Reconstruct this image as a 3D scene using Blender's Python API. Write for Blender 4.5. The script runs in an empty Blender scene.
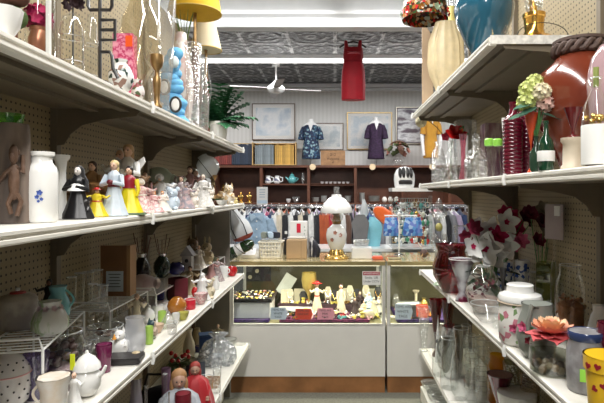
import bpy, bmesh, math, random
from math import sin, cos, pi, radians as R
from mathutils import Vector, Matrix
random.seed(11)
rnd = random.uniform
C = bpy.context.scene.collection
SC = bpy.context.scene
# ---------------------------------------------------------------- camera
F, VX, VY, EYE = 500.0, 335.0, 193.0, 1.6       # focal length in pixels, vanishing point, eye height
cd = bpy.data.cameras.new('camera'); cam = bpy.data.objects.new('camera', cd); C.objects.link(cam)
cam.location = (0, 0, EYE); cam.rotation_euler = (R(90), 0, 0)
cd.sensor_width = 36; cd.lens = 36 * F / 604; cd.shift_x = (302 - VX) / 604; cd.shift_y = (VY - 201.5) / 604
cd.clip_start = .02; cd.clip_end = 60
SC.camera = cam
# ---------------------------------------------------------------- world, lights, exposure
w = bpy.data.worlds.new('world'); SC.world = w; w.use_nodes = True
w.node_tree.nodes['Background'].inputs[0].default_value = (.95, .97, 1, 1)
w.node_tree.nodes['Background'].inputs[1].default_value = .10
def area(name, loc, sx, sy, power, col=(1, .98, .94), rot=(0, 0, 0)):
    l = bpy.data.lights.new(name, 'AREA'); l.shape = 'RECTANGLE'; l.size = sx; l.size_y = sy; l.energy = power; l.color = col
    o = bpy.data.objects.new(name, l); C.objects.link(o); o.location = loc; o.rotation_euler = rot; return o
area('aisle_light', (0, -1.2, 3.46), .25, 2.0, 95)  # unseen lamp added behind the camera to brighten surfaces facing it
area('aisle_light', (0, 1.0, 3.46), .25, 2.4, 62)
area('aisle_light', (0, 3.45, 3.46), .25, 1.8, 60)
area('side_light', (-3.0, 3.0, 3.45), .25, 2.4, 35)
area('side_light', (3.0, 3.0, 3.45), .25, 2.4, 35)
area('back_light', (-2.3, 7.3, 3.44), 2.4, .25, 85, (.97, .98, 1))
area('back_light', (.4, 7.3, 3.44), 2.4, .25, 85, (.97, .98, 1))
area('back_light', (3.0, 7.3, 3.44), 2.4, .25, 85, (.97, .98, 1))
area('beam_light', (-1.2, 4.86, 3.43), 2.4, .2, 5, (.97, .98, 1))
area('beam_light', (1.4, 4.86, 3.43), 2.4, .2, 5, (.97, .98, 1))
area('case_light', (-.22, 4.09, 1.0), 1.1, .03, 11, (1, .93, .74))
area('case_light', (.95, 4.09, 1.0), .95, .03, 12, (1, .93, .74))
SC.view_settings.view_transform = 'Standard'; SC.view_settings.look = 'None'; SC.view_settings.gamma = 1
SC.view_settings.use_curve_mapping = False
SC.view_settings.exposure = 0.0
SC.cycles.use_denoising = True
SC.cycles.max_bounces = 10; SC.cycles.transparent_max_bounces = 24; SC.cycles.caustics_reflective = False; SC.cycles.caustics_refractive = False
SC.cycles.sample_clamp_indirect = 4

# ---------------------------------------------------------------- materials
MC = {}
def nt(name):
    m = bpy.data.materials.new(name); m.use_nodes = True
    return m, m.node_tree.nodes, m.node_tree.links, m.node_tree.nodes['Principled BSDF']
def mat(name, col, rough=.45, metal=0, var=.12, scale=8, bump=0, coat=0, emit=0, sheen=0):
    if name in MC: return MC[name]
    m, N, L, b = nt(name); MC[name] = m
    b.inputs['Roughness'].default_value = rough; b.inputs['Metallic'].default_value = metal
    b.inputs['Coat Weight'].default_value = coat
    if sheen: b.inputs['Sheen Weight'].default_value = sheen
    tc = N.new('ShaderNodeTexCoord'); no = N.new('ShaderNodeTexNoise'); no.inputs['Scale'].default_value = scale; no.inputs['Detail'].default_value = 5
    L.new(tc.outputs['Object'], no.inputs['Vector'])
    r = N.new('ShaderNodeValToRGB'); L.new(no.outputs['Fac'], r.inputs[0])
    r.color_ramp.elements[0].position = .3; r.color_ramp.elements[1].position = .7
    r.color_ramp.elements[0].color = [c * (1 - var) for c in col[:3]] + [1]
    r.color_ramp.elements[1].color = [min(1, c * (1 + var)) for c in col[:3]] + [1]
    L.new(r.outputs[0], b.inputs['Base Color'])
    if bump:
        bp = N.new('ShaderNodeBump'); bp.inputs['Strength'].default_value = bump; bp.inputs['Distance'].default_value = .01
        L.new(no.outputs['Fac'], bp.inputs['Height']); L.new(bp.outputs[0], b.inputs['Normal'])
    if emit:
        b.inputs['Emission Color'].default_value = list(col[:3]) + [1]; b.inputs['Emission Strength'].default_value = emit
    return m
def mottle(name, cols, scale=20, rough=.4, kind='vor', metal=0, stretch=(1, 1, 1)):
    """several real colours mixed in patches: floral cloth, decals, marbled ceramic"""
    if name in MC: return MC[name]
    m, N, L, b = nt(name); MC[name] = m
    b.inputs['Roughness'].default_value = rough; b.inputs['Metallic'].default_value = metal
    tc = N.new('ShaderNodeTexCoord'); mp = N.new('ShaderNodeMapping'); mp.inputs['Scale'].default_value = stretch
    L.new(tc.outputs['Object'], mp.inputs[0])
    r = N.new('ShaderNodeValToRGB'); r.color_ramp.interpolation = 'CONSTANT'
    if kind == 'vor':
        t = N.new('ShaderNodeTexVoronoi'); t.inputs['Scale'].default_value = scale; L.new(mp.outputs[0], t.inputs['Vector'])
        s = N.new('ShaderNodeSeparateColor'); L.new(t.outputs['Color'], s.inputs[0]); L.new(s.outputs[0], r.inputs[0])
        for i in range(len(cols) - 2): r.color_ramp.elements.new(.5)
        for i, c in enumerate(cols): r.color_ramp.elements[i].position = i / len(cols); r.color_ramp.elements[i].color = list(c) + [1]
    else:
        t = N.new('ShaderNodeTexNoise'); t.inputs['Scale'].default_value = scale; t.inputs['Detail'].default_value = 4; L.new(mp.outputs[0], t.inputs['Vector'])
        L.new(t.outputs['Fac'], r.inputs[0])
        if kind == 'soft': r.color_ramp.interpolation = 'LINEAR'
        for i in range(len(cols) - 2): r.color_ramp.elements.new(.5)
        for i, c in enumerate(cols): r.color_ramp.elements[i].position = .3 + .4 * i / len(cols); r.color_ramp.elements[i].color = list(c) + [1]
    L.new(r.outputs[0], b.inputs['Base Color'])
    return m
def glass(name, tint=(.93, .96, .95), refl=.10, edge=.6, frost=0, rough=.03, cut=0):
    """thin glass: a clear tinted body with reflections that grow towards grazing angles"""
    if name in MC: return MC[name]
    m = bpy.data.materials.new(name); m.use_nodes = True; MC[name] = m
    N, L = m.node_tree.nodes, m.node_tree.links; N.clear()
    out = N.new('ShaderNodeOutputMaterial'); tr = N.new('ShaderNodeBsdfTransparent'); tr.inputs[0].default_value = list(tint) + [1]
    gl = N.new('ShaderNodeBsdfGlossy'); gl.inputs['Roughness'].default_value = rough; gl.inputs['Color'].default_value = (1, 1, 1, 1)
    lw = N.new('ShaderNodeLayerWeight'); lw.inputs[0].default_value = .35
    pw = N.new('ShaderNodeMath'); pw.operation = 'POWER'; pw.inputs[1].default_value = 1.6; L.new(lw.outputs['Facing'], pw.inputs[0])
    mr = N.new('ShaderNodeMapRange'); mr.inputs['To Min'].default_value = refl; mr.inputs['To Max'].default_value = edge
    L.new(pw.outputs[0], mr.inputs[0])
    mx = N.new('ShaderNodeMixShader'); L.new(mr.outputs[0], mx.inputs[0]); L.new(tr.outputs[0], mx.inputs[1]); L.new(gl.outputs[0], mx.inputs[2])
    fin = mx
    if cut:
        tc = N.new('ShaderNodeTexCoord'); v = N.new('ShaderNodeTexVoronoi'); v.inputs['Scale'].default_value = cut; L.new(tc.outputs['Object'], v.inputs['Vector'])
        bp = N.new('ShaderNodeBump'); bp.inputs['Strength'].default_value = .9; bp.inputs['Distance'].default_value = .02
        L.new(v.outputs['Distance'], bp.inputs['Height']); L.new(bp.outputs[0], gl.inputs['Normal']); L.new(bp.outputs[0], lw.inputs['Normal'])
    if frost:
        df = N.new('ShaderNodeBsdfDiffuse'); df.inputs[0].default_value = [min(1, c * .95) for c in tint] + [1]
        tl = N.new('ShaderNodeBsdfTranslucent'); tl.inputs[0].default_value = list(tint) + [1]
        a = N.new('ShaderNodeMixShader'); a.inputs[0].default_value = .4; L.new(df.outputs[0], a.inputs[1]); L.new(tl.outputs[0], a.inputs[2])
        f = N.new('ShaderNodeMixShader'); f.inputs[0].default_value = frost; L.new(mx.outputs[0], f.inputs[1]); L.new(a.outputs[0], f.inputs[2]); fin = f
    L.new(fin.outputs[0], out.inputs[0])
    return m

def pegboard(name, col, axis='Y'):
    m, N, L, b = nt(name); b.inputs['Roughness'].default_value = .6
    tc = N.new('ShaderNodeTexCoord'); sp = N.new('ShaderNodeSeparateXYZ'); L.new(tc.outputs['Object'], sp.inputs[0])
    def M(op, a, bb=None):
        n = N.new('ShaderNodeMath'); n.operation = op
        for i, v in enumerate((a, bb)):
            if v is None: continue
            if isinstance(v, (int, float)): n.inputs[i].default_value = v
            else: L.new(v, n.inputs[i])
        return n.outputs[0]
    def cell(o): return M('SUBTRACT', M('FRACT', M('DIVIDE', o, .0254)), .5)
    u, v = cell(sp.outputs[axis]), cell(sp.outputs['Z'])
    d = M('SQRT', M('ADD', M('MULTIPLY', u, u), M('MULTIPLY', v, v)))
    h = M('LESS_THAN', d, .17)
    no = N.new('ShaderNodeTexNoise'); no.inputs['Scale'].default_value = 3; L.new(tc.outputs['Object'], no.inputs[0])
    r = N.new('ShaderNodeValToRGB'); L.new(no.outputs['Fac'], r.inputs[0])
    r.color_ramp.elements[0].color = [c * .85 for c in col] + [1]; r.color_ramp.elements[1].color = [min(1, c * 1.1) for c in col] + [1]
    mx = N.new('ShaderNodeMix'); mx.data_type = 'RGBA'; L.new(h, mx.inputs[0]); L.new(r.outputs[0], mx.inputs[6]); mx.inputs[7].default_value = (.03, .022, .015, 1)
    L.new(mx.outputs[2], b.inputs['Base Color'])
    return m

# ---------------------------------------------------------------- mesh builder
class B:
    def __init__(s): s.v = []; s.f = []; s.M = Matrix()
    def at(s, loc=(0, 0, 0), rot=(0, 0, 0), sc=(1, 1, 1)):
        from mathutils import Euler
        s.M = Matrix.Translation(loc) @ Euler(rot).to_matrix().to_4x4() @ Matrix.Diagonal((*sc, 1)); return s
    def add(s, vs, fs):
        n = len(s.v); s.v += [tuple(s.M @ Vector(v)) for v in vs]; s.f += [tuple(i + n for i in f) for f in fs]; return s
    def box(s, c, d):
        x, y, z = c; a, b, e = d[0] / 2, d[1] / 2, d[2] / 2
        vs = [(x + i * a, y + j * b, z + k * e) for i in (-1, 1) for j in (-1, 1) for k in (-1, 1)]
        return s.add(vs, [(0, 1, 3, 2), (4, 6, 7, 5), (0, 4, 5, 1), (2, 3, 7, 6), (0, 2, 6, 4), (1, 5, 7, 3)])
    def lathe(s, prof, c=(0, 0, 0), n=20, flute=0, nf=8, sx=1, sy=1):
        vs, fs = [], []; k = len(prof)
        for r, z in prof:
            for i in range(n):
                a = 2 * pi * i / n; q = r * (1 + flute * cos(nf * a))
                vs.append((c[0] + q * cos(a) * sx, c[1] + q * sin(a) * sy, c[2] + z))
        for j in range(k - 1):
            for i in range(n):
                i2 = (i + 1) % n; fs.append((j * n + i, j * n + i2, (j + 1) * n + i2, (j + 1) * n + i))
        if prof[0][0] > 1e-5: fs.append(tuple(reversed(range(n))))
        return s.add(vs, fs)
    def cap(s, r, z, n=20, c=(0, 0)):
        return s.add([(c[0] + r * cos(2 * pi * i / n), c[1] + r * sin(2 * pi * i / n), z) for i in range(n)], [tuple(range(n))])
    def tube(s, pts, r, n=6, closed=False):
        pts = [Vector(p) for p in pts]; k = len(pts); vs, fs = [], []
        rr = r if isinstance(r, (list, tuple)) else [r] * k
        up = None
        for i, p in enumerate(pts):
            t = (pts[(i + 1) % k] - pts[i - 1]) if closed else (pts[min(i + 1, k - 1)] - pts[max(i - 1, 0)])
            if t.length < 1e-9: t = Vector((0, 0, 1))
            t.normalize()
            if up is None: up = Vector((0, 0, 1)) if abs(t.z) < .9 else Vector((1, 0, 0))
            a = t.cross(up)
            if a.length < 1e-4: a = t.cross(Vector((0, 1, 0)))
            a.normalize(); bb = a.cross(t).normalized(); up = bb
            for j in range(n):
                an = 2 * pi * j / n; vs.append(p + (a * cos(an) + bb * sin(an)) * rr[i])
        for i in range(k if closed else k - 1):
            for j in range(n):
                j2 = (j + 1) % n; i2 = (i + 1) % k; fs.append((i * n + j, i * n + j2, i2 * n + j2, i2 * n + j))
        if not closed: fs += [tuple(reversed(range(n))), tuple((k - 1) * n + j for j in range(n))]
        return s.add(vs, fs)
    def ell(s, c, r, n=12, m=8):
        if not isinstance(r, (list, tuple)): r = (r, r, r)
        vs, fs = [(c[0], c[1], c[2] - r[2])], []
        for j in range(1, m):
            t = pi * j / m - pi / 2
            for i in range(n): a = 2 * pi * i / n; vs.append((c[0] + r[0] * cos(t) * cos(a), c[1] + r[1] * cos(t) * sin(a), c[2] + r[2] * sin(t)))
        vs.append((c[0], c[1], c[2] + r[2])); e = len(vs) - 1
        for i in range(n):
            i2 = (i + 1) % n; fs.append((0, 1 + i2, 1 + i)); fs.append((e, e - n + i, e - n + i2))
            for j in range(m - 2): fs.append((1 + j * n + i, 1 + j * n + i2, 1 + (j + 1) * n + i2, 1 + (j + 1) * n + i))
        return s.add(vs, fs)
    def loft(s, lv, n=20, rip=0, nf=9, ph=0):
        """lv: (z, half width x, half depth y, cx, cy) rings joined into one closed skin"""
        vs, fs = [], []
        for z, a, b, cx, cy in lv:
            for i in range(n):
                t = 2 * pi * i / n; q = 1 + rip * cos(nf * t + ph)
                vs.append((cx + a * cos(t) * q, cy + b * sin(t) * q, z))
        for j in range(len(lv) - 1):
            for i in range(n):
                i2 = (i + 1) % n; fs.append((j * n + i, j * n + i2, (j + 1) * n + i2, (j + 1) * n + i))
        fs += [tuple(reversed(range(n))), tuple((len(lv) - 1) * n + i for i in range(n))]
        return s.add(vs, fs)
    def prism(s, poly, t0, t1, ax='y'):
        k = len(poly)
        def P(a, b, t): return {'y': (a, t, b), 'x': (t, a, b), 'z': (a, b, t)}[ax]
        vs = [P(a, b, t0) for a, b in poly] + [P(a, b, t1) for a, b in poly]
        return s.add(vs, [tuple(range(k)), tuple(reversed(range(k, 2 * k)))] + [(i, i + k, (i + 1) % k + k, (i + 1) % k) for i in range(k)])
    def petal(s, c, d, up, ln, wd, cup=.3, nseg=4):
        c, d, up = Vector(c), Vector(d).normalized(), Vector(up).normalized(); sd = d.cross(up).normalized(); vs, fs = [], []
        for i in range(nseg + 1):
            t = i / nseg; wv = wd * sin(pi * (t * .85 + .1)) ; h = cup * ln * t * t
            for j in (-1, 0, 1): vs.append(c + d * ln * t + sd * wv * j * .5 + up * (h + (.12 * wd if j else 0)))
        for i in range(nseg):
            for j in range(2): fs.append((i * 3 + j, i * 3 + j + 1, i * 3 + j + 4, i * 3 + j + 3))
        return s.add(vs, fs)
    def bloom(s, c, r, nrm=(0, 0, 1), rings=3, np_=6, wide=.9):
        n = Vector(nrm).normalized(); a = n.orthogonal().normalized(); b = n.cross(a)
        for k in range(rings):
            q = 1 - k / (rings + .5); lift = .15 + k * .45
            for i in range(np_):
                t = 2 * pi * (i + .5 * k) / np_
                d = (a * cos(t) + b * sin(t)) + n * lift
                s.petal(Vector(c), d, n, r * q, r * wide * q, cup=.25)
        return s
    def build(s, name, m, parent=None, smooth=True, bevel=0, ang=38):
        me = bpy.data.meshes.new(name); me.from_pydata(s.v, [], s.f); me.update()
        bm = bmesh.new(); bm.from_mesh(me)
        bmesh.ops.recalc_face_normals(bm, faces=bm.faces)
        if bevel:
            es = [e for e in bm.edges if len(e.link_faces) == 2 and e.calc_face_angle(0) > R(50)]
            bmesh.ops.bevel(bm, geom=es, offset=bevel, segments=2, affect='EDGES', clamp_overlap=True)
        for f in bm.faces: f.smooth = smooth
        for e in bm.edges:
            if len(e.link_faces) == 2 and e.calc_face_angle(0) > R(ang): e.smooth = False
        bm.to_mesh(me); bm.free()
        me.materials.append(m)
        o = bpy.data.objects.new(name, me); C.objects.link(o)
        if parent: o.parent = parent
        return o
def tag(o, label, cat, group=None, kind=None):
    o['label'] = label; o['category'] = cat
    if group: o['group'] = group
    if kind: o['kind'] = kind
    return o
def empty(name, loc, label=None, cat=None, group=None, rz=0):
    o = bpy.data.objects.new(name, None); C.objects.link(o); o.location = loc; o.rotation_euler = (0, 0, rz); o.empty_display_size = .05
    if label: tag(o, label, cat, group)
    return o
def struct(o): o['kind'] = 'structure'; return o
def put(o, loc, rz=0, rx=0, ry=0): o.location = loc; o.rotation_euler = (rx, ry, rz); return o
def dup(r, loc, label, rz=None, group=None):
    c = r.copy(); C.objects.link(c); c.location = loc; c['label'] = label
    if rz is not None: c.rotation_euler = (0, 0, rz)
    if group: c['group'] = group
    for ch in list(r.children):
        k = ch.copy(); C.objects.link(k); k.parent = c
        for g in ch.children: q = g.copy(); C.objects.link(q); q.parent = k
    return c
def text(body, size, loc, m, parent, rot=(R(90), 0, 0), name='lettering', ext=.0004):
    cu = bpy.data.curves.new(name, 'FONT'); cu.body = body; cu.size = size; cu.align_x = 'CENTER'; cu.align_y = 'CENTER'; cu.extrude = ext; cu.resolution_u = 3
    o = bpy.data.objects.new(name, cu); C.objects.link(o); o.location = loc; o.rotation_euler = rot; cu.materials.append(m)
    bpy.context.view_layer.update(); me = bpy.data.meshes.new_from_object(o); bpy.data.objects.remove(o); q = bpy.data.objects.new(name, me); C.objects.link(q); q.location = loc; q.rotation_euler = rot; q.parent = parent; return q

ZS = dict(L1=1.948, L2=1.52, L3=.98, L4=.445, R1=2.21, R2=1.67, R3=1.01, R4=.40)
FR = dict(L1=.71, L2=.71, L3=.71, L4=.665, R1=.60, R2=.66, R3=.66, R4=.66)
BK = dict(L=1.10, R=1.05)
def at(row, px, u=None, by=None, z=None):
    z = ZS[row] if z is None else z
    if by is not None:
        d = (EYE - z) * F / (by - VY); X = (px - VX) * d / F
    else:
        X = FR[row] + u * (BK[row[0]] - FR[row]); X = -X if row[0] == 'L' else X; d = min(F * X / (px - VX), 3.81); X = (px - VX) * d / F
    return Vector((X, d, z + .0012)), d / F
def fit(loc, sc, row, px, hw):
    """keeps a thing of half width hw pixels clear of the pegboard"""
    lim = BK[row[0]] - .012 - hw * sc
    if abs(loc.x) > lim: loc.y *= lim / abs(loc.x); loc.x *= lim / abs(loc.x); sc = loc.y / F
    return loc, sc
def W(px, py, d): return Vector(((px - VX) * d / F, d, EYE - (py - VY) * d / F))
def hgt(loc, sc, ty): return EYE - (ty - VY) * sc - loc.z
PR = dict(
    vase=[(.55, 0), (.62, .02), (.85, .2), (1, .42), (.9, .62), (.5, .8), (.42, .88), (.6, 1)],
    bottle=[(.9, 0), (1, .05), (1, .5), (.85, .6), (.35, .72), (.3, .93), (.38, .94), (.38, 1)],
    tumbler=[(.72, 0), (.78, .02), (1, 1)],
    goblet=[(.7, 0), (.66, .03), (.12, .08), (.1, .42), (.3, .48), (.85, .62), (1, .8), (.9, 1)],
    wide_goblet=[(.6, 0), (.55, .04), (.2, .1), (.18, .3), (.3, .36), (.55, .6), (1, 1)],
    cyl=[(.95, 0), (1, .03), (1, .97), (.96, 1)],
    bowl=[(.4, 0), (.45, .05), (.8, .4), (1, 1)],
    canister=[(.9, 0), (1, .04), (1, .70), (.9, .78), (.66, .85), (.66, .93), (.8, .95), (.8, 1)],
    stick=[(1, 0), (.95, .04), (.5, .1), (.36, .3), (.3, .6), (.36, .85), (.8, .93), (.9, 1)],
    ginger=[(.5, 0), (.75, .1), (1, .35), (.98, .55), (.7, .8), (.5, .88), (.55, 1)],
    jug=[(.6, 0), (.9, .12), (1, .35), (.8, .6), (.55, .78), (.7, 1)],
    pot=[(.68, 0), (.72, .02), (.92, .8), (1, .82), (1, 1)],
    crock=[(.9, 0), (1, .05), (1, .75), (.85, .9), (.82, .94), (.9, 1)],
    hurricane=[(.6, 0), (.6, .05), (.35, .12), (.5, .2), (1, .4), (.9, .55), (.6, .75), (.75, 1)],
    flare=[(.6, 0), (.35, .06), (.45, .3), (.7, .75), (1, 1)],
    jar=[(.85, 0), (1, .06), (1, .72), (.8, .84), (.72, .88), (.72, 1)],
    ball=[(.3, 0), (.6, .06), (.92, .28), (1, .5), (.9, .72), (.55, .93), (.4, 1)],
    teapot=[(.5, 0), (.85, .15), (1, .42), (.85, .7), (.45, .88), (.4, .9)],
    hobnail=[(.5, 0), (.5, .04), (.2, .1), (.25, .2), (.7, .3), (1, .45), (.85, .62), (.5, .72), (.55, .86), (.8, 1)],
)
def prof(p, r, h): return [(a * r, b * h) for a, b in (PR[p] if isinstance(p, str) else p)]
def vessel(p, r, h, n=22, thick=.0, flute=0, nf=8, sx=1, sy=1, fill=None):
    pr = prof(p, r, h); b = B().lathe(pr, n=n, flute=flute, nf=nf, sx=sx, sy=sy)
    if thick:
        inn = [(max(q - thick, .0005), z if i < len(pr) - 1 else h) for i, (q, z) in enumerate(pr)]
        inn = [(q, max(z, thick)) for q, z in inn]
        bb = list(reversed(inn)); 
        b.lathe([pr[-1]] + bb + [(.0004, thick)], n=n, flute=flute, nf=nf, sx=sx, sy=sy)
    return b
def V(name, label, cat, row, px, w, ty, p, m, u=None, by=None, z=None, group=None, thick=.004, lid=None, handle=None, spout=None, knob=None, n=22, flute=0, nf=8, rz=0, sx=1, sy=1, rim=None):
    """one turned vessel standing on a shelf: its body is the object, the other pieces its parts"""
    loc, sc = fit(*at(row, px, u, by, z), row, px, w / 2); r = w / 2 * sc; h = hgt(loc, sc, ty)
    clear = any(q.type == 'BSDF_TRANSPARENT' for q in m.node_tree.nodes)
    o = vessel(p, r, h, n, 0 if clear else min(thick, r * .2), flute, nf, sx, sy).build(name, m, ang=50); put(o, loc, rz); tag(o, label, cat, group)
    top = prof(p, r, h)[-1][0]
    if lid:
        lr = top * 1.06; B().lathe([(lr, 0), (lr, h * .02), (lr * .8, h * .08), (lr * .3, h * .13), (.001, h * .135)], (0, 0, h)).build('lid', lid, o)
        k = B().ell((0, 0, h * 1.17), h * .05, 10, 6).build('knob', knob or lid, o)
    if handle:
        s = -1 if handle[0] == '-' else 1; hr = r * .98; t = max(.0025, r * .09)
        pts = [(s * (hr * .6 + hr * .75 * sin(pi * i / 8)), 0, h * (.9 - .62 * i / 8)) for i in range(9)]
        pts[0] = (s * top * .92, 0, h * .88); pts[-1] = (s * hr * .9, 0, h * .3)
        B().tube(pts, t, 8).build('handle', m, o)
    if spout:
        s = -1 if spout == '-' else 1
        B().tube([(s * r * .8, 0, h * .35), (s * r * 1.25, 0, h * .5), (s * r * 1.55, 0, h * .85)], [r * .22, r * .16, r * .1], 10).build('spout', m, o)
    if rim is None and isinstance(p, (str, list)) and m.name in ('clear_glass', 'cut_glass', 'frosted_glass'): rim = glass('glass_rim', (.92, .95, .95), .25, .8, frost=.45)
    if rim:
        B().tube([(top * cos(2 * pi * i / 24), top * sin(2 * pi * i / 24), h) for i in range(24)], max(.0014, r * .025), 6, True).build('rim', rim, o)
    return o, r, h
# ================================================================ materials in common
cream = mat('shelf_enamel', (.74, .72, .66), .45, var=.05, scale=14)
under = mat('shaded_shelf_tan', (.17, .14, .098), .5, var=.08)  # shelf tan darkened, shade below the shelves is put into the colour
white = mat('white_glaze', (.86, .86, .84), .18, var=.03, coat=.3)
offw = mat('bisque', (.80, .74, .66), .5, var=.08)
black = mat('black_metal', (.02, .018, .018), .35, var=.2)
gold = mat('gold_metal', (.80, .52, .16), .25, .9, var=.1)
brass = mat('aged_brass', (.30, .19, .08), .38, .8, var=.25, scale=30)
chrome = mat('chrome', (.75, .75, .76), .15, 1, var=.03)
wire = mat('white_wire', (.82, .83, .82), .4, var=.02)
walnut = mat('brown_wood', (.115, .042, .022), .4, var=.3, scale=5)
skin = mat('figure_skin', (.78, .52, .38), .45, var=.06)
pink = mat('pink_glaze', (.78, .42, .42), .35, var=.1)
red = mat('red_glaze', (.55, .02, .02), .25, var=.12, coat=.4)
blue = mat('blue_glaze', (.10, .28, .55), .3, var=.12)
ltblue = mat('light_blue_glaze', (.55, .70, .82), .35, var=.08)
green = mat('leaf_green', (.05, .16, .04), .5, var=.3, scale=20)
dkgreen = mat('fern_green', (.02, .10, .035), .5, var=.4, scale=14)
paper = mat('white_paper', (.82, .82, .80), .7, var=.02)
ink = mat('black_ink', (.02, .02, .025), .6, var=0)
G = glass('clear_glass', (.975, .99, .985), .05, .75); GC = glass('cut_glass', (.97, .985, .985), .10, .8, cut=60, frost=.03); GF = glass('frosted_glass', (.93, .93, .92), .10, .6, frost=.12)
G2 = glass('clear_case_glass', (.95, .97, .96), .03, .35)
# ================================================================ room
fm = mottle('carpet', [(.13, .135, .11), (.20, .20, .165), (.15, .15, .12)], 60, .9, 'soft')
struct(B().box((0, 4, -.05), (15, 11.5, .1)).build('floor', fm, smooth=False))
def tin():
    m, N, L, b = nt('pressed_tin'); b.inputs['Metallic'].default_value = .55; b.inputs['Roughness'].default_value = .32
    tc = N.new('ShaderNodeTexCoord'); sp = N.new('ShaderNodeSeparateXYZ'); L.new(tc.outputs['Object'], sp.inputs[0])
    def M(op, a, bb=None):
        n = N.new('ShaderNodeMath'); n.operation = op
        for i, v in enumerate((a, bb)):
            if v is None: continue
            if isinstance(v, (int, float)): n.inputs[i].default_value = v
            else: L.new(v, n.inputs[i])
        return n.outputs[0]
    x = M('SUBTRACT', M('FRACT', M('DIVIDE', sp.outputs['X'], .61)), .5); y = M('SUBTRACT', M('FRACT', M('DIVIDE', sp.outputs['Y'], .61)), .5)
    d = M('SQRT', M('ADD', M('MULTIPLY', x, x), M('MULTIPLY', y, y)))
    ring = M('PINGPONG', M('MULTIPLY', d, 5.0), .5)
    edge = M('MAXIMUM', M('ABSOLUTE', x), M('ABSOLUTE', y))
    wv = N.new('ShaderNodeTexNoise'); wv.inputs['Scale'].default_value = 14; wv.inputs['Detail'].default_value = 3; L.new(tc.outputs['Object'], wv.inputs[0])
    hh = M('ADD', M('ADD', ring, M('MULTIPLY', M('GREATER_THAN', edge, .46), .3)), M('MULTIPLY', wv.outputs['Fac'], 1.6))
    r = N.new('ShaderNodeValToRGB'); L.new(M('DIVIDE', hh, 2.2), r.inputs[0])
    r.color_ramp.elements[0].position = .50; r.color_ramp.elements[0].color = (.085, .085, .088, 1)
    r.color_ramp.elements[1].position = .78; r.color_ramp.elements[1].color = (.75, .75, .76, 1)  # whitened embossing lines paint the tin's reflected highlights into the colour
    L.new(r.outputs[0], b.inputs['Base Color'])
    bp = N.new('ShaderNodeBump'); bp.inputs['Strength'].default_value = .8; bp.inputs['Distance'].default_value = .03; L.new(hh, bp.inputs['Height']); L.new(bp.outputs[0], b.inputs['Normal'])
    return m
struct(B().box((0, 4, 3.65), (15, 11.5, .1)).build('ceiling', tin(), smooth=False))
def stripes():
    m, N, L, b = nt('striped_wallpaper'); b.inputs['Roughness'].default_value = .7
    tc = N.new('ShaderNodeTexCoord'); wv = N.new('ShaderNodeTexWave'); wv.inputs['Scale'].default_value = 4.2; wv.inputs['Distortion'].default_value = .3
    L.new(tc.outputs['Object'], wv.inputs[0]); r = N.new('ShaderNodeValToRGB'); L.new(wv.outputs['Fac'], r.inputs[0])
    r.color_ramp.elements[0].color = (.62, .61, .575, 1); r.color_ramp.elements[1].color = (.68, .67, .64, 1); L.new(r.outputs[0], b.inputs['Base Color']); return m
struct(B().box((0, 9.3, 1.8), (14, .1, 3.6)).build('wall_back', stripes(), smooth=False))
sidew = mat('side_wall_paint', (.62, .60, .56), .7, var=.04)
struct(B().box((-7, 4, 1.8), (.1, 11, 3.6)).build('wall_left', sidew, smooth=False))
struct(B().box((7, 4, 1.8), (.1, 11, 3.6)).build('wall_right', sidew, smooth=False))
bmw = mat('beam_paint', (.80, .81, .82), .4, var=.03)
b = B()
b.prism([(5.0, 3.26), (5.0, 3.31), (5.03, 3.33), (5.03, 3.37), (4.99, 3.39), (4.99, 3.43), (5.05, 3.45), (5.05, 3.6), (5.14, 3.6), (5.14, 3.26)], -6.95, 6.95, 'x')
struct(b.build('beam', bmw, smooth=False))
b = B().box((0, 9.2, 3.5), (13.9, .1, .04)).box((0, 9.17, 3.56), (13.9, .16, .06)); struct(b.build('trim_1', bmw, smooth=False))
tube_m = mat('tube_glow', (1, .99, .96), .4, var=0, emit=3.2)
def fixture(name, loc, ln, label, rz=0, w=.16):
    e = empty(name, loc, label, 'ceiling light', 'fluorescent ceiling lights', rz)
    B().prism([(-w / 2, 0), (-w * .3, -.05), (w * .3, -.05), (w / 2, 0)], -ln / 2, ln / 2, 'x').build('housing', bmw, e, smooth=False)
    for s in (-1, 1):
        B().tube([(-ln / 2 + .03, s * w * .22, -.075), (ln / 2 - .03, s * w * .22, -.075)], .017, 10).build('tube', tube_m, e)
    for s in (-1, 1): B().box((s * (ln / 2 - .015), 0, -.065), (.03, w * .8, .06)).build('lamp_holder', bmw, e, smooth=False)
for i, (x, t) in enumerate([(-3.35, 'beyond the left shelves'), (-.93, 'above the ceiling fan, left of the red dress'), (1.49, 'right of the red dress'), (3.91, 'farthest right in its row')]):
    fixture('fluorescent_light', (x, 7.3, 3.6), 2.38, 'tube light in the rear ceiling row, ' + t)
for i, (x, t) in enumerate([(-1.2, 'over the yellow lamp shade'), (1.25, 'over the stained glass lamp')]):
    fixture('fluorescent_light', (x, 4.84, 3.6), 2.4, 'tube light hung in front of the white beam, ' + t)
fixture('fluorescent_light', (0, -1.2, 3.6), 2.0, 'added unseen tube light behind the viewpoint over the aisle', R(90))  # fixture out of view, added to go with the lamp behind the camera
fixture('fluorescent_light', (0, 1.0, 3.6), 2.4, 'tube light above the near end of the aisle', R(90))
fixture('fluorescent_light', (0, 3.45, 3.6), 1.8, 'tube light above the far end of the aisle', R(90))
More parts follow.
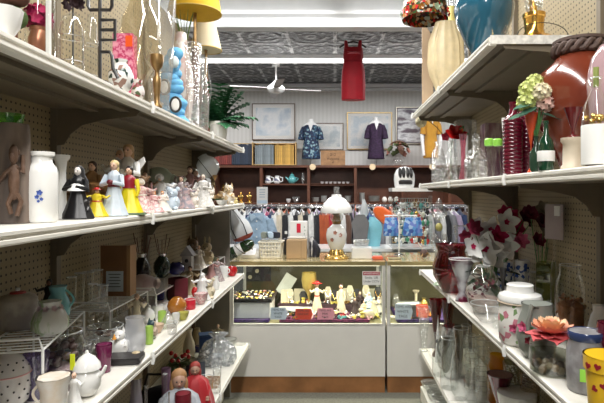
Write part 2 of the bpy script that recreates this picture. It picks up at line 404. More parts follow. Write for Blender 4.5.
# ceiling fan
fx = W(276, 80, 7.7)
e = empty('ceiling_fan', (fx.x, 7.7, 3.6), 'white ceiling fan with four thin blades hanging on a rod', 'ceiling fan')
B().lathe([(.001, 0), (.07, -.005), (.06, -.05), (.012, -.06)]).build('canopy', white, e)
B().tube([(0, 0, -.04), (0, 0, -.30)], .014, 8).build('rod', white, e)
B().lathe([(.03, -.27), (.055, -.30), (.13, -.37), (.14, -.41), (.10, -.45), (.04, -.47), (.001, -.47)]).build('motor', white, e)
for k in range(4):
    a = R(12) + k * pi / 2; bl = B(); bl.at((0, 0, -.40), (R(8), 0, a)); bl.box((.42, 0, 0), (.56, .12, .008)); bl.box((.15, 0, 0), (.1, .04, .012)); bl.build('blade', mat('fan_blade', (.38, .36, .35), .4), e, smooth=False)
# ================================================================ shelving runs
BAYS = [.09, 1.02, 1.95, 2.89, 3.86]
pegL = pegboard('pegboard_tan', (.33, .265, .155))
def shelf_mesh(depth, ln):
    """x from 0 (front edge) to depth at the back; length along y; top at 0"""
    b = B(); b.prism([(.004, 0), (depth, 0), (depth, -.018), (.03, -.018), (.03, -.036), (.002, -.036), (-.003, -.031), (-.003, -.023), (.003, -.021), (.003, -.014), (-.003, -.012), (-.003, -.004)], .002, ln - .002, 'y')
    return b
for side, S in (('L', -1), ('R', 1)):
    run = empty('gondola_shelving', (S * .9, 0, 0), 'run of cream pegboard shelving on the %s of the aisle, crowded with %s' % (('left', 'figurines') if S < 0 else ('right', 'vases')), 'shelving')
    bx = BK[side]; off = -S * .9
    for i in range(4):
        y0, y1 = BAYS[i], BAYS[i + 1]; tops = 2.78
        pb = B().box((0, 0, 0), (.012, y1 - y0 - .004, tops - .1)).build('back_panel', pegL, run, smooth=False); pb.location = (S * (bx + .008) + off, (y0 + y1) / 2, tops / 2 + .05)
        bd = .24 if S < 0 else .39; B().box((S * (bx - bd / 2) + off, (y0 + y1) / 2, .06), (bd, y1 - y0, .10)).build('base_deck', cream, run, smooth=False)
        for r in ('1', '2', '3', '4'):
            k = side + r
            if k == 'R1' and i < 2: continue
            z, fr = ZS[k], FR[k]; dep = bx - fr - .002
            sh = shelf_mesh(dep, y1 - y0)
            if S < 0: sh.v = [(-x, y, q) for x, y, q in sh.v]
            so = sh.build('shelf', cream, run, smooth=False); so.location = (S * fr + off, y0, z)
            if True:
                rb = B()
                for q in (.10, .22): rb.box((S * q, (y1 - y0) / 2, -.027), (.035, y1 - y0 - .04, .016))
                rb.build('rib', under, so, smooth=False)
            B().box((S * (dep / 2 + .014), (y1 - y0) / 2, -.0195), (dep - .034, y1 - y0 - .006, .002)).build('underside_shade', under, so, smooth=False)  # added dark sheet, its colour stands in for shade under the shelf
            cp = B(); cp.tube([(S * -.006, y1 - y0 - .02, -.040), (S * -.010, y1 - y0 - .02, -.018), (S * -.004, y1 - y0 - .02, .004)], .007, 8).build('clip', white, so)
    for i, y in enumerate(BAYS):
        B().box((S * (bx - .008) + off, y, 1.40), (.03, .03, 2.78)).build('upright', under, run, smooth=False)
        for r in ('1', '2', '3', '4'):
            k = side + r
            if k == 'R1' and i < 2: continue
            z, fr = ZS[k], FR[k]; dep = bx - fr
            poly = [(0, -.020), (0, -.15), (.02, -.165), (.05, -.16), (.075, -.12), (.12, -.085), (.2, -.065), (dep - .06, -.05), (dep - .04, -.020)]
            yy = y - .012 if i else y + .01
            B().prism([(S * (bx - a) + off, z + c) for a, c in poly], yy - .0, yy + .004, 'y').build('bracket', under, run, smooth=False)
    if S < 0:
        B().box((-.96 + off, 3.90, .74), (.28, .02, 1.46)).build('end_panel', mat('end_panel_paint', (.22, .20, .165), .5), run, smooth=False)
    else:
        B().box((.96 + off, 3.90, .52), (.2, .02, 1.0)).build('end_panel', MC['end_panel_paint'], run, smooth=False)
        b = B().box((.825 + off, 1.93, 2.192), (.45, .006, .034)); b.build('shelf_end_cap', mat('chipped_white', (.75, .74, .70), .5, var=.25, scale=40), run, smooth=False)
# ================================================================ back cabinet
CY = 8.82
def wx(px, d): return (px - VX) * d / F
e = empty('shelf_cabinet', (0, 9.0, 0), 'long dark brown open shelf cabinet against the back wall', 'cabinet')
x0, x1 = wx(214, CY), wx(500, CY); ztop = 2.09
B().box(((x0 + x1) / 2, .03, ztop - .02), (x1 - x0, .42, .04)).build('top_board', walnut, e, smooth=False)
B().box(((x0 + x1) / 2, .23, ztop / 2), (x1 - x0, .02, ztop - .04)).build('back_board', walnut, e, smooth=False)
for px in (214, 261, 308.5, 355.5, 403, 450, 499.5):
    B().box((wx(px, CY), .02, (ztop - .04) / 2), (.05, .38, ztop - .04)).build('divider', walnut, e, smooth=False)
ds = [214, 261, 308.5, 355.5, 403, 450, 499.5]
CZ1, CZ2 = 1.765, 1.425
for i in range(6):
    a, c = wx(ds[i], CY) + .026, wx(ds[i + 1], CY) - .026
    lev = ([CZ1] if i in (1, 2) else []) + [CZ2, .9, .4, .06]
    for z in lev: B().box(((a + c) / 2, .02, z - .0125), (c - a, .38, .025)).build('shelf', walnut, e, smooth=False)
BY = 8.95
def back_item(px, z, name, label, cat, wpx, hpx, p, m, group=None, **k):
    s = BY / F; r, h = wpx / 2 * s, hpx * s
    o = vessel(p, r, h, 14, r * .12).build(name, m); put(o, (wx(px, BY), BY, z + .001)); return tag(o, label, cat, group), r, h
for px, l in ((268, 'leftmost'), (277, 'second')):
    o, r, h = back_item(px, CZ1, 'mug', 'white mug with dark markings, %s on the upper cabinet shelf' % l, 'mug', 6.6, 8, 'jug', mottle('mug_decal', [(.85, .85, .83), (.82, .82, .8), (.1, .1, .16), (.86, .86, .84)], 22), 'white mugs on the cabinet shelf')
    B().tube([(r * .8, 0, h * .85), (r * 1.7, 0, h * .75), (r * 1.7, 0, h * .35), (r * .9, 0, h * .2)], .01, 6).build('handle', white, o)
teal = mat('teal_glaze', (.10, .36, .36), .3, coat=.3)
o, r, h = back_item(292, CZ1, 'teapot', 'teal lidded teapot on the upper cabinet shelf', 'teapot', 8.5, 8.5, 'ginger', teal)
B().lathe([(r * .55, h), (r * .4, h * 1.1), (.001, h * 1.15)], n=12).build('lid', teal, o); B().ell((0, 0, h * 1.22), .016, 8, 6).build('knob', teal, o)
B().tube([(-r * .8, 0, h * .4), (-r * 1.5, 0, h * .8)], [.018, .01], 8).build('spout', teal, o); B().tube([(r * .8, 0, h * .75), (r * 1.5, 0, h * .6), (r * .9, 0, h * .25)], .009, 6).build('handle', teal, o)
back_item(303, CZ1, 'glass_vase', 'slim clear glass vase beside the teal teapot', 'vase', 4, 11, 'hurricane', GF)
back_item(318.5 - 30, CZ2, 'gravy_boat', 'small white sauce boat on the dark lower cabinet shelf', 'bowl', 5, 4, 'bowl', white)
back_item(296, CZ2, 'glass_dish', 'clear glass dish below the teal teapot', 'dish', 8, 6, 'bowl', GF)
for k in range(7):
    back_item(322 + k * 4.3, CZ1 - .0 if 0 else CZ2 + .33, 'espresso_cup', 'tiny grey cup, number %s from the left in the row of small cups' % ('one two three four five six seven'.split()[k]), 'cup', 3.6, 2.6, 'bowl', mat('grey_china', (.55, .53, .52), .3), 'row of tiny cups in the cabinet')
xa, xb = wx(308.5, CY) + .026, wx(355.5, CY) - .026
B().box(((xa + xb) / 2, .02, CZ2 + .33 - .012 ), (xb - xa, .38, .022)).build('shelf', walnut, e, smooth=False)
bowlm = mat('grey_bowl', (.50, .50, .48), .3)
for px, n, wd, l in ((315.5, 3, 8, 'stack under the round tag'), (324, 4, 6.5, 'stack beside the lamp shade'), (348, 4, 7, 'stack right of the lamp chimney'), (362, 6, 6, 'narrow stack below the purple top'), (374, 4, 12, 'wide stack left of the helmet')):
    for k in range(n):
        back_item(px, CZ2 + k * .027, 'bowl', 'grey china bowl in the %s, %s' % (l, ['at the bottom', 'second from the bottom', 'third from the bottom', 'fourth from the bottom', 'fifth from the bottom', 'sixth from the bottom'][k]), 'bowl', wd, 2.4, 'bowl', bowlm, 'stacked bowls in the cabinet')
for k in range(3): back_item(384.5 + k * 6, CZ2, 'teacup', 'white cup under the helmet display, %s of three' % ('leftmost', 'middle', 'rightmost')[k], 'cup', 5.2, 6, 'ball', offw, 'white cups in the cabinet')
for i, px in enumerate((232, 241, 249.5)):
    s = BY / F; g = B(); hh = 11 * s
    g.lathe([(.06, 0), (.055, .02), (.02, .03), (.04, .06), (.055, .11), (.03, .15), (.001, .16)], n=10).ell((0, 0, .175), .025, 8, 6).ell((.03, -.02, .11), .028, 8, 6).ell((-.03, -.02, .11), .028, 8, 6)
    o = g.build('figurine', gold); put(o, (wx(px, BY), BY, CZ2 + .001)); tag(o, 'small gold seated figurine, %s of three in the cabinet' % ('leftmost', 'middle', 'rightmost')[i], 'figurine', 'gold figurines in the cabinet')
# record-like cloth books on top
cols = [('red', (.17, .025, .018), 213, 233), ('navy', (.018, .028, .05), 233, 253.5), ('grey', (.19, .22, .23), 256, 274.5), ('mustard', (.50, .29, .06), 275.5, 294.5)]
for cn, cc, pa, pb_ in cols:
    n = 10; s = BY / F; wd = (pb_ - pa) / n * s
    for k in range(n):
        v = rnd(.75, 1.25); m = mat('cover_%s_%d' % (cn, k % 4), tuple(min(1, c * (.8 + .15 * (k % 4))) for c in cc), .6, var=.15)
        hh = .355 + rnd(-.02, .015); o = B().box((0, 0, hh / 2), (wd * .92, .25, hh)).build('record_sleeve', m, smooth=False, bevel=.002)
        put(o, (wx(pa, BY) + (k + .5) * wd, BY + .0, ztop + .012)); tag(o, '%s record sleeve standing on the cabinet, %s from the left in the %s block' % (cn, 'first second third fourth fifth sixth seventh eighth ninth tenth'.split()[k], cn), 'record sleeve', 'record sleeves on top of the cabinet')
pine = mat('pale_wood', (.62, .40, .16), .5, var=.15, scale=10)
e = empty('record_crate', (wx(275, BY), BY + .0, ztop), 'pale wooden open crate holding grey and mustard record sleeves', 'crate')
hw = 21.6 * BY / F
B().box((0, 0, .006), (hw * 2, .3, .01)).build('base', pine, e, smooth=False)
B().box((0, .14, .2), (hw * 2, .012, .42)).build('back_board', pine, e, smooth=False)
for s in (-1, 1): B().box((s * (hw - .006), 0, .21), (.012, .29, .40)).build('side_board', pine, e, smooth=False)
B().box((-.3, .1, .40), (hw * 2 + .6, .10, .012)).build('top_strip', pine, e, smooth=False)
# ================================================================ pictures
def picture(x0, y0, x1, y1, label, fcol, matc, inner, innerm, fw=.014, d=9.22, cat='framed picture'):
    a, c = W(x0, y1, d), W(x1, y0, d); w_, h_ = c.x - a.x, c.z - a.z
    e = empty('framed_picture', ((a.x + c.x) / 2, d, a.z), label, cat)
    fb = B()
    for s in (-1, 1): fb.box((s * (w_ / 2 - fw / 2), 0, h_ / 2), (fw, .03, h_)); fb.box((0, 0, h_ / 2 + s * (h_ / 2 - fw / 2)), (w_ - 2 * fw, .03, fw))
    fb.build('frame', fcol, e, smooth=False)
    B().box((0, .006, h_ / 2), (w_ - 2 * fw, .012, h_ - 2 * fw)).build('mat_board', matc, e, smooth=False)
    B().box((0, -.002, h_ / 2), (w_ * inner[0], .004, h_ * inner[1])).build('print', innerm, e, smooth=False)
    B().box((0, -.010, h_ / 2), (w_ - 2 * fw, .001, h_ - 2 * fw)).build('glass', glass('picture_glass', (.97, .97, .97), .005, .08, rough=.2), e, smooth=False)
    return e
pm = mat('mat_board', (.80, .78, .74), .7, var=.02)
picture(252, 103.5, 295, 140, 'wide framed print of pale blue clouds over the record sleeves', mat('thin_brown_frame', (.13, .08, .05), .4), pm, (.82, .76), mottle('cloud_print', [(.42, .52, .62), (.62, .69, .74), (.80, .81, .81), (.50, .58, .66)], 2.4, .6, 'soft'))
picture(309.5, 123, 343.5, 150, 'framed pale print partly behind the navy floral blouse', mat('brown_frame', (.17, .12, .08), .4), pm, (.8, .75), mottle('pale_print', [(.62, .66, .66), (.74, .75, .72), (.48, .54, .56)], 4, .6, 'soft'))
picture(347, 112.5, 392, 149.5, 'gold-framed pale drawing behind the purple top', mat('gold_frame', (.55, .38, .14), .35, .6), pm, (.84, .8), mottle('map_print', [(.74, .75, .74), (.55, .62, .66), (.80, .79, .76)], 5, .6, 'soft'))
picture(396, 107, 430, 144, 'silver-framed dark print with white swooping lines behind the mustard dress', mat('silver_frame', (.5, .46, .38), .3, .6), mat('dark_mat', (.16, .13, .15), .6), (.9, .9), mottle('swoosh_print', [(.10, .07, .09), (.14, .1, .12), (.8, .8, .8), (.10, .07, .1)], 2.0, .5, 'soft', stretch=(1, 1, 3)))
# wooden sign
s = BY / F; o = B().box((0, 0, .13), (24.3 * s, .03, .27)).build('wooden_sign', mat('sign_wood', (.30, .16, .07), .6, var=.25, scale=14), smooth=False, bevel=.004)
put(o, (wx(333, BY), BY - .06, ztop + .001)); tag(o, 'small wooden plank sign with dark carved writing on the cabinet', 'sign')
for t, z, q in (('212', .19, .07), ('Welcome', .115, .055), ('all', .055, .045)): text(t, q, (0, -.017, z), mat('sign_writing', (.05, .02, .01), .7, var=0), o)
# ================================================================ mannequins with tops (stand on the cabinet)
plast = mat('mannequin_plastic', (.80, .79, .77), .35, var=.02)
disc = mat('pale_wood_disc', (.72, .55, .34), .5)
def bust(px, ytop, ybot, wpx, label, clabel, cname, ccat, cm, d=8.93, sleeves='short', arms=False, disc_px=None, discz=2.06):
    s = d / F; top = EYE - (ytop - VY) * s; bot = EYE - (ybot - VY) * s; w_ = wpx * s / 2; H = top - bot
    e = empty('mannequin', (wx(px, d), d, ztop), label, 'mannequin')
    zt, zb = top - ztop, bot - ztop
    b = B().loft([(zb + .04, w_ * .5, .09, 0, 0), (zb + H * .25, w_ * .52, .10, 0, 0), (zb + H * .5, w_ * .45, .085, 0, 0), (zb + H * .75, w_ * .62, .11, 0, 0), (zb + H * .92, w_ * .66, .07, 0, 0), (zt, w_ * .22, .05, 0, 0), (zt + .05, w_ * .17, .045, 0, 0)], 18)
    b.build('torso', plast, e)
    B().tube([(0, 0, .0), (0, 0, zb + .06)], .012, 8).build('pole', chrome, e)
    dx = (wx(disc_px, d) - wx(px, d)) if disc_px else 0
    B().at((dx, -.105, discz - ztop)).prism([(.055 * cos(2 * pi * i / 20), .055 * sin(2 * pi * i / 20)) for i in range(20)], -.03, -.01, 'y').build('wooden_tag', disc, e)
    if arms:
        for q in (-1, 1): B().tube([(q * w_ * .6, 0, zt - H * .12), (q * w_ * .95, -.02, zt - H * .5), (q * w_ * .75, -.04, zb + H * .05)], [.05, .035, .025], 8).build('arm', plast, e)
    c = B()
    c.loft([(zb, w_ * .72, .125, 0, 0), (zb + .01, w_ * .74, .13, 0, 0), (zb + H * .3, w_ * .66, .125, 0, 0), (zb + H * .52, w_ * .56, .11, 0, 0), (zb + H * .74, w_ * .72, .135, 0, 0), (zb + H * .86, w_ * .72, .10, 0, 0), (zb + H * .93, w_ * .45, .08, 0, .01)], 28, .05, 8)
    for q in (-1, 1):
        c.tube([(q * w_ * .55, 0, zb + H * .84), (q * w_ * .74, -.01, zb + H * .7), (q * w_ * .84, -.02, zb + H * (.52 if sleeves == 'short' else .2))], [.05, .055, .055], 10)
    vneck = B(); o = c.build(cname, cm); put(o, (wx(px, d), d, ztop)); tag(o, clabel, ccat)
    # open v-shaped neckline piece on the torso
    vneck.prism([(-w_ * .24, zb + H * .95), (w_ * .24, zb + H * .95), (0, zb + H * .72)], -.143, -.136, 'y').build('chest', plast, e)
    return e
bust(311, 122, 159, 24, 'white torso form wearing the navy floral blouse', 'navy and pale floral short-sleeved blouse on a white torso form', 'blouse', 'blouse', mottle('navy_floral', [(.012, .025, .07), (.015, .04, .10), (.22, .34, .38), (.012, .02, .05), (.03, .09, .16), (.01, .02, .05)], 34, .7), disc_px=313)
bust(376, 120, 159, 22, 'white torso form wearing the purple top', 'dark purple V-neck short-sleeved top on a white torso form', 'purple_blouse', 'top', mottle('purple_lace', [(.025, .008, .032), (.04, .015, .05), (.018, .006, .025)], 50, .8), disc_px=372)
bust(431, 113, 158, 20, 'white torso form with bare arms wearing the mustard dress', 'mustard yellow sleeveless dress on a white mannequin behind the vases', 'dress', 'dress', mat('mustard_cloth', (.50, .24, .02), .8, sheen=.2), arms=True, disc_px=431)
# flower arrangement on cabinet
s = BY / F; e = empty('flower_arrangement', (wx(398, BY), BY, ztop), 'round arrangement of brown and pink flowers in a clear bowl on the cabinet', 'flowers')
vessel('ball', .1, .15, 16).build('glass_bowl', GF, e)
for k in range(46):
    a, t = rnd(0, 2 * pi), rnd(-.2, 1.4); p = Vector((cos(a) * cos(t) * .18, sin(a) * cos(t) * .15 - .02, .24 + sin(t) * .17)); B().bloom(p, .06, (p - Vector((0, 0, .2))), 2, 5).build('bloom', mat('dried_bloom_%d' % (k % 4), [(.42, .18, .13), (.62, .38, .26), (.15, .07, .05), (.10, .13, .05)][k % 4], .8), e)
# ================================================================ red dress hanging from the ceiling
K = .857; p = W(353, 43, 6.0); s = 7.0 / F
hg = empty('clothes_hanger', (p.x, 6.0, p.z + .02), 'black hanger hooked to a ceiling wire, holding the red dress', 'hanger'); hg.scale = (K, K, K)
B().tube([(-.19, 0, -.09), (-.1, 0, -.03), (0, 0, 0), (.1, 0, -.03), (.19, 0, -.09)], [.012, .012, .01, .012, .012], 8).build('shoulder_bar', black, hg)
B().tube([(0, 0, 0), (0, 0, .05), (.02, 0, .07), (0, 0, .09), (-.015, 0, .075)], .004, 6).build('hook', chrome, hg)
B().tube([(0, 0, .085), (0, 0, (3.6 - p.z - .02) / K)], .0025, 5).build('wire', black, hg)
c = B(); w_ = 13 * s
c.loft([(-.83, w_ * .86, .08, 0, 0), (-.82, w_ * .9, .09, 0, 0), (-.6, w_ * .92, .09, 0, 0), (-.42, w_ * .86, .08, 0, 0), (-.29, w_ * .72, .07, 0, 0), (-.2, w_ * .76, .08, 0, 0), (-.1, w_ * .70, .06, 0, 0)], 30, .035, 9)
for q in (-1, 1): c.loft([(-.12, w_ * .20, .05, q * w_ * .48, 0), (-.05, w_ * .15, .03, q * w_ * .52, 0), (-.0, w_ * .12, .02, q * w_ * .56, 0)], 12)
dr = c.build('dress', mat('red_cloth', (.48, .004, .02), .65, var=.1, sheen=.3)); put(dr, (p.x, 5.98, p.z + .02)); dr.scale = (K, K, K); tag(dr, 'bright red sleeveless dress hanging high under the ceiling', 'dress')
B().loft([(-.31, w_ * .735, .075, 0, 0), (-.285, w_ * .74, .077, 0, 0)], 30, .03, 9).build('waist_seam', mat('dark_red_cloth', (.40, .003, .02), .65), dr)
B().loft([(-.20, w_ * .77, .085, 0, 0), (-.185, w_ * .4, .10, 0, 0), (-.17, w_ * .74, .08, 0, 0)], 30, .1, 9).build('lace_trim', mat('rose_lace', (.65, .15, .2), .8), dr)
# stained glass lamp hanging
d = 3.1; p = W(425, 20, d); s = d / F
e = empty('hanging_lamp', (p.x, d, p.z), 'stained glass lampshade with red and amber flowers hanging near the blue vase', 'lamp')
R_ = 23 * s
ring = B().lathe([(R_, .0), (R_ * .98, .06), (R_ * .9, .11), (R_ * .7, .16), (R_ * .4, .2), (R_ * .15, .215), (R_ * .12, .2), (R_ * .38, .188), (R_ * .68, .148), (R_ * .88, .1), (R_ * .96, .05)], n=28, flute=.02, nf=10)
ring.f = [f for f in ring.f if len(f) == 4]; ring.build('shade', mottle('stained_glass', [(.10, .012, .01), (.5, .02, .02), (.32, .12, .02), (.03, .07, .02), (.12, .06, .02), (.42, .50, .42), (.05, .02, .01), (.52, .32, .18), (.03, .02, .015)], 55, .2), e)
for k in range(10):
    a = 2 * pi * k / 10; B().bloom((R_ * cos(a) * 1.0, R_ * sin(a) * 1.0, .035), .022, (cos(a), sin(a), 0), 1, 5).build('glass_flower', [MC['red_glaze'], mat('amber_glass', (.35, .13, .02), .2), mat('pale_green_glass', (.35, .45, .3), .2)][k % 3], e)
B().tube([(0, 0, .2), (0, 0, 3.6 - p.z)], .005, 6).build('cord', black, e)
# ================================================================ low counter behind the cases
gp = mat('grey_laminate', (.22, .23, .25), .4, var=.05)
e = empty('back_counter', (.4, 5.3, 0), 'long low counter with white top and grey front behind the display cases', 'counter')
B().box((0, 0, .51), (3.6, .4, 1.0)).build('body', gp, e, smooth=False)
B().box((0, 0, 1.02), (3.66, .46, .03)).build('worktop', white, e, smooth=False)
# ================================================================ clothes rails
ORD = 'first second third fourth fifth sixth seventh eighth ninth tenth eleventh twelfth thirteenth fourteenth fifteenth sixteenth seventeenth eighteenth nineteenth twentieth twenty-first twenty-second twenty-third twenty-fourth twenty-fifth twenty-sixth twenty-seventh twenty-eighth twenty-ninth thirtieth'.split()
def rail(x0, x1, d, z, label):
    e = empty('clothes_rail', ((x0 + x1) / 2, d, 0), label, 'clothes rail'); h = (x1 - x0) / 2
    B().tube([(-h, 0, z), (h, 0, z)], .014, 8).build('bar', chrome, e)
    for q in (-1, 1):
        B().tube([(q * h, 0, .03), (q * h, 0, z + .03)], .014, 8).build('post', chrome, e); B().box((q * h, 0, .02), (.05, .5, .03)).build('foot', chrome, e, smooth=False)
GCOL = dict(black=(.015, .015, .02), white=(.70, .70, .69), cream=(.62, .55, .44), navy=(.02, .04, .12), teal=(.03, .14, .22), red=(.42, .02, .03), magenta=(.55, .02, .14), blue=(.05, .15, .38), rust=(.42, .09, .03), grey=(.22, .22, .24), brown=(.12, .06, .04), lilac=(.40, .32, .45), pink=(.60, .28, .32), olive=(.14, .14, .06), denim=(.16, .24, .36), orange=(.70, .10, .01))
GEO = {}
def garment(x, d, z, cname, label, group, rz, sl=.0, big=1.0):
    v = int(rnd(0, 3)); key = (cname, v)
    m = mat('cloth_' + cname, GCOL[cname], .85, var=.18, scale=12, sheen=.2)
    if key not in GEO:
        b = B(); h = .024
        b.loft([(-.85, h * 1.1, .21, 0, 0), (-.5, h, .21, 0, 0), (-.22, h, .21, 0, 0), (-.12, h * .9, .205, 0, 0), (-.08, h * .7, .16, 0, 0), (-.055, h * .5, .075, 0, 0)], 22, .12, 7 + v, v)
        for q in (-1, 1): b.tube([(0, q * .17, -.10), (.01, q * .22, -.2), (.012, q * .235, -.5 - .08 * v)], [.035, .042, .034], 8)
        o = b.build('garment', m); g = B(); g.tube([(0, -.19, -.085), (0, 0, -.04), (0, .19, -.085)], .006, 6).tube([(0, 0, -.04), (0, 0, 0), (0, .012, .017), (0, 0, .026), (0, -.012, .018)], .0035, 6); g.build('hanger', [chrome, white, black][v], o)
        GEO[key] = o; put(o, (x, d, z)); o.rotation_euler = (0, 0, rz); tag(o, label, 'clothing', group); return o
    return dup(GEO[key], (x, d, z), label, rz, group)
FRZ, BKZ = 1.43, 1.425
rail(-1.42, .16, 6.0, FRZ, 'chrome clothes rail behind the display cases, left of the milk glass lamp')
rail(.24, 1.80, 6.0, FRZ, 'chrome clothes rail behind the display cases, right of the milk glass lamp')
rail(-1.40, 1.85, 7.1, BKZ, 'long rear clothes rail just in front of the brown cabinet')
cl = 'white black white grey black white navy grey teal magenta navy white cream black white black cream black white black rust rust red black white brown'.split()
k = 0
for i, c in enumerate(cl):
    x = -1.37 + i * .0605
    if 6 <= i <= 8: k += 0
    garment(x, 6.0, FRZ, c, '%s garment, %s from the left end of the front left rail' % (c, ORD[i]), 'clothes on the front left rail', rnd(-.06, .06))
cr = 'white navy blue white grey white black teal black white orange red black white grey white black grey lilac navy brown white black grey'.split()
for i, c in enumerate(cr):
    garment(.29 + i * .0635, 6.0, FRZ, c, '%s garment, %s from the left end of the front right rail' % (c, ORD[i]), 'clothes on the front right rail', rnd(-.06, .06))
for i in range(30):
    c = rnd(0, 1); c = random.choice('black white grey navy white cream pink lilac black denim grey rust'.split())
    garment(-1.33 + i * .107, 7.1, BKZ, c, '%s garment, %s from the left on the rear rail' % (c, ORD[i]), 'clothes on the rear rail', rnd(-.25, .25))
def fronted(px, d, z, wd, ln, m, name, label, cat, sleeves=True, collar=None, buttons=False, rz=0, tilt=0):
    """a garment turned to face the aisle"""
    b = B(); h = wd / 2
    b.loft([(-ln, h * .95, .05, 0, 0), (-ln * .6, h * .97, .055, 0, 0), (-.2, h * .93, .055, 0, 0), (-.1, h * .86, .05, 0, 0), (-.05, h * .5, .04, 0, 0), (-.03, h * .25, .035, 0, 0)], 30, .035, 8)
    if sleeves:
        for q in (-1, 1): b.tube([(q * h * .78, 0, -.10), (q * h * 1.12, 0, -.28), (q * h * 1.2, -.01, -.6)], [.05, .06, .05], 10)
    o = b.build(name, m); put(o, (wx(px, d), d, z), rz, 0, tilt); tag(o, label, cat)
    if collar:
        for q in (-1, 1): B().prism([(0, -.07), (q * .09, -.02), (q * .06, -.12)], -.075, -.06, 'y').build('collar', collar, o, smooth=False)
    if buttons:
        for i in range(5): B().ell((0, -.066, -.12 - i * .09), .009, 8, 6).build('button', white, o)
    B().tube([(-h * .7, 0, -.075), (0, 0, -.02), (h * .7, 0, -.075)], .006, 6).build('hanger', white, o)
    return o
denim = mat('pale_denim', (.27, .38, .50), .85, var=.16, scale=30, sheen=.2)
fronted(257.5, 5.75, FRZ - .03, .33, .65, denim, 'denim_shirt', 'light blue denim shirt facing the aisle at the end of the front rail', 'shirt', collar=mat('pale_denim_collar', (.34, .45, .56), .85), buttons=True)
fronted(372, 5.74, FRZ + .01, .17, .34, mat('cloth_orange_bright', (.80, .13, .015), .85, sheen=.3), 'orange_jumper', 'bright orange-red jumper slung across the rail behind the earring display', 'jumper', tilt=R(-55), sleeves=False)
# ================================================================ display cases
edge_g = mat('case_gold_edge', (.52, .42, .20), .3, .7, var=.15); frame_w = mat('case_frame', (.70, .69, .65), .35, .2)
kick = mat('kick_wood', (.36, .16, .06), .45, var=.3, scale=6)
panelw = mat('case_panel', (.84, .82, .77), .45, var=.02); inner = mat('case_inner', (.26, .24, .13), .6, var=.05)
def case(x0, x1, label):
    w_ = x1 - x0; xm = (x0 + x1) / 2; e = empty('display_case', (xm, 4.3, 0), label, 'display case')
    B().box((0, -.0, .064), (w_ - .01, .58, .128)).build('kick_board', kick, e, smooth=False)
    B().box((0, -.005, .333), (w_ - .004, .59, .405)).build('front_panel', panelw, e, smooth=False, bevel=.002)
    B().box((0, 0, .545), (w_ - .02, .57, .012)).build('deck', inner, e, smooth=False)
    B().box((0, .285, .80), (w_ - .02, .01, .50)).build('back_panel', mat('case_back', (.075, .07, .035), .35, var=.2), e, smooth=False)
    fb = B()
    for q in (-1, 1):
        fb.box((q * (w_ / 2 - .013), -.288, .79), (.026, .024, .51)); fb.box((q * (w_ / 2 - .013), .288, .79), (.026, .024, .51))
        fb.box((q * (w_ / 2 - .013), 0, .545), (.026, .56, .02))
    fb.box((0, -.29, .546), (w_ - .052, .02, .014)).box((0, -.29, 1.032), (w_ - .052, .02, .026)).box((0, .29, 1.032), (w_ - .052, .02, .026))
    fb.build('frame', frame_w, e, smooth=False)
    B().box((0, -.302, 1.036), (w_ - .004, .004, .030)).build('edge_strip', edge_g, e, smooth=False)
    B().box((0, -.294, .79), (w_ - .05, .004, .47)).build('glass_front', G2, e, smooth=False)
    for q in (-1, 1): B().box((q * (w_ / 2 - .013), 0, .79), (.004, .55, .47)).build('glass_side', G2, e, smooth=False)
    B().box((0, 0, 1.048), (w_, .6, .008)).build('glass_top', mat('case_top', (.60, .50, .27), .12, var=.1, coat=.5), e, smooth=False)
    B().box((0, -.225, 1.018), (w_ - .08, .04, .02)).build('lamp_strip', mat('case_lamp', (1, .9, .65), .4, var=0, emit=2.5), e, smooth=False)
    return e
case(wx(230, 4), wx(385.5, 4), 'glass-fronted white display case full of jewellery, centre of the aisle end')
case(wx(387, 4), 1.66, 'glass-fronted white display case partly hidden by the right shelves')
DT = 1.053; DB = .552
def on(px, d, z=DT): return Vector((wx(px, d), d, z + .0005))
velvet = mottle('purple_velvet', [(.035, .015, .09), (.07, .03, .15), (.02, .012, .05)], 40, .95, 'soft')
o = B().box((0, 0, .012), (.36, .50, .022)).build('velvet_cloth', velvet, smooth=True, bevel=.008); put(o, on(252, 4.28, DB)); tag(o, 'crumpled dark purple velvet lining the left end of the case', 'cloth')
o = B().box((0, 0, .012), (.73, .50, .022)).build('velvet_cloth', mottle('plum_velvet', [(.10, .012, .05), (.16, .02, .08), (.06, .01, .04)], 40, .95, 'soft'), smooth=True, bevel=.008); put(o, on(325, 4.28, DB)); tag(o, 'plum velvet lining the right part of the case', 'cloth')
o = B().box((0, 0, .012), (.7, .50, .022)).build('velvet_cloth', velvet, smooth=True, bevel=.008); put(o, on(434, 4.28, DB)); tag(o, 'dark blue-purple velvet inside the second case', 'cloth')
VZ = DB + .024
o = B().box((0, 0, .065), (.315, .34, .13)).build('display_riser', mat('riser_white', (.88, .88, .88), .5, var=.03), smooth=False); put(o, on(254, 4.26, VZ)); tag(o, 'white box riser under the tray of brooches', 'riser')
tray = empty('brooch_tray', on(254, 4.26, VZ + .131), 'black velvet tray filled with rows of brooches and pins', 'tray')
B().box((0, 0, .012), (.34, .37, .022)).build('pad', mat('black_velvet', (.012, .01, .012), .95), tray, smooth=False)
tb = B()
for q in (-1, 1): tb.box((q * .172, 0, .014), (.006, .376, .028)); tb.box((0, q * .187, .014), (.34, .006, .028))
tb.build('rim', black, tray, smooth=False)
bm_ = [gold, mat('pearl', (.85, .8, .68), .25), mat('yellow_enamel', (.75, .62, .12), .3), pink, chrome, teal]
k = 0
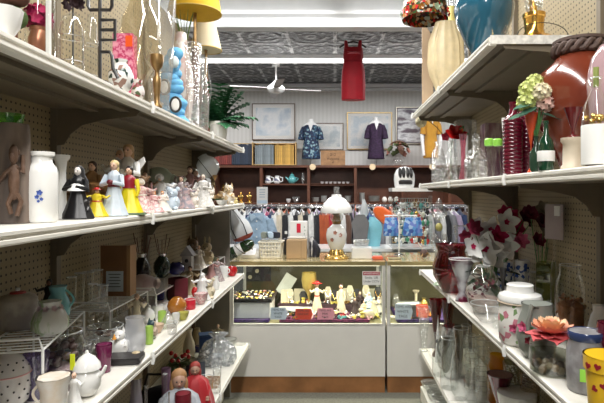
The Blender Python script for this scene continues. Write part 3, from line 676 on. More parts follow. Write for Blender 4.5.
for r_ in range(7):
    for c_ in range(9):
        x, y = -.148 + c_ * .037, -.155 + r_ * .05; t = random.choice((0, 1, 1, 2, 0, 1, 4, 3)); b = B()
        b.at((x + rnd(-.006, .006), y + rnd(-.006, .006), .026), (0, 0, rnd(0, 3))); kk = random.choice((0, 1, 2))
        if kk == 0: b.bloom((0, 0, 0), .016, (0, -.3, 1), 2, 5)
        elif kk == 1: b.ell((0, 0, .003), (.016, .009, .006), 8, 6)
        else: b.tube([(-.014, 0, .003), (-.005, .008, .006), (.006, -.004, .006), (.015, .004, .003)], .0045, 6)
        o = b.build('brooch', bm_[t]); o.location = on(254, 4.26, VZ + .131)
        tag(o, 'small %s brooch on the black tray, %s row from the front, %s from the left' % (['gold', 'cream', 'yellow', 'pink', 'silver', 'teal'][t], ORD[r_], ORD[c_]), 'brooch', 'brooches on the black tray')
# necklaces / jewellery heaps inside the case
def bead_string(cx, cy, z, rad, m, br=.006, n=26, sy=.7):
    b = B()
    for i in range(n): a = 2 * pi * i / n; b.ell((cx + rad * cos(a), cy + rad * sy * sin(a), z + br), br, 6, 4)
    return b
blk = mat('black_board', (.03, .03, .035), .7)
neck_cols = [('pearl', MC['pearl']), ('gold', gold), ('red', red), ('white', white), ('silver', chrome), ('orange', mat('orange_bead', (.75, .2, .03), .3)), ('black', black), ('turquoise', teal)]
pos = [(284, 4.12), (291, 4.2), (300, 4.14), (309, 4.1), (318, 4.1), (327, 4.12), (333, 4.22), (345, 4.1), (352, 4.16), (284, 4.3), (297, 4.32), (340, 4.3), (360, 4.12), (371, 4.14), (378, 4.22), (329, 4.34)]
for i, (px, d) in enumerate(pos):
    nm, m = neck_cols[i % 8]
    o = bead_string(0, 0, 0, rnd(.02, .034), m, .0065, 22).build('bead_bracelet', m); put(o, on(px, d, VZ), rnd(0, 3)); tag(o, '%s bead bracelet lying on the velvet, %s of sixteen counted from the left front' % (nm, ORD[i]), 'bracelet', 'bracelets on the velvet')
jm = mat('yellow_tray', (.75, .62, .30), .5); 
for px, d, wz, label, m in ((286, 4.36, .06, 'leaning jewellery card with pearls near the tray', mat('cream_card', (.55, .51, .38), .7)), (300, 4.4, .07, 'cream jewellery card standing behind the gold chalice', MC['cream_card']), (329, 4.18, .055, 'low yellow dish of orange beads behind the pink card', jm), (346, 4.42, .07, 'cream jewellery card standing between the two robed statues', MC['cream_card']), (370, 4.4, .06, 'cream jewellery card behind the crib figures', MC['cream_card'])):
    if m is jm:
        o = vessel('bowl', .085, .03, 18, .004).build('dish', m); put(o, on(px, d, VZ)); tag(o, label, 'dish')
        b = B()
        for i in range(40): a = rnd(0, 6.3); q = rnd(0, .05); b.ell((q * cos(a), q * sin(a), .026 + rnd(0, .012)), .008, 6, 4)
        o = b.build('beads', MC['orange_bead']); put(o, on(px, d, VZ)); tag(o, 'heap of orange beads in the low yellow dish', 'beads', kind='stuff')
    else:
        o = B().box((0, 0, .09), (wz * 1.6, .006, .18)).build('jewellery_card', m, smooth=False); put(o, on(px, d, VZ), 0, R(-18)); tag(o, label, 'display card')
        bead_string(0, -.012, .06, .03, gold, .004, 20, .1).build('chain', gold, o)
o = B().box((0, 0, .006), (.11, .003, .19)).at((0, 0, 0)).build('glass_card', mat('pale_card', (.60, .64, .60), .4)); put(o, on(286, 4.47, VZ + .29), 0, 0, R(32)); o.location.z = VZ + .2
tag(o, 'pale grey tilted card leaning high at the back of the case', 'display card')
for px, py, l in ((257, 271, 'upper'), (250, 277, 'lower')):
    o = B().prism([(.018 * cos(2 * pi * i / 20), .018 * sin(2 * pi * i / 20)) for i in range(20)], -.003, .003, 'y').build('round_badge', MC['cream_card']); p = W(px, py, 4.575); put(o, p); tag(o, 'round pale badge pinned to the dark board in the case, the %s one' % l, 'badge')
o = B().box((0, 0, .10), (.26, .01, .2)).build('dark_board', blk, smooth=False); put(o, on(257, 4.583, .79)); tag(o, 'dark board at the back of the case behind the brooches', 'board')
# gold chalice, robed statues, crib figures
yg = mat('pale_gold', (.55, .42, .12), .3, .6, var=.15)  # pale gold with slight random tone
o, r, h = V('chalice', 'pale gold chalice standing in the display case', 'chalice', 'L3', 309, 18, 267, [(.45, 0), (.42, .04), (.15, .1), (.13, .38), (.3, .45), (.9, .62), (1, .78), (.95, 1)], yg, z=VZ, by=None, u=None) if 0 else (None, 0, 0)
ch = B().lathe([(.045, 0), (.04, .01), (.012, .03), (.011, .12), (.02, .15), (.055, .2), (.066, .26), (.062, .33), (.056, .33), (.05, .22), (.001, .18)], n=20).build('chalice', yg); put(ch, on(309, 4.36, VZ)); tag(ch, 'tall pale gold chalice standing in the display case', 'chalice')
def statue(px, d, z, h, name, label, robe, trim=None, arms='wide', hat=None, wings=None, hold=None, group=None, hair=None, sk=skin, wide=.27, cat='figurine', rz=0):
    e = empty(name, (wx(px, d), d, z + .0005) if d else px, label, cat, group, rz); w_ = h * wide
    B().lathe([(w_ * .95, 0), (w_, h * .02), (w_ * .72, h * .22), (w_ * .46, h * .46), (w_ * .36, h * .57), (w_ * .45, h * .69), (w_ * .40, h * .76), (w_ * .14, h * .82)], n=28, flute=.05, nf=9, sy=.8).build('robe', robe, e)
    b = B().ell((0, 0, h * .9), (h * .066, h * .07, h * .085), 14, 10); b.ell((0, -h * .08, h * .89), (h * .014, h * .02, h * .02), 6, 4); b.tube([(0, 0, h * .78), (0, 0, h * .86)], h * .035, 8); b.build('head', sk, e)
    eb = B()
    for q in (-1, 1): eb.ell((q * h * .03, -h * .074, h * .905), h * .010, 6, 4)
    eb.build('eyes', ink, e)
    for q in (-1, 1):
        ab = B()
        if arms == 'wide': ab.tube([(q * w_ * .45, 0, h * .72), (q * w_ * .95, -.01, h * .66), (q * w_ * 1.2, -h * .04, h * .74)], [h * .05, h * .045, h * .028], 8)
        elif arms == 'fold': ab.tube([(q * w_ * .5, 0, h * .72), (q * w_ * .72, -h * .07, h * .56), (q * w_ * .1, -h * .15, h * .6)], [h * .052, h * .05, h * .035], 8)
        else: ab.tube([(q * w_ * .5, 0, h * .72), (q * w_ * .68, -h * .02, h * .52), (q * w_ * .6, -h * .05, h * .38)], [h * .05, h * .042, h * .03], 8)
        ab.build('arm', robe, e)
    if hair: B().ell((0, h * .022, h * .925), (h * .08, h * .08, h * .08), 14, 8).ell((0, h * .045, h * .84), (h * .075, h * .045, h * .11), 12, 8).build('hair', hair, e)
    if hat == 'halo': B().tube([(h * .1 * cos(2 * pi * i / 18), h * .03, h * .93 + h * .12 * sin(2 * pi * i / 18)) for i in range(18)], h * .012, 6, True).build('halo', gold, e)
    elif hat == 'brim': B().lathe([(h * .17, 0), (h * .16, h * .012), (h * .085, h * .02), (h * .07, h * .07), (.001, h * .085)], (0, 0, h * .95), n=16).build('hat', trim or robe, e)
    elif hat == 'veil': B().loft([(h * .5, w_ * .60, w_ * .42, 0, h * .05), (h * .7, w_ * .56, w_ * .40, 0, h * .05), (h * .84, h * .10, h * .08, 0, h * .055), (h * .95, h * .09, h * .08, 0, h * .045), (h * 1.01, h * .04, h * .04, 0, h * .04)], 18).build('veil', trim or robe, e)
    elif hat == 'bonnet': B().ell((0, h * .02, h * .93), (h * .11, h * .1, h * .1), 14, 8).tube([(h * .12 * cos(a), -h * .045, h * .91 + h * .12 * sin(a)) for a in [R(x) for x in range(-20, 201, 20)]], h * .018, 6).build('bonnet', trim or robe, e)
    if wings:
        for q in (-1, 1): B().at((q * w_ * .2, h * .07, h * .58), (0, R(q * 14), 0)).prism([(0, 0), (q * h * .07, h * .02), (q * h * .13, h * .2), (q * h * .09, h * .27), (q * h * .03, h * .2)], 0, h * .025, 'y').build('wing', wings, e)
    if trim: B().lathe([(w_ * .41, h * .52), (w_ * .43, h * .54), (w_ * .40, h * .56)], n=20, sy=.85).build('belt', trim, e)
    if hold: B().ell((0, -h * .16, h * .6), (h * .06, h * .05, h * .05), 10, 6).build('held_bundle', hold, e)
    return e
ivory = mat('ivory_ceramic', (.72, .64, .47), .35, var=.08)
statue(317, 4.30, VZ, .26, 'robed_statue', 'ivory robed statue with outstretched arms and broad hat in the case', ivory, red, 'wide', 'brim', wide=.2)
statue(341, 4.30, VZ, .245, 'robed_statue', 'ivory robed statue with lowered arms and dark hair in the case', ivory, None, 'down', None, hair=mat('dark_hair', (.03, .018, .012), .6), wide=.19)
for q, l in ((-1, 'left'), (1, 'right')):
    o = B().ell((0, 0, .045), (.025, .02, .045), 10, 8).build('red_bottle', red); put(o, on(317 + q * 9.5, 4.4, VZ)); tag(o, 'small rounded red bottle to the %s of the broad-hatted statue' % l, 'bottle')
crib = [(355, 4.22, .14, mat('dark_robe', (.05, .03, .03), .5), 'dark brown', 'down'), (360, 4.34, .17, MC['dark_robe'], 'dark-robed tall', 'fold'), (364, 4.2, .12, ivory, 'ivory kneeling', 'fold'), (369, 4.3, .17, ltblue, 'pale blue', 'fold'), (374, 4.2, .15, ivory, 'cream', 'wide'), (379, 4.3, .13, offw, 'beige', 'fold')]
for px, d, h, m, l, a in crib:
    statue(px, d, VZ, h, 'crib_figure', '%s nativity figure at the right end of the case' % l, m, None, a, 'veil' if m is not ivory else None, wide=.32, group='nativity figures in the case')
o = B().loft([(0, .05, .03, 0, 0), (.02, .055, .035, 0, 0), (.05, .05, .03, 0, 0), (.06, .03, .02, .01, 0)], 14).build('crib_animal', ivory); put(o, on(368, 4.12, VZ)); tag(o, 'small cream lying animal in front of the nativity figures', 'figurine'); B().ell((-.055, 0, .06), (.022, .016, .02), 10, 6).build('head', ivory, o)
# price cards
def card(px, d, z, w_, h_, col, cname, lines, label, arrow=True):
    o = B().prism([(-w_ / 2, 0), (w_ / 2, 0), (w_ / 2 + (.018 if arrow else 0), h_ / 2), (w_ / 2, h_), (-w_ / 2, h_)], -.001, .001, 'y').build('price_card', mat('card_' + cname, col, .7, var=.02), smooth=False)
    put(o, on(px, d, z), 0, R(-8)); tag(o, label, 'price card')
    for i, t in enumerate(lines): text(t, h_ * .24, (0, -.0022, h_ * (.80 - .3 * i)), ink, o)
card(278, 4.045, VZ, .125, .095, (.55, .62, .75), 'blue', ['ITEMS ARE', 'WHITE', 'TAGS'], 'pale blue arrow-shaped price card left of the red one')
card(303, 4.045, VZ, .125, .085, (.62, .05, .02), 'red', ['ITEMS ARE', 'HALF OFF'], 'red arrow-shaped price card in the middle of the case')
card(325, 4.045, VZ, .125, .09, (.80, .33, .42), 'pink', ['ITEMS ARE', 'PINK', 'TAGS'], 'pink price card in front of the broad-hatted statue')
card(403, 4.045, VZ, .125, .125, (.55, .62, .72), 'sky', ['ITEMS ARE', 'WHITE', 'TAGS'], 'pale blue price card in the second case')
card(422, 4.10, VZ, .09, .11, (.75, .08, .02), 'scarlet', [], 'red-orange card beside the pale blue card in the second case')
p = W(371.5, 285, 3.999)
e = empty('warning_sign', (p.x, 3.999, p.z), 'small warning sign with red header taped to the glass', 'sign')
B().box((0, 0, .055), (.145, .0015, .11)).build('board', paper, e, smooth=False)
B().box((0, -.001, .092), (.135, .0015, .028)).build('header', mat('sign_red', (.42, .02, .05), .5, var=0), e, smooth=False)
text('WARNING', .026, (0, -.0025, .092), paper, e); text('Smile. UR', .027, (0, -.0015, .058), ink, e); text('Under CCTV', .023, (0, -.0015, .028), ink, e)
# second case contents
sb = mat('slate_box', (.13, .14, .13), .6)
o = B().box((0, 0, .05), (.19, .12, .1)).build('grey_box', sb, smooth=False, bevel=.003); put(o, on(409, 4.22, VZ)); tag(o, 'dark grey felt jewellery box in the second case', 'box')
o = B().tube([(-.10, 0, .014), (.08, 0, .02)], .014, 10).build('paper_roll', paper); put(o, on(409, 4.145, VZ + .03)); o.location.z = VZ + .085; o.location.y = 4.14; tag(o, 'white rolled paper leaning on the grey box', 'paper roll')
ob = bead_string(0, 0, .0, .035, MC['orange_bead'], .012, 18).build('bead_necklace', MC['orange_bead']); put(ob, on(427, 4.14, VZ)); tag(ob, 'heap of bright orange beads in the second case', 'necklace')
for i, (px, d, h, m, l) in enumerate([(396, 4.42, .13, GF, 'clear glass stopper jar'), (416, 4.44, .16, ivory, 'cream tall figurine'), (424, 4.4, .10, yg, 'small gold ornament')]):
    o = vessel(['ginger', 'stick', 'vase'][i], .035, h, 14, .003).build('ornament', m); put(o, on(px, d, VZ)); tag(o, l + ' at the back of the second case', 'ornament')
# ================================================================ on the cases
# milk-glass lamp
mg = mat('milk_glass', (.88, .88, .86), .12, var=.01, coat=.6)
d = 4.2; s = d / F; e = empty('table_lamp', on(336.5, d), 'white milk-glass parlour lamp with domed shade, flowers on the base', 'lamp')
B().lathe([(.10, 0), (.103, .008), (.09, .022), (.07, .034), (.065, .05), (.05, .075)], n=24, flute=.02, nf=12).build('base', gold, e)
B().lathe([(.05, .075), (.06, .09), (.082, .15), (.088, .20), (.078, .245), (.05, .27), (.035, .285)], n=24).build('body', mg, e)
for a, z in ((-1.2, .2), (-2.0, .16), (-1.7, .22)): B().bloom((.083 * cos(a), .083 * sin(a), z), .018, (cos(a), sin(a), 0), 2, 5).build('painted_flower', mat('rose_brown', (.5, .22, .15), .5), e)
B().lathe([(.03, .285), (.036, .30), (.04, .315), (.03, .33), (.024, .36), (.03, .375)], n=20).build('burner', brass, e); B().lathe([(.028, .30), (.05, .32), (.055, .35), (.04, .385), (.03, .40)], n=20).build('glass_font', GF, e)
B().lathe([(.135, .38), (.137, .385), (.130, .42), (.108, .46), (.07, .50), (.045, .515), (.04, .535), (.036, .535), (.04, .51), (.066, .494), (.104, .454), (.126, .418), (.132, .382)], n=32).build('shade', mg, e)
B().lathe([(.028, .37), (.034, .41), (.024, .47), (.022, .60), (.0215, .60)], n=16).build('chimney', GF, e)
# basket with holes
bk = mat('cream_plastic', (.86, .82, .70), .4, var=.03)
e = empty('laundry_basket', on(271.5, 4.25), 'small cream plastic basket with pierced sides on the case', 'basket')
w1, w2, dd, hh = .082, .095, .075, .135
for q in (-1, 1):
    g = B()
    for r_ in range(5):
        z = .012 + r_ * .03; t = z / hh; ww = w1 + (w2 - w1) * t; g.box((0, q * (dd + .006 * t), z), (ww * 2, .006, .010))
    for c_ in range(8): x = -1 + c_ * 2 / 7; g.tube([(x * w1, q * dd, 0), (x * w2, q * (dd + .006), hh)], .005, 4)
    g.build('pierced_side', bk, e, smooth=False)
    g = B()
    for r_ in range(6): z = .012 + r_ * .024; t = z / hh; g.box((q * (w1 + (w2 - w1) * t), 0, z), (.006, dd * 2, .010))
    for c_ in range(7): y = -1 + c_ * 2 / 6; g.tube([(q * w1, y * dd, 0), (q * w2, y * (dd + .006), hh)], .005, 4)
    g.build('end_side', bk, e, smooth=False)
B().box((0, 0, .004), (w1 * 2, dd * 2, .008)).build('base', bk, e, smooth=False)
B().tube([(-w2 - .004, -dd - .01, hh), (w2 + .004, -dd - .01, hh), (w2 + .004, dd + .01, hh), (-w2 - .004, dd + .01, hh)], .007, 6, True).build('rim', bk, e)
o = B().box((0, 0, .06), (.15, .12, .1)).build('clear_packet', GF, smooth=False, bevel=.01); put(o, on(270, 4.25, DT + .055)); tag(o, 'clear plastic packet filling the cream basket', 'packet')
for i, (dx, m, l) in enumerate([(-.05, mat('grey_green_item', (.25, .28, .24), .5), 'grey-green'), (.0, ltblue, 'pale blue'), (.05, mat('dark_item', (.03, .035, .05), .5), 'dark')]):
    o = B().box((0, 0, .02), (.045, .09, .05)).build('small_packet', m, bevel=.006); put(o, on(270, 4.25, DT + .17) + Vector((dx, 0, 0)), .3 * i); tag(o, '%s packet on top of the clear packet in the basket' % l, 'packet')
cb = mat('cardboard', (.50, .34, .19), .8, var=.06)
e = empty('cardboard_box', on(297, 4.22), 'plain tan cardboard box on the display case', 'box'); B().box((0, 0, .078), (.165, .15, .155)).build('body', cb, e, smooth=False, bevel=.002); B().box((.04, -.0765, .078), (.003, .001, .15)).build('seam', mat('box_seam', (.32, .2, .1), .8), e, smooth=False)
o = B().box((0, 0, .012), (.155, .09, .02)).build('folded_cloth', white, bevel=.008); put(o, on(297, 4.26, DT + .157)); tag(o, 'white folded cloth on the tan cardboard box', 'cloth')
e = empty('white_carton', on(299, 4.40, DT), 'tall white carton with a red stripe behind the cardboard box', 'carton'); B().box((0, 0, .15), (.15, .08, .30)).build('body', paper, e, smooth=False, bevel=.003); B().box((-.0, -.0405, .24), (.035, .002, .08)).build('red_stripe', mat('stripe_red', (.62, .01, .04), .5), e, smooth=False)
for a, z in ((.05, .25), (.055, .22), (.05, .19)): B().ell((a, -.041, z), (.006, .002, .008), 8, 6).build('printed_flower', mat('print_grey', (.45, .5, .45), .6), e)
o = B().tube([(0, 0, 0), (0, 0, .03), (0, 0, .14), (0, 0, .15), (0, 0, .19)], [.022, .024, .024, .01, .008], 12).build('spray_bottle', black); put(o, on(286, 4.42)); B().tube([(0, 0, .185), (0, 0, .21)], .012, 8).build('cap', white, o); tag(o, 'black bottle with white cap beside the white carton', 'bottle')
zb = mottle('zebra_cloth', [(.02, .02, .03), (.6, .6, .6), (.03, .03, .05), (.02, .02, .03)], 16, .8, 'soft', stretch=(2, 1, .3))
o = B().loft([(0, .05, .05, 0, 0), (.06, .05, .06, .01, 0), (.12, .035, .05, -.005, 0), (.17, .012, .02, -.01, 0)], 20, .14, 6).build('striped_scarf', zb); put(o, on(313, 4.3)); tag(o, 'black and white striped scarf heaped right of the cardboard box', 'scarf')
o = B().loft([(0, .09, .05, 0, 0), (.03, .095, .06, 0, 0), (.06, .07, .045, .02, 0), (.08, .03, .02, .03, 0)], 18, .12, 5).build('plastic_bag', mat('thin_white_plastic', (.80, .81, .83), .3)); put(o, on(250, 4.22)); tag(o, 'crumpled white plastic bag lying left of the cream basket', 'bag')
# pole sign
e = empty('rail_sign', (wx(261, 5.9) - .03, 6.22, 0), 'white and pale blue notice on a pole above the clothes rail', 'sign'); B().tube([(0, 0, .0), (0, 0, 1.47)], .01, 8).build('pole', chrome, e); B().prism([(.12 * cos(2 * pi * i / 20), .12 * sin(2 * pi * i / 20)) for i in range(20)], 0, .02, 'z').build('foot', chrome, e)
B().box((0, -.014, 1.565), (.135, .006, .22)).build('notice', paper, e, smooth=False); B().box((0, -.018, 1.49), (.12, .002, .04)).build('blue_band', ltblue, e, smooth=False)
for z in (1.64, 1.61, 1.58, 1.55): B().box((0, -.018, z), (.07, .001, .008)).build('print_line', mat('print_blue', (.35, .45, .55), .6), e, smooth=False)
# neck display busts on the back counter
BC = 1.035
def neck(px, d, z, w_, h, m, label):
    o = B().prism([(-w_ * .3, 0), (w_ * .3, 0), (w_ / 2, h * .75), (w_ * .24, h), (-w_ * .24, h), (-w_ / 2, h * .75)], -.02, .02, 'y').build('necklace_stand', m, smooth=False, bevel=.006); put(o, on(px, d, z), 0, R(-6)); tag(o, label, 'necklace stand'); return o
neck(360.5, 5.2, BC, .185, .34, mat('grey_velvet', (.16, .16, .165), .9), 'dark grey velvet necklace stand on the white counter edge')
o = B().loft([(0, .06, .05, 0, 0), (.05, .07, .06, 0, 0), (.2, .09, .065, 0, 0), (.25, .07, .05, 0, 0), (.29, .04, .03, -.01, 0), (.31, .03, .026, -.02, 0)], 18).build('turquoise_bust', mat('turquoise_cloth', (.22, .55, .66), .6)); put(o, on(374, 5.33, BC)); tag(o, 'turquoise bust beside the dark grey necklace stand', 'bust')
o = B().loft([(0, .02, .02, 0, 0), (.30, .018, .018, 0, 0), (.36, .05, .03, 0, 0), (.42, .035, .03, 0, 0), (.50, .012, .012, -.01, 0)], 12).build('silver_bottle_stopper', mat('silver_ceramic', (.55, .58, .60), .3)); put(o, on(364.5, 5.42, BC)); o.name = 'silver_statuette'; tag(o, 'slim silver statuette rising behind the dark grey necklace stand', 'statuette')
# blue bags on a T stand
e = empty('bag_stand', on(399, 4.45), 'thin white T-shaped stand on the second case', 'stand'); B().tube([(0, 0, 0), (0, 0, .35)], .006, 8).build('pole', wire, e); B().tube([(-.13, 0, .345), (.16, 0, .345)], .006, 8).build('crossbar', wire, e); B().lathe([(.05, 0), (.048, .006), (.006, .012)], n=18).build('foot', chrome, e); B().ell((0, 0, .36), .018, 10, 8).build('finial', wire, e)
bb = mottle('blue_print', [(.05, .15, .50), (.10, .30, .65), (.35, .50, .75), (.04, .09, .35), (.15, .22, .6)], 34, .6)
for px, w_, l in ((391, .135, 'smaller blue patterned pouch hanging left of the stand pole'), (412.5, .17, 'larger blue patterned pouch hanging right of the stand pole')):
    o = B().loft([(0, w_ * .48, .016, 0, 0), (.02, w_ * .52, .024, 0, 0), (.10, w_ * .47, .02, 0, 0), (.165, w_ * .38, .012, 0, 0)], 20, .05, 7).build('cloth_pouch', bb); put(o, (wx(px, 4.45), 4.45, DT + .165)); tag(o, l, 'pouch'); B().tube([(-.03, 0, .16), (0, 0, .185), (.03, 0, .16)], .003, 5).build('handle', wire, o)
# earring display cabinet with helmet
d = 4.62; ex = wx(410, 4.6); zt = 1.6 - (187.5 - 193) * d / F
ew = .36; eh = zt - BC
e = empty('earring_display', (ex + .0, 5.2, BC), 'tall clear acrylic display with a white top, crammed with earrings', 'display stand'); ew = 39 * 5.2 / F; eh = 1.6 + 5 * 5.2 / F - BC; e.location.x = wx(410, 5.2)
B().box((0, 0, eh - .018), (ew, .34, .036)).build('top', white, e, smooth=False); B().box((0, 0, .01), (ew, .34, .02)).build('base', white, e, smooth=False)
for a in (-1, 1):
    B().box((a * (ew / 2 - .003), 0, eh / 2), (.004, .33, eh - .06)).build('acrylic_side', G2, e, smooth=False)
B().box((0, -.166, eh / 2), (ew - .01, .004, eh - .06)).build('acrylic_front', G2, e, smooth=False)
for q in range(5): B().tube([(-ew / 2 + .01, -.05, .13 + q * .095), (ew / 2 - .01, -.05, .13 + q * .095)], .004, 6).build('rod', chrome, e)
cols_ = [('silver', mat('bright_silver', (.85, .86, .88), .25, .5)), ('gold', gold), ('black', black), ('green', mat('green_bead', (.05, .28, .16), .3)), ('red', red), ('pearl', MC['pearl']), ('turquoise', teal)]
for r_ in range(5):
    for k in range(16):
        nm, m = random.choice(cols_ + cols_[:1] * 4 + cols_[5:6] * 3); b = B(); L_ = rnd(.055, .1); x = -ew / 2 + .03 + k * (ew - .06) / 15
        b.tube([(0, 0, 0), (0, 0, -L_ * .5)], .0025, 5)
        if rnd(0, 1) > .5: b.tube([(L_ * .3 * cos(2 * pi * i / 12), 0, -L_ * .7 + L_ * .3 * sin(2 * pi * i / 12)) for i in range(12)], .004, 5, True)
        else: b.ell((0, 0, -L_ * .7), (.022, .012, .024), 8, 6).ell((0, 0, -L_), (.011, .008, .012), 8, 6)
        o = b.build('earring', m); put(o, (e.location.x + x, 5.145, BC + .127 + r_ * .095)); tag(o, '%s dangling earring, %s from the left on the %s rod' % (nm, ORD[k], ['lowest', 'second lowest', 'middle', 'second highest', 'top'][r_]), 'earring', 'earrings in the acrylic display')
hz = BC + eh; s = 5.2 / F
e = empty('helmet', (wx(405, 5.15), 5.2, hz + .001), 'white helmet with black vents on top of the earring display', 'helmet'); r = 10.5 * s
b = B(); b.lathe([(r * .88, 0), (r * .95, .03), (r, .09), (r * .96, .14), (r * .75, .19), (r * .4, .215), (.001, .222)], n=28, sy=1.1); b.build('shell', white, e)
B().at((0, -r * .86, .035)).loft([(0, r * .62, .03, 0, 0), (.03, r * .66, .04, 0, .0), (.06, r * .5, .03, 0, .02)], 16).build('face_opening', black, e)
for q in (-2, -.7, .7, 2):
    pts = [(q * r * .25 , -r * 1.1 * cos(t) * (1 - abs(q) * .06), .09 + .14 * sin(t) * (1 - abs(q) * .04)) for t in [R(x) for x in range(5, 66, 10)]]
    B().tube(pts, [.008, .017, .02, .02, .018, .014, .006], 8).build('vent', black, e)
# small things on the case tops
e = empty('white_gift_box', on(361.5, 4.22), 'small square white box with a clear crystal dish on top', 'box'); B().box((0, 0, .045), (.165, .14, .09)).build('body', paper, e, smooth=False, bevel=.003)
o = vessel([(.5, 0), (.7, .1), (.9, .5), (1, 1)], .07, .06, 18, .003, .06, 9).build('crystal_dish', GC); put(o, on(361, 4.22, DT + .091)); tag(o, 'cut-crystal dish standing on the small white box', 'dish')
o = B().box((0, 0, .014), (.09, .08, .026)).build('coral_box', mat('coral', (.75, .16, .08), .5), bevel=.008); put(o, on(377.5, 4.12)); tag(o, 'small flat coral-red box beside the white box', 'box')
o = vessel([(.8, 0), (.9, .3), (1, 1)], .062, .02, 22, .003, sy=.7).build('silver_tray', chrome); put(o, on(394.5, 4.15)); tag(o, 'small oval silver tray at the left end of the second case', 'tray')
e = empty('spiky_ornament', on(424, 4.2), 'small dark spherical ornament with tilted stick on the second case', 'ornament'); B().ell((0, 0, .04), .035, 12, 8).build('ball', mat('dark_wicker', (.10, .06, .05), .7, bump=.8, scale=60), e); B().tube([(-.01, 0, .07), (-.05, 0, .13)], .004, 6).build('stick', offw, e)
for k in range(6): a = k * pi / 3; B().tube([(.03 * cos(a), .03 * sin(a), .04), (.055 * cos(a), .055 * sin(a), .015 + .04 * (k % 2))], [.006, .002], 6).build('prong', brass, e)
# bags hanging from the shelf end
d = 3.97; p = W(239, 226, d)
e = empty('hanging_bag', (p.x, d, p.z), 'grey-white soft bag with black straps hanging at the end of the left shelves', 'bag', rz=0); e.rotation_euler = (0, R(-22), 0)
B().loft([(-.10, .07, .05, 0, 0), (-.08, .085, .06, 0, 0), (.0, .082, .06, 0, 0), (.05, .06, .045, 0, 0), (.09, .045, .035, 0, 0), (.13, .035, .03, 0, 0), (.145, .015, .015, 0, 0)], 20, .04, 6).build('body', mat('grey_white_cloth', (.58, .60, .62), .6), e)
B().loft([(-.118, .05, .04, 0, 0), (-.10, .078, .055, 0, 0), (-.085, .086, .062, 0, 0)], 18).build('red_bottom', mat('rust_red', (.32, .06, .04), .6), e)
for q in (-1, 1): B().tube([(q * .045, -.058, -.09), (q * .05, -.068, 0), (q * .03, -.05, .08), (0, -.02, .16)], .004, 6).build('strap', black, e)
p = W(240, 249, 3.96)
e = empty('green_bottle', (p.x, 3.96, p.z), 'dark green glass bottle with white label slung sideways in black wire', 'bottle'); e.rotation_euler = (0, R(63), 0)
B().lathe([(.001, -.125), (.042, -.12), (.046, -.11), (.046, .06), (.04, .09), (.02, .12), (.001, .125)], n=22).build('body', mat('bottle_green', (.015, .04, .015), .1, coat=.6), e)
B().lathe([(.0465, -.035), (.0472, -.034), (.0472, .022), (.0465, .023)], n=22).build('label', paper, e)
for z in (-.07, .0, .07): B().tube([(.05 * cos(2 * pi * i / 16), .05 * sin(2 * pi * i / 16), z + .02 * cos(2 * pi * i / 16)) for i in range(16)], .003, 5, True).build('wire_loop', black, e)
B().tube([(0, 0, .07), (-.09, -.0, .05), (-.16, 0, .0)], .003, 5).build('hanging_wire', black, e)

# ---- more jewellery and trinkets that crowd the lit case
o = B().box((0, 0, .03), (.80, .22, .06)).build('display_step', mat('plum_step', (.06, .03, .04), .9), smooth=False, bevel=.005); put(o, on(324, 4.44, VZ)); o.location.z = VZ + .0005; tag(o, 'plum velvet step along the back of the case', 'display step')
names = ['cream', 'gold', 'white', 'silver', 'yellow', 'red', 'turquoise', 'black', 'pink']
mats_ = [MC['pearl'], gold, white, chrome, MC['yellow_enamel'], red, teal, black, pink]
k = 0
for (pa, pb_, d, z0, n) in ((284, 381, 4.08, 0, 13), (282, 379, 4.16, 0, 12), (286, 381, 4.24, 0, 12), (288, 374, 4.36, .0605, 14)):
    for i in range(n):
        px = pa + (pb_ - pa) * (i + .5) / n; t = random.choice([0, 0, 0, 1, 1, 2, 2, 3, 4, 5, 6, 7, 8]); b = B(); q = i % 4
        if q == 0: b.bloom((0, 0, .006), .026, (0, -.7, 1), 2, 6)
        elif q == 1:
            for j in range(12): b.ell((rnd(-.024, .024), rnd(-.018, .018), rnd(.004, .018)), .007, 6, 4)
        elif q == 2: b.lathe([(.012, 0), (.02, .01), (.012, .03), (.02, .045), (.001, .05)], n=12)
        else: b.tube([(.026 * cos(a), .02 * sin(a), .006 + .012 * sin(3 * a)) for a in [2 * pi * j / 16 for j in range(16)]], .006, 6, True)
        o = b.build(['flower_brooch', 'bead_cluster', 'trinket_jar', 'necklace'][q], mats_[t]); put(o, on(px, d + rnd(-.01, .01), VZ + .001 + z0), rnd(0, 3)); k += 1
        tag(o, '%s %s on the plum velvet, %s from the left in the %s row' % (names[t], ['flower brooch', 'bead cluster', 'trinket jar', 'coiled necklace'][q], ORD[i], {4.08: 'front', 4.16: 'middle', 4.24: 'rear', 4.36: 'step'}[d]), 'jewellery', 'jewellery crowding the lit case')
for i, (px, h, t) in enumerate(((290, .12, 0), (303, .10, 7), (328, .14, 3), (335, .11, 1), (350, .15, 0), (357, .12, 4), (366, .16, 2), (378, .14, 1))):
    o = B().prism([(-.022, 0), (.022, 0), (.034, h * .7), (.018, h), (-.018, h), (-.034, h * .7)], -.006, .006, 'y').build('necklace_stand', [MC['cream_card'], blk][i % 2], smooth=False, bevel=.003); put(o, on(px, 4.38, VZ + .0615), 0, R(-8)); tag(o, 'small %s necklace stand on the plum step, %s from the left' % (['cream', 'black'][i % 2], ORD[i]), 'necklace stand', 'necklace stands on the step')
    b = B()
    for j in range(13): a = pi * j / 12; b.ell((.022 * cos(a), -.010, h * .72 - .045 * sin(a)), .0055, 6, 4)
    b.build('beads', mats_[t], o)
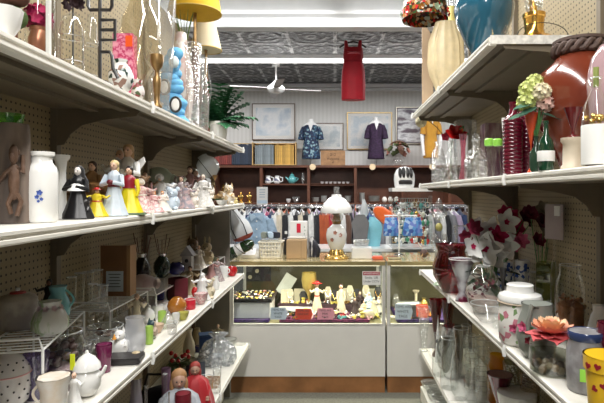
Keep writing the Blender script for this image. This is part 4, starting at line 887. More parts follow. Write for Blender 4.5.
for i, (px, d, t) in enumerate(((394, 4.1, 0), (401, 4.3, 3), (405, 4.36, 1), (413, 4.34, 0), (418, 4.2, 2), (423, 4.3, 5), (430, 4.25, 4), (398, 4.36, 8), (409, 4.08, 1), (416, 4.07, 7))):
    o = bead_string(0, 0, 0, .028, mats_[t], .007, 18).build('bead_necklace', mats_[t]); put(o, on(px, d, VZ + .001)); tag(o, '%s bead string in the second case, %s of ten' % (names[t], ORD[i]), 'necklace', 'bead strings in the second case')
o = B().at((0, 0, 0)).box((0, 0, .008), (.30, .10, .014)).build('scarf_roll', mat('silver_fabric', (.55, .55, .53), .4), bevel=.005); put(o, on(296, 4.30, VZ + .03), R(6), R(12)); o.location.z = VZ + .02; tag(o, 'silvery tilted strip of chains beside the brooch tray', 'chain strip')
# ================================================================ LEFT, top shelf
sc_ = mat('satin_white', (.84, .84, .83), .3, var=.02)
V('white_bowl', 'white scalloped bowl at the near end of the upper left shelf', 'bowl', 'L1', 4, 34, 9, 'bowl', sc_, u=.10, flute=.05, nf=9)
loc, s = at('L1', 40, .42)
e = empty('glass_cloche', loc, 'tall clear cloche on a black oval base with a white label strip', 'cloche')
B().lathe([(17 * s, 0), (17 * s, .02), (15 * s, .05), (.001, .052)], n=24).build('base', black, e)
B().lathe([(14 * s, .052), (14 * s, .30), (12 * s, .36), (6 * s, .40), (.001, .41)], n=24).build('dome', G, e)
B().box((12 * s, -6 * s, .18), (5.5 * s, .001, .26)).build('label_strip', paper, e, smooth=False)
o = B().lathe([(.018, 0), (.028, .02), (.03, .05), (.022, .075), (.026, .085), (.001, .085)], n=16).build('copper_pot', mat('copper_brown', (.33, .13, .07), .3, .5)); put(o, loc + Vector((.0, -.004, .0535))); tag(o, 'small copper-brown pot inside the cloche', 'pot')
mg_ = mat('magenta_petal', (.40, .008, .08), .7, var=.2)
b = B()
for i in range(26): a, t = i * 2.4, -1.2 + 2.4 * i / 25; p = Vector((cos(a) * cos(t), sin(a) * cos(t), sin(t))) * .031; b.bloom(p + Vector((0, 0, 0)), .018, p, 1, 5)
b.ell((0, 0, 0), .027, 14, 10); o = b.build('magenta_flower_ball', mg_); put(o, loc + Vector((-.006, 0, .169))); tag(o, 'round magenta flower head above the copper pot in the cloche', 'flower')
B().tube([(0, 0, -.09), (0, 0, -.02)], .004, 6).build('stem', green, o)
loc, s = at('L1', 14, .5)
o = B().ell((0, 0, .0), (.035, .035, .032), 16, 10).build('green_ball', mat('moss_ball', (.05, .09, .02), .8, bump=.6, scale=70)); put(o, W(12, 14, loc.y)); o.location.z = loc.z + .17
e = empty('green_topiary', loc, 'dark green moss ball topiary with a brown head above, behind the white bowl', 'topiary'); o.parent = e; o.location = (0, 0, .145)
B().tube([(0, 0, .0), (0, 0, .12)], .01, 8).build('stem', walnut, e); B().lathe([(.03, 0), (.035, .04), (.001, .04)], n=14).build('pot', walnut, e); B().ell((-.004, 0, .205), (.045, .04, .03), 14, 8).build('top_ball', mat('brown_plush', (.10, .04, .03), .9), e)
for k in ('green_ball', ): pass
dome_p = [(.95, 0), (1, .02), (1, .62), (.93, .78), (.72, .9), (.4, .975), (.02, 1)]
for px, w_, ty, u_, l in ((71, 23, 12, .25, 'wider arched-top clear bottle with wire bands next to the cloche'), (91, 13, 13, .45, 'narrow arched-top clear bottle with wire bands behind the iron scroll stand')):
    o, r, h = V('arched_bottle', l, 'bottle', 'L1', px, w_, ty, dome_p, G, u=u_)
    for z in (.25, .62): B().tube([(r * 1.02 * cos(2 * pi * i / 24), r * 1.02 * sin(2 * pi * i / 24), h * z) for i in range(24)], .0012, 5, True).build('wire_band', chrome, o)
    B().tube([(r * 1.03, 0, 0), (r * 1.03, 0, h * .66)], .0014, 5).build('side_wire', chrome, o)
loc, s = at('L1', 73, .6); e = empty('dried_flowers', loc, 'nearly black dried flower spray above the arched bottles', 'dried flowers'); hh = EYE + (VY - 4) * s - loc.z
B().tube([(0, 0, 0), (0, 0, hh)], .003, 6).build('stem', black, e)
for k in range(7): a = k * .9; B().bloom((.022 * cos(a), .015 * sin(a), hh + .01 * (k % 3)), .022, (cos(a), sin(a), -.3), 2, 6).build('dried_bloom', mat('dark_dried', (.03, .012, .015), .9), e)
loc, s = at('L1', 100, .12); e = empty('iron_scroll_stand', loc, 'black wrought-iron geometric stand at the front of the upper left shelf', 'stand')
def px3(x, y): return ((x - 100) * s, 0, EYE + (VY - y) * s - loc.z)
t = 1.9 * s
for nm, pts, cl_ in (('post', [(100, -30), (100, 84)], False), ('upper_loop', [(88, -30), (88, 6), (90, 10), (110, 10), (112, 6), (112, -30)], False), ('square_loop', [(101, 20), (115, 20), (115, 40), (101, 40)], False), ('crossbar', [(101, 30), (115, 30)], False), ('lower_arch', [(101, 52), (110, 52), (112, 56), (113, 68), (118, 78)], False)):
    B().tube([px3(*q) for q in pts], t * .9, 6, cl_).build(nm, black, e)
B().box((0, 0, .004), (.06, .05, .008)).build('foot', black, e)
loc, s = at('L1', 125, .55); hh = EYE + (VY - 35) * s - loc.z; w_ = 20 * s
e = empty('patterned_gift_box', loc, 'tall pink and magenta box with an orange corner patch on the upper left shelf', 'box')
B().box((0, 0, hh / 2), (w_, w_ * .6, hh)).build('body', mottle('pink_scallop', [(.78, .30, .42), (.55, .04, .14), (.72, .22, .34), (.8, .36, .45)], 45, .5, 'n'), e, smooth=False, bevel=.002)
B().box((w_ * .32, -w_ * .305, hh * .9), (w_ * .34, .002, hh * .14)).build('orange_patch', mat('orange_patch', (.85, .10, .01), .5), e, smooth=False)
fl = mottle('black_floral_china', [(.80, .80, .78), (.78, .78, .76), (.03, .06, .05), (.82, .82, .80), (.30, .18, .14), (.8, .8, .79)], 75, .25, 'vor')
V('floral_vase', 'white china vase with dark floral pattern in front of the pink box', 'vase', 'L1', 121, 24, 60, 'ginger', fl, u=.08)
V('floral_cup', 'small floral china cup left of the bronze candlestick', 'cup', 'L1', 138, 13, 80, 'jug', mottle('red_floral_china', [(.75, .7, .68), (.25, .05, .05), (.08, .12, .05), (.7, .62, .6)], 80, .3), u=.05)
GA = glass('amber_glass_tint', (.84, .79, .66), .12, .55, frost=.08)
V('glass_hurricane', 'large clear hurricane glass with a ball-shaped lower bowl', 'vase', 'L1', 140, 40, -40, 'hobnail', GA, u=.45, flute=.03, nf=16)
V('frosted_cylinder', 'tall frosted glass cylinder beside the bronze candlestick', 'vase', 'L1', 160, 34, -40, [(.6, 0), (.62, .04), (.5, .12), (.72, .3), (.85, .6), (1, 1)], GF, u=.36)
V('bronze_candlestick', 'bronze candlestick with cup top at the shelf edge', 'candlestick', 'L1', 157, 13, 55, [(.75, 0), (.8, .03), (.4, .1), (.45, .25), (.6, .45), (.62, .55), (.3, .62), (.3, .7), (.8, .78), (1, .9), (.95, 1)], brass, u=.05)
loc, s = at('L1', 171, .35); hh = EYE + (VY - 52) * s - loc.z
e = empty('blue_plush_figure', loc, 'light blue lumpy figure with two oval white cameos in dark frames', 'ornament')
bl = mat('baby_blue_plush', (.14, .42, .70), .75, var=.2, scale=30)
b = B()
for i in range(15): z = hh * (i + .5) / 15; q = (1 - .45 * i / 15); b.ell((rnd(-6, 6) * s, rnd(-.02, .02), z), (14 * s * q, 10 * s * q, hh / 11), 12, 8)
b.build('body', bl, e); B().ell((6 * s, -.05, hh * .83), (5 * s, 4 * s, 6 * s), 12, 8).build('pale_patch', mat('pale_plush', (.65, .74, .76), .8), e)
for px, py in ((169, 90), (180, 107)):
    f = B(); x, z = (px - 171) * s, EYE + (VY - py) * s - loc.z
    f.at((x, -14 * s, z)).tube([(5 * s * cos(2 * pi * i / 20), 0, 7 * s * sin(2 * pi * i / 20)) for i in range(20)], 1.2 * s, 8, True); f.build('cameo_frame', black, e)
    B().at((x, -14 * s, z)).ell((0, 0, 0), (4.5 * s, 1.2 * s, 6.5 * s), 14, 8).build('cameo', white, e)
V('patterned_vase', 'tall vase with pinkish diamond lattice left of the cut-glass vase', 'vase', 'L1', 181, 25, 33, [(.6, 0), (.7, .1), (1, .4), (.9, .62), (.55, .85), (.4, 1)], mottle('pink_lattice', [(.62, .52, .48), (.50, .34, .30), (.72, .68, .64), (.6, .45, .42)], 48, .35, 'vor', stretch=(1, 1, .6)), u=.62)
V('cut_glass_vase', 'cut-glass vase with diamond facets below the cream lamp shade', 'vase', 'L1', 193, 17, 44, [(.7, 0), (.8, .05), (.75, .4), (.8, .7), (1, 1)], GC, u=.3)
V('frosted_pitcher', 'slim frosted glass pitcher beside the potted fern', 'pitcher', 'L1', 203, 12, 58, 'jug', GF, u=.22, handle='+')
loc, s = at('L1', 184, .75); hh = EYE + (VY - 40) * s - loc.z; e = empty('reed_vase', loc, 'dark vase of green grass reeds under the yellow lamp shade', 'vase')
vessel('bottle', .035, hh * .9, 16).build('body', mat('olive_glass', (.05, .07, .02), .15), e)
for i in range(14): a = i * .9; B().tube([(0, 0, hh * .8), (.02 * cos(a), .02 * sin(a), hh), (.06 * cos(a), .05 * sin(a), hh + .17 + .02 * sin(i * 3))], [.003, .003, .0015], 5).build('reed', mat('reed_green', (.10, .15, .03), .6), e)
def lamp(px, u_, yb, yt, wb, wt, col, label, basem, bw):
    loc, s = at('L1', px, u_); zb, zt = EYE + (VY - yb) * s - loc.z, EYE + (VY - yt) * s - loc.z
    e = empty('table_lamp', loc, label, 'lamp'); vessel('ginger', bw * s / 2, zb * .72, 18).build('base', basem, e)
    B().tube([(0, 0, zb * .7), (0, 0, zb + (zt - zb) * .6)], .012, 8).build('stem', brass, e)
    rb, rt = wb * s / 2, wt * s / 2
    B().lathe([(rb, zb), (rt, zt), (rt - .004, zt), (rb - .004, zb), (rb, zb)], n=36).build('lamp_shade', col, e)
    B().tube([(rb * cos(2 * pi * i / 36), rb * sin(2 * pi * i / 36), zb) for i in range(36)], .004, 6, True).build('shade_trim', mat('shade_trim_cream', (.6, .42, .12), .7), e)
lamp(195, .62, 13, -40, 52, 34, mat('yellow_shade', (.72, .42, .02), .8, var=.06), 'table lamp with a large mustard yellow shade', walnut, 14)
lamp(206, .78, 50, 14, 31, 15, mat('cream_shade', (.74, .66, .48), .85, var=.04), 'table lamp with a cream cone shade beside the fern', walnut, 9)
# fern
loc, s = at('L1', 219, .22); e = empty('potted_fern', loc, 'green artificial fern in a white pot at the end of the upper left shelf', 'plant')
vessel('pot', 9.5 * s, 20 * s, 20, .004).build('pot', white, e)
fb = [B() for _ in range(2)]
for i in range(44):
    a = i * 2.4; ln = rnd(.13, .29); el = rnd(.1, 1.2); z0 = 18 * s; pts = [Vector((cos(a) * ln * t * cos(el), sin(a) * ln * t * cos(el) * .7, z0 + ln * 1.5 * sin(el) * t - .25 * ln * t * t * 1.3)) for t in (0, .25, .5, .75, 1)]
    fb[i % 2].tube(pts, .002, 4)
    for j in range(1, 5):
        for q in (-1, 1):
            d_ = (pts[j] - pts[j - 1]).normalized(); sd = d_.cross(Vector((0, 0, 1))).normalized() * q
            for t in (.2, .7): fb[i % 2].petal(pts[j - 1].lerp(pts[j], t), sd + d_ * .6, Vector((0, 0, 1)), .058, .034, -.3, 3)
fb[0].build('foliage', dkgreen, e); fb[1].build('foliage', mat('fern_green_light', (.05, .20, .09), .5, var=.4), e)
# ================================================================ LEFT, second shelf
loc, s = at('L2', 11, .36); hh = hgt(loc, s, 124); r = 17 * s
e = empty('carved_stump', loc, 'tall grey-brown carved stump vase with a clinging monkey', 'vase', rz=R(8)); st = mottle('driftwood', [(.10, .075, .065), (.17, .13, .11), (.22, .17, .14), (.08, .06, .05)], 9, .7, 'soft', stretch=(1, 1, .25))
B().loft([(0, r, r * .9, 0, 0), (hh * .3, r * .97, r * .9, 0, 0), (hh * .6, r * 1.02, r * .9, 0, 0), (hh * .97, r * .98, r * .88, 0, 0), (hh, r * .92, r * .82, 0, 0)], 24, .03, 5).build('body', st, e)
mk = mat('monkey_brown', (.13, .072, .045), .6, bump=.4, scale=60); b = B(); y = -r * .95
b.ell((r * .6, y, hh * .42), (r * .3, r * .24, hh * .19), 12, 8).ell((r * .62, y - r * .08, hh * .68), (r * .25, r * .22, hh * .10), 12, 8).ell((r * .62, y - r * .28, hh * .65), (r * .14, r * .12, hh * .045), 10, 6).ell((r * .40, y, hh * .70), (r * .07, r * .05, hh * .03), 8, 6).ell((r * .86, y, hh * .70), (r * .07, r * .05, hh * .03), 8, 6)
for p in ([(r * .55, y, hh * .55), (r * .25, y - r * .15, hh * .5), (-r * .2, y + .0, hh * .42), (-r * .7, y * .7, hh * .40)], [(r * .7, y, hh * .55), (r * .95, y * .7, hh * .5), (r * .9, y * .6, hh * .68)], [(r * .6, y, hh * .32), (r * .35, y - r * .15, hh * .2), (r * .45, y, hh * .1)], [(r * .7, y, hh * .3), (r * .9, y * .8, hh * .22), (r * .75, y, hh * .08)]): b.tube(p, [r * .17, r * .13, r * .12] + [r * .10] * (len(p) - 3), 8)
b.build('monkey', mk, e)
fb_ = B()
for q in (-1, 1): fb_.ell((r * .66 + q * r * .06, y - r * .27, hh * .68), r * .022, 6, 4)
fb_.build('eyes', ink, e)
gg = glass('green_glass', (.25, .75, .12), .10, .5, frost=.15)
B().lathe([(r * .62, hh * .8), (r * .62, hh * 1.04), (r * .72, hh * 1.10)], n=20).build('glass_liner', gg, e)
o, r, h = V('milk_can', 'white milk-can shaped canister with blue flower decal', 'canister', 'L2', 41.5, 30, 152, 'canister', white, u=.22, n=28)
b = B()
for a, z, q in ((-1.15, .42, .008), (-1.3, .36, .006), (-1.05, .33, .005), (-1.22, .30, .004)): b.bloom((r * 1.005 * cos(a), r * 1.005 * sin(a), h * z), q, (cos(a), sin(a), 0), 1, 5)
b.build('blue_decal', mat('decal_blue', (.06, .12, .45), .4), o)
V('white_candlestick', 'plain white tall candlestick between the milk can and the nun', 'candlestick', 'L2', 61, 20, 155, [(1, 0), (1, .03), (.65, .12), (.5, .3), (.46, .75), (.55, .9), (.82, .95), (.85, 1)], white, u=.34)
def stat2(px, u_, ty, name, label, robe, row='L2', by=None, z=None, **k):
    loc, s = fit(*at(row, px, None if by else u_, by, z), row, px, 7); return statue(loc, None, 0, hgt(loc, s, ty), name, label, robe, **k)
bk_ = mat('black_robe', (.012, .012, .014), .35)
e = stat2(78, .2, 166, 'nun_figurine', 'figurine of a nun in a glossy black robe', bk_, hat='veil', trim=None, arms='fold', sk=mat('pale_face', (.80, .74, .70), .4), wide=.30)
loc, s = at('L2', 78, .2); B().lathe([(.030, .085), (.022, .10), (.014, .108)], n=16, sy=1.2).build('white_collar', white, e)
br = mat('ochre_robe', (.38, .21, .09), .5, var=.3, scale=30)
stat2(92, .5, 161, 'saint_figurine', 'ochre and brown robed figurine behind the nun', br, hair=mat('brown_hair', (.07, .03, .02), .6), arms='fold', wide=.27)
stat2(97, .22, 188, 'elf_figurine', 'tiny yellow and red figurine at the foot of the ochre saint', mat('yellow_glaze', (.78, .62, .03), .35), hat='brim', trim=red, wide=.4)
lb = mat('pale_blue_dress', (.60, .68, .76), .35, var=.1, scale=30); brd = mat('burgundy', (.16, .01, .02), .4)
e = stat2(114, .12, 160, 'lady_figurine', 'blonde lady figurine in a pale blue gown with burgundy sleeves', lb, hair=mat('blond_hair', (.68, .52, .25), .5), arms='fold', hold=brd, wide=.25, trim=brd)
stat2(120, .45, 149, 'white_dove_figurine', 'plain white robed figurine behind the pale blue lady', sc_, hat='veil', wide=.22)
stat2(128, .32, 144, 'angel_figurine', 'tallest white angel figurine with tan hair and wings', sc_, hair=mat('tan_hair', (.55, .36, .20), .5), wings=sc_, arms='fold', wide=.24)
e = stat2(129, .12, 166, 'peasant_figurine', 'dark-haired figurine with red bodice and bright yellow skirt', mat('yellow_skirt', (.82, .68, .02), .35), hair=mat('black_hair', (.012, .01, .012), .4), arms='down', wide=.30)
loc, s = at('L2', 129, .12); hh = hgt(loc, s, 166)
B().lathe([(hh * .13, hh * .54), (hh * .12, hh * .58), (hh * .145, hh * .70), (hh * .12, hh * .77), (hh * .05, hh * .82)], n=18, sy=.9).build('bodice', mat('red_bodice', (.28, .01, .02), .4), e); B().loft([(0, hh * .36, hh * .3, 0, 0), (hh * .04, hh * .34, hh * .28, 0, 0)], 18).build('base', mat('green_base', (.08, .13, .05), .5), e)
stat2(135.5, .32, 164, 'shepherd_figurine', 'tan-faced figurine in a brown robe right behind the yellow skirt', mat('brown_robe', (.17, .10, .05), .5), hair=MC['brown_hair'], wide=.26)
pinkc = mottle('pink_floral_china', [(.72, .48, .46), (.82, .74, .70), (.55, .22, .24), (.78, .62, .58)], 60, .35, 'soft')
stat2(141, .15, 180, 'clown_figurine', 'pink and white ruffled clown figurine beside the yellow skirt', pinkc, hat='bonnet', trim=offw, arms='wide', wide=.42)
stat2(145, .55, 172, 'brown_figurine', 'small brown figurine behind the pink clown', MC['brown_robe'], wide=.3)
stat2(154, .10, 191, 'girl_figurine', 'small orange-haired girl figurine, front left of the pair', pinkc, hair=mat('orange_hair', (.62, .22, .04), .5), arms='fold', wide=.5)
stat2(162, .08, 191, 'girl_figurine', 'small orange-haired girl figurine holding a white bundle, right of the pair', offw, hair=MC['orange_hair'], arms='fold', hold=white, wide=.5)
stat2(160, .42, 175, 'bonnet_figurine', 'white figurine with round bonnet behind the orange-haired girls', sc_, hat='bonnet', wide=.42)
# pale green fish tureen
loc, s = at('L2', 162, .82); g = mat('celadon', (.50, .58, .48), .3, var=.1); e = empty('fish_tureen', loc, 'pale green swan-shaped tureen standing at the back under the pegboard', 'tureen'); hh = hgt(loc, s, 167)
B().loft([(0, .035, .03, 0, 0), (hh * .3, .04, .035, 0, 0), (hh * .55, .07, .05, 0, 0), (hh * .8, .075, .05, -.01, 0), (hh * .95, .05, .035, -.02, 0), (hh, .02, .015, -.02, 0)], 18).build('body', g, e)
B().tube([(.06, 0, hh * .7), (.11, 0, hh * .62), (.14, 0, hh * .72)], [.03, .022, .012], 10).build('tail', g, e)
def critter(px, u_, ty, name, label, m, ears='round', row='L2', by=None, z=None, cat='figurine', rz=0, wd=.36, group=None):
    loc, s = fit(*at(row, px, None if by else u_, by, z), row, px, 6); h = hgt(loc, s, ty); e = empty(name, loc, label, cat, group, rz)
    b = B().ell((0, 0, h * .30), (h * wd * .8, h * .30, h * .31), 14, 10)
    for q in (-1, 1):
        b.ell((q * h * wd * .5, -h * .22, h * .07), (h * .10, h * .16, h * .07), 10, 6); b.tube([(q * h * wd * .55, -h * .1, h * .48), (q * h * wd * .6, -h * .25, h * .34)], [h * .08, h * .06], 8)
    b.build('body', m, e)
    b = B().ell((0, -h * .05, h * .70), (h * .22, h * .2, h * .2), 14, 10).ell((0, -h * .24, h * .66), (h * .09, h * .09, h * .07), 10, 6); b.build('head', m, e)
    for q in (-1, 1):
        if ears == 'round': B().ell((q * h * .19, 0, h * .88), (h * .1, h * .05, h * .1), 10, 8).build('ear', m, e)
        elif ears == 'long': B().ell((q * h * .1, 0, h * .97), (h * .05, h * .04, h * .18), 10, 8).build('ear', m, e)
        else: B().lathe([(h * .08, h * .82), (.001, h * 1.02)], (q * h * .13, 0, 0), n=10, sy=.6).build('ear', m, e)
    B().ell((-h * .08, -h * .22, h * .74), h * .022, 6, 4).ell((h * .08, -h * .22, h * .74), h * .022, 6, 4).ell((0, -h * .33, h * .68), h * .025, 6, 4).build('face_marks', ink, e)
    return e
critter(173, .15, 186, 'bear_figurine', 'pale blue round-eared bear figurine on the second left shelf', mat('powder_blue', (.60, .70, .80), .4))
critter(168, .35, 182, 'mouse_figurine', 'pale blue-white mouse figurine behind the blue bear', mat('powder_blue_pale', (.70, .76, .82), .4))
greym = mottle('grey_mauve', [(.28, .24, .24), (.42, .36, .36), (.24, .17, .18), (.5, .44, .42)], 50, .5, 'soft')
stat2(181, .25, 176, 'couple_figurine', 'grey-mauve figurine right of the blue bear', greym, hair=MC['brown_hair'], wide=.3)
stat2(186, .12, 183, 'couple_figurine', 'grey and pink bowed figurine right of the blue bear, nearer the shelf edge', mottle('grey_pink', [(.40, .3, .3), (.6, .42, .42), (.28, .26, .3)], 50, .5, 'soft'), hat='bonnet', trim=greym, wide=.36)
stat2(190, .45, 166, 'robed_figurine', 'dusky rose robed figurine standing tall behind the grey figurines', mat('dusky_rose', (.36, .19, .18), .5), hair=MC['brown_hair'], arms='wide', wide=.25)
stat2(196, .6, 170, 'robed_figurine', 'brown figurine next to the tilted glass lamp', mat('dull_brown', (.20, .15, .12), .5), wide=.25)  # one plain brown for the whole robe
e = stat2(203, .08, 174, 'baby_figurine', 'white lace-gowned baby figurine seated on a pedestal near the shelf end', mottle('lace_white', [(.80, .78, .74), (.62, .60, .56), (.84, .82, .8)], 90, .4, 'soft'), sk=mat('baby_face', (.78, .62, .52), .45), wide=.36, arms='fold')
critter(211, .25, 187, 'cherub_figurine', 'small cream cherub figurine right of the lace-gowned baby', offw, 'none')
loc, s = at('L2', 213, .75); hh = hgt(loc, s, 152); e = empty('glass_oil_lamp', loc, 'white glass oil lamp shade with a black cord, tilted at the shelf end', 'lamp')
B().lathe([(.05, 0), (.05, .01), (.02, .03), (.015, hh * .45), (.03, hh * .5), (.035, hh * .55)], n=18).build('base', brass, e)
B().at((0, 0, hh * .52), (0, R(-28), 0)).lathe([(.03, 0), (.075, .04), (.085, .08), (.07, .13), (.04, .16), (.035, .18)], n=26, flute=.04, nf=12).build('shade', glass('milky_glass', (.85, .87, .86), .15, .5, frost=.6), e)
B().tube([(-.09, -.09, hh * .85), (-.02, -.12, hh * .65), (.03, -.1, hh * .45), (.06, -.08, hh * .25)], .003, 5).build('cord', black, e)
e = critter(229, .1, 183, 'cat_figurine', 'white and gold pointed-ear cat figurine at the end of the second left shelf', mottle('gold_white', [(.82, .78, .70), (.60, .40, .16), (.84, .8, .74)], 26, .35, 'soft'), 'point')
critter(222, .35, 190, 'dog_figurine', 'gold and brown dog figurine behind the white cat', mottle('gold_brown', [(.50, .35, .15), (.22, .13, .06), (.66, .5, .3)], 26, .35, 'soft'), 'round')
loc, s = at('L2', 217, .12); e = empty('flower_basket', loc, 'small basket of brown and green flowers between the baby and the cat', 'flowers'); vessel('bowl', .03, .03, 14).build('basket', walnut, e)
b = B()
for i in range(16): b.bloom((rnd(-.028, .028), rnd(-.025, .02), .04 + rnd(-.008, .025)), .014, (rnd(-1, 1), -1, 1), 1, 5)
b.build('blooms', mat('brown_bloom', (.32, .2, .08), .7), e); b = B()
for i in range(16): a = i * .7; b.petal((0, 0, .03), (cos(a), sin(a), .5), (0, 0, 1), .05, .02, -.2)
b.build('leaves', green, e)
critter(236, .05, 197, 'duck_figurine', 'tiny pale yellow duck figurine, last on the second left shelf', mat('pale_yellow', (.80, .68, .32), .4), 'none', wd=.4)
V('small_dish', 'shallow white dish lying in front of the cat figurine', 'dish', 'L2', 222, 12, 200, 'bowl', white, u=.02)
# ================================================================ LEFT, third shelf: wire risers and what stands on them
Z3 = ZS['L3']
def riser(x0, x1, y0, y1, z, label, lip=True, rz=0):
    e = empty('wire_riser', ((x0 + x1) / 2, (y0 + y1) / 2, Z3 + .001), label, 'wire rack', None, rz); a, b_, h = (x1 - x0) / 2, (y1 - y0) / 2, z - Z3 - .004; r = .0032
    g = B(); n = int((y1 - y0) / .028)
    for i in range(n + 1): y = -b_ + 2 * b_ * i / n; g.tube([(-a, y, h), (a, y, h)], .0018, 5)
    g.build('deck_wires', wire, e)
    B().tube([(-a, -b_, h), (a, -b_, h), (a, b_, h), (-a, b_, h)], r, 6, True).build('rim', wire, e)
    if lip: B().tube([(-a, -b_, h), (-a, -b_ - .004, h + .035), (a * .9, -b_ - .004, h + .035), (a, -b_, h)], r, 6).build('front_lip', wire, e)
    for sx in (-1, 1):
        for sy in (-1, 1): B().tube([(sx * a, sy * b_, 0), (sx * a, sy * b_, h)], r * 1.2, 6).build('leg', wire, e)
    return z
riser(-1.035, -.868, 1.365, 1.835, 1.165, 'white wire riser under the stone cookie jar, nearest on the third left shelf', rz=R(14))
riser(-1.07, -.90, 2.0, 2.40, 1.13, 'white wire riser under the drinking glasses and the brown board')
riser(-1.07, -.88, 2.46, 3.06, 1.10, 'white wire riser under the black reed diffusers')
riser(-1.07, -.84, 3.14, 3.80, 1.12, 'white wire riser nearest the far end of the third left shelf')
RZ1, RZ2, RZ3, RZ4 = 1.1655, 1.1305, 1.1005, 1.1205
stone = mottle('stone_ceramic', [(.36, .33, .29), (.44, .41, .36), (.30, .27, .24)], 14, .6, 'soft')
o, r, h = V('cookie_jar', 'stone-grey cookie jar with a red-topped lid', 'jar', 'L3', 18, 37, 299, [(.85, 0), (1, .1), (1.02, .5), (.98, .85), (.9, 1)], stone, by=328, z=RZ1)
B().lathe([(r * .95, h), (r * .8, h * 1.12), (r * .45, h * 1.2), (.001, h * 1.22)], n=26).build('lid', stone, o); B().lathe([(r * .42, h * 1.17), (r * .36, h * 1.26), (.001, h * 1.3)], n=18).build('lid_top', mat('dull_red', (.32, .03, .03), .5), o); B().ell((0, 0, h * 1.33), r * .12, 10, 6).build('knob', white, o)
o, r, h = V('cabbage_pitcher', 'white and green ribbed cabbage pitcher beside the cookie jar', 'pitcher', 'L3', 50, 33, 301, [(.55, 0), (.95, .15), (1, .4), (.75, .7), (.5, .82), (.62, 1)], mottle('cabbage', [(.66, .70, .66), (.30, .45, .22), (.74, .76, .74), (.72, .74, .72)], 16, .3, 'soft', stretch=(2, 2, .4)), by=334, z=RZ1, flute=.06, nf=10)
b = B()
for i in range(9): a = 2 * pi * i / 9; b.bloom((r * .6 * cos(a), r * .6 * sin(a), h * .8), r * .2, (cos(a), sin(a), .6), 2, 5)
b.build('flower_collar', mat('mauve_white', (.68, .55, .60), .4), o)
turq = mat('turquoise_glaze', (.20, .50, .55), .25, coat=.3)
V('turquoise_jug', 'turquoise jug with loop handle behind the cabbage pitcher', 'jug', 'L3', 58, 24, 286, 'jug', turq, by=319, z=RZ1, handle='+')
stat2(49, 0, 279, 'dark_figurine', 'dark brown-skinned figurine in shadow behind the turquoise jug', MC['black_robe'], row='L3', by=313, z=RZ1, sk=mat('dark_skin', (.16, .06, .03), .5), hair=MC['black_hair'], wide=.32)
for i, (px, ty, by_, w_) in enumerate(((72, 277, 308, 9), (80, 273, 306, 10), (88, 272, 306, 11), (97, 270, 302, 11), (93, 284, 309, 8), (103, 285, 308, 10))):
    V('drinking_glass', ['clear glass tumbler, leftmost on the second wire riser', 'second clear tumbler from the left on the second wire riser', 'third clear tumbler from the left on the second wire riser', 'clear tumbler just left of the brown board', 'short clear tumbler in front on the second wire riser', 'short metal-rimmed glass before the brown board'][i], 'glass', 'L3', px, w_, ty, 'tumbler', G if i < 5 else GF, by=by_, z=RZ2, group='tumblers on the wire riser')
e = empty('brown_board', (wx(116, 2.3), 2.28, RZ2), 'brown cardboard display board with a white paper notice', 'board'); w_ = 26 * 2.28 / F
B().box((0, 0, .115), (w_, .012, .23)).build('panel', mat('board_brown', (.20, .095, .04), .6, var=.15), e, smooth=False)
B().box((w_ / 2 + .008, .03, .115), (.016, .07, .23)).build('side_edge', mat('board_edge', (.36, .20, .09), .6), e, smooth=False)
B().box((.006, -.0075, .068), (17 * 2.28 / F, .002, .092)).build('notice', mat('notice_paper', (.50, .58, .66), .6), e, smooth=False)
for i in range(5): B().box((.006, -.009, .10 - i * .014), (.055 - .01 * (i % 2), .001, .003)).build('print_line', ink, e, smooth=False)
for px, by_, ty, m, l in ((142, 283, 257, mat('black_gloss', (.012, .01, .012), .12, coat=.5), 'round black reed diffuser right of the brown board'), (162, 278, 256, mat('dark_green_gloss', (.01, .03, .02), .12, coat=.5), 'dark green reed diffuser on the third wire riser')):
    o, r, h = V('reed_diffuser', l, 'vase', 'L3', px, 17, ty, 'ball', m, by=by_, z=RZ3)
    for i in range(5): a = -1.2 + i * .6; B().tube([(0, 0, h * .3), (.05 * sin(a), .0, h + .11 + .02 * cos(i * 2))], .0025, 5).build('reed', walnut, o)
    B().lathe([(r * .42, h), (r * .6, h * 1.12)], n=16).build('silver_collar', chrome, o)
loc, s = at('L3', 143, by=292, z=RZ3); o = B().lathe([(.001, 0), (.03, .003), (.042, .03), (.045, .06), (.035, .1), (.02, .12), (.026, .135)], n=22).build('lying_vase', mottle('mauve_fade', [(.42, .24, .30), (.62, .48, .50), (.70, .62, .60)], 8, .3, 'soft')); put(o, loc + Vector((-.05, 0, .046)), R(-10), 0, R(90)); tag(o, 'mauve pink vase lying on its side before the black diffuser', 'vase')
V('blue_glass_bowl', 'dark blue glass bowl on the third wire riser', 'bowl', 'L3', 176, 18, 262, 'ball', mat('cobalt', (.03, .03, .16), .12, coat=.5), by=275, z=RZ3)
loc, s = at('L3', 178, by=305); e = empty('maroon_basket', loc, 'dark maroon box basket under the wire riser', 'basket'); vessel('cyl', .055, .15, 4).build('body', mat('maroon', (.11, .012, .02), .5), e)
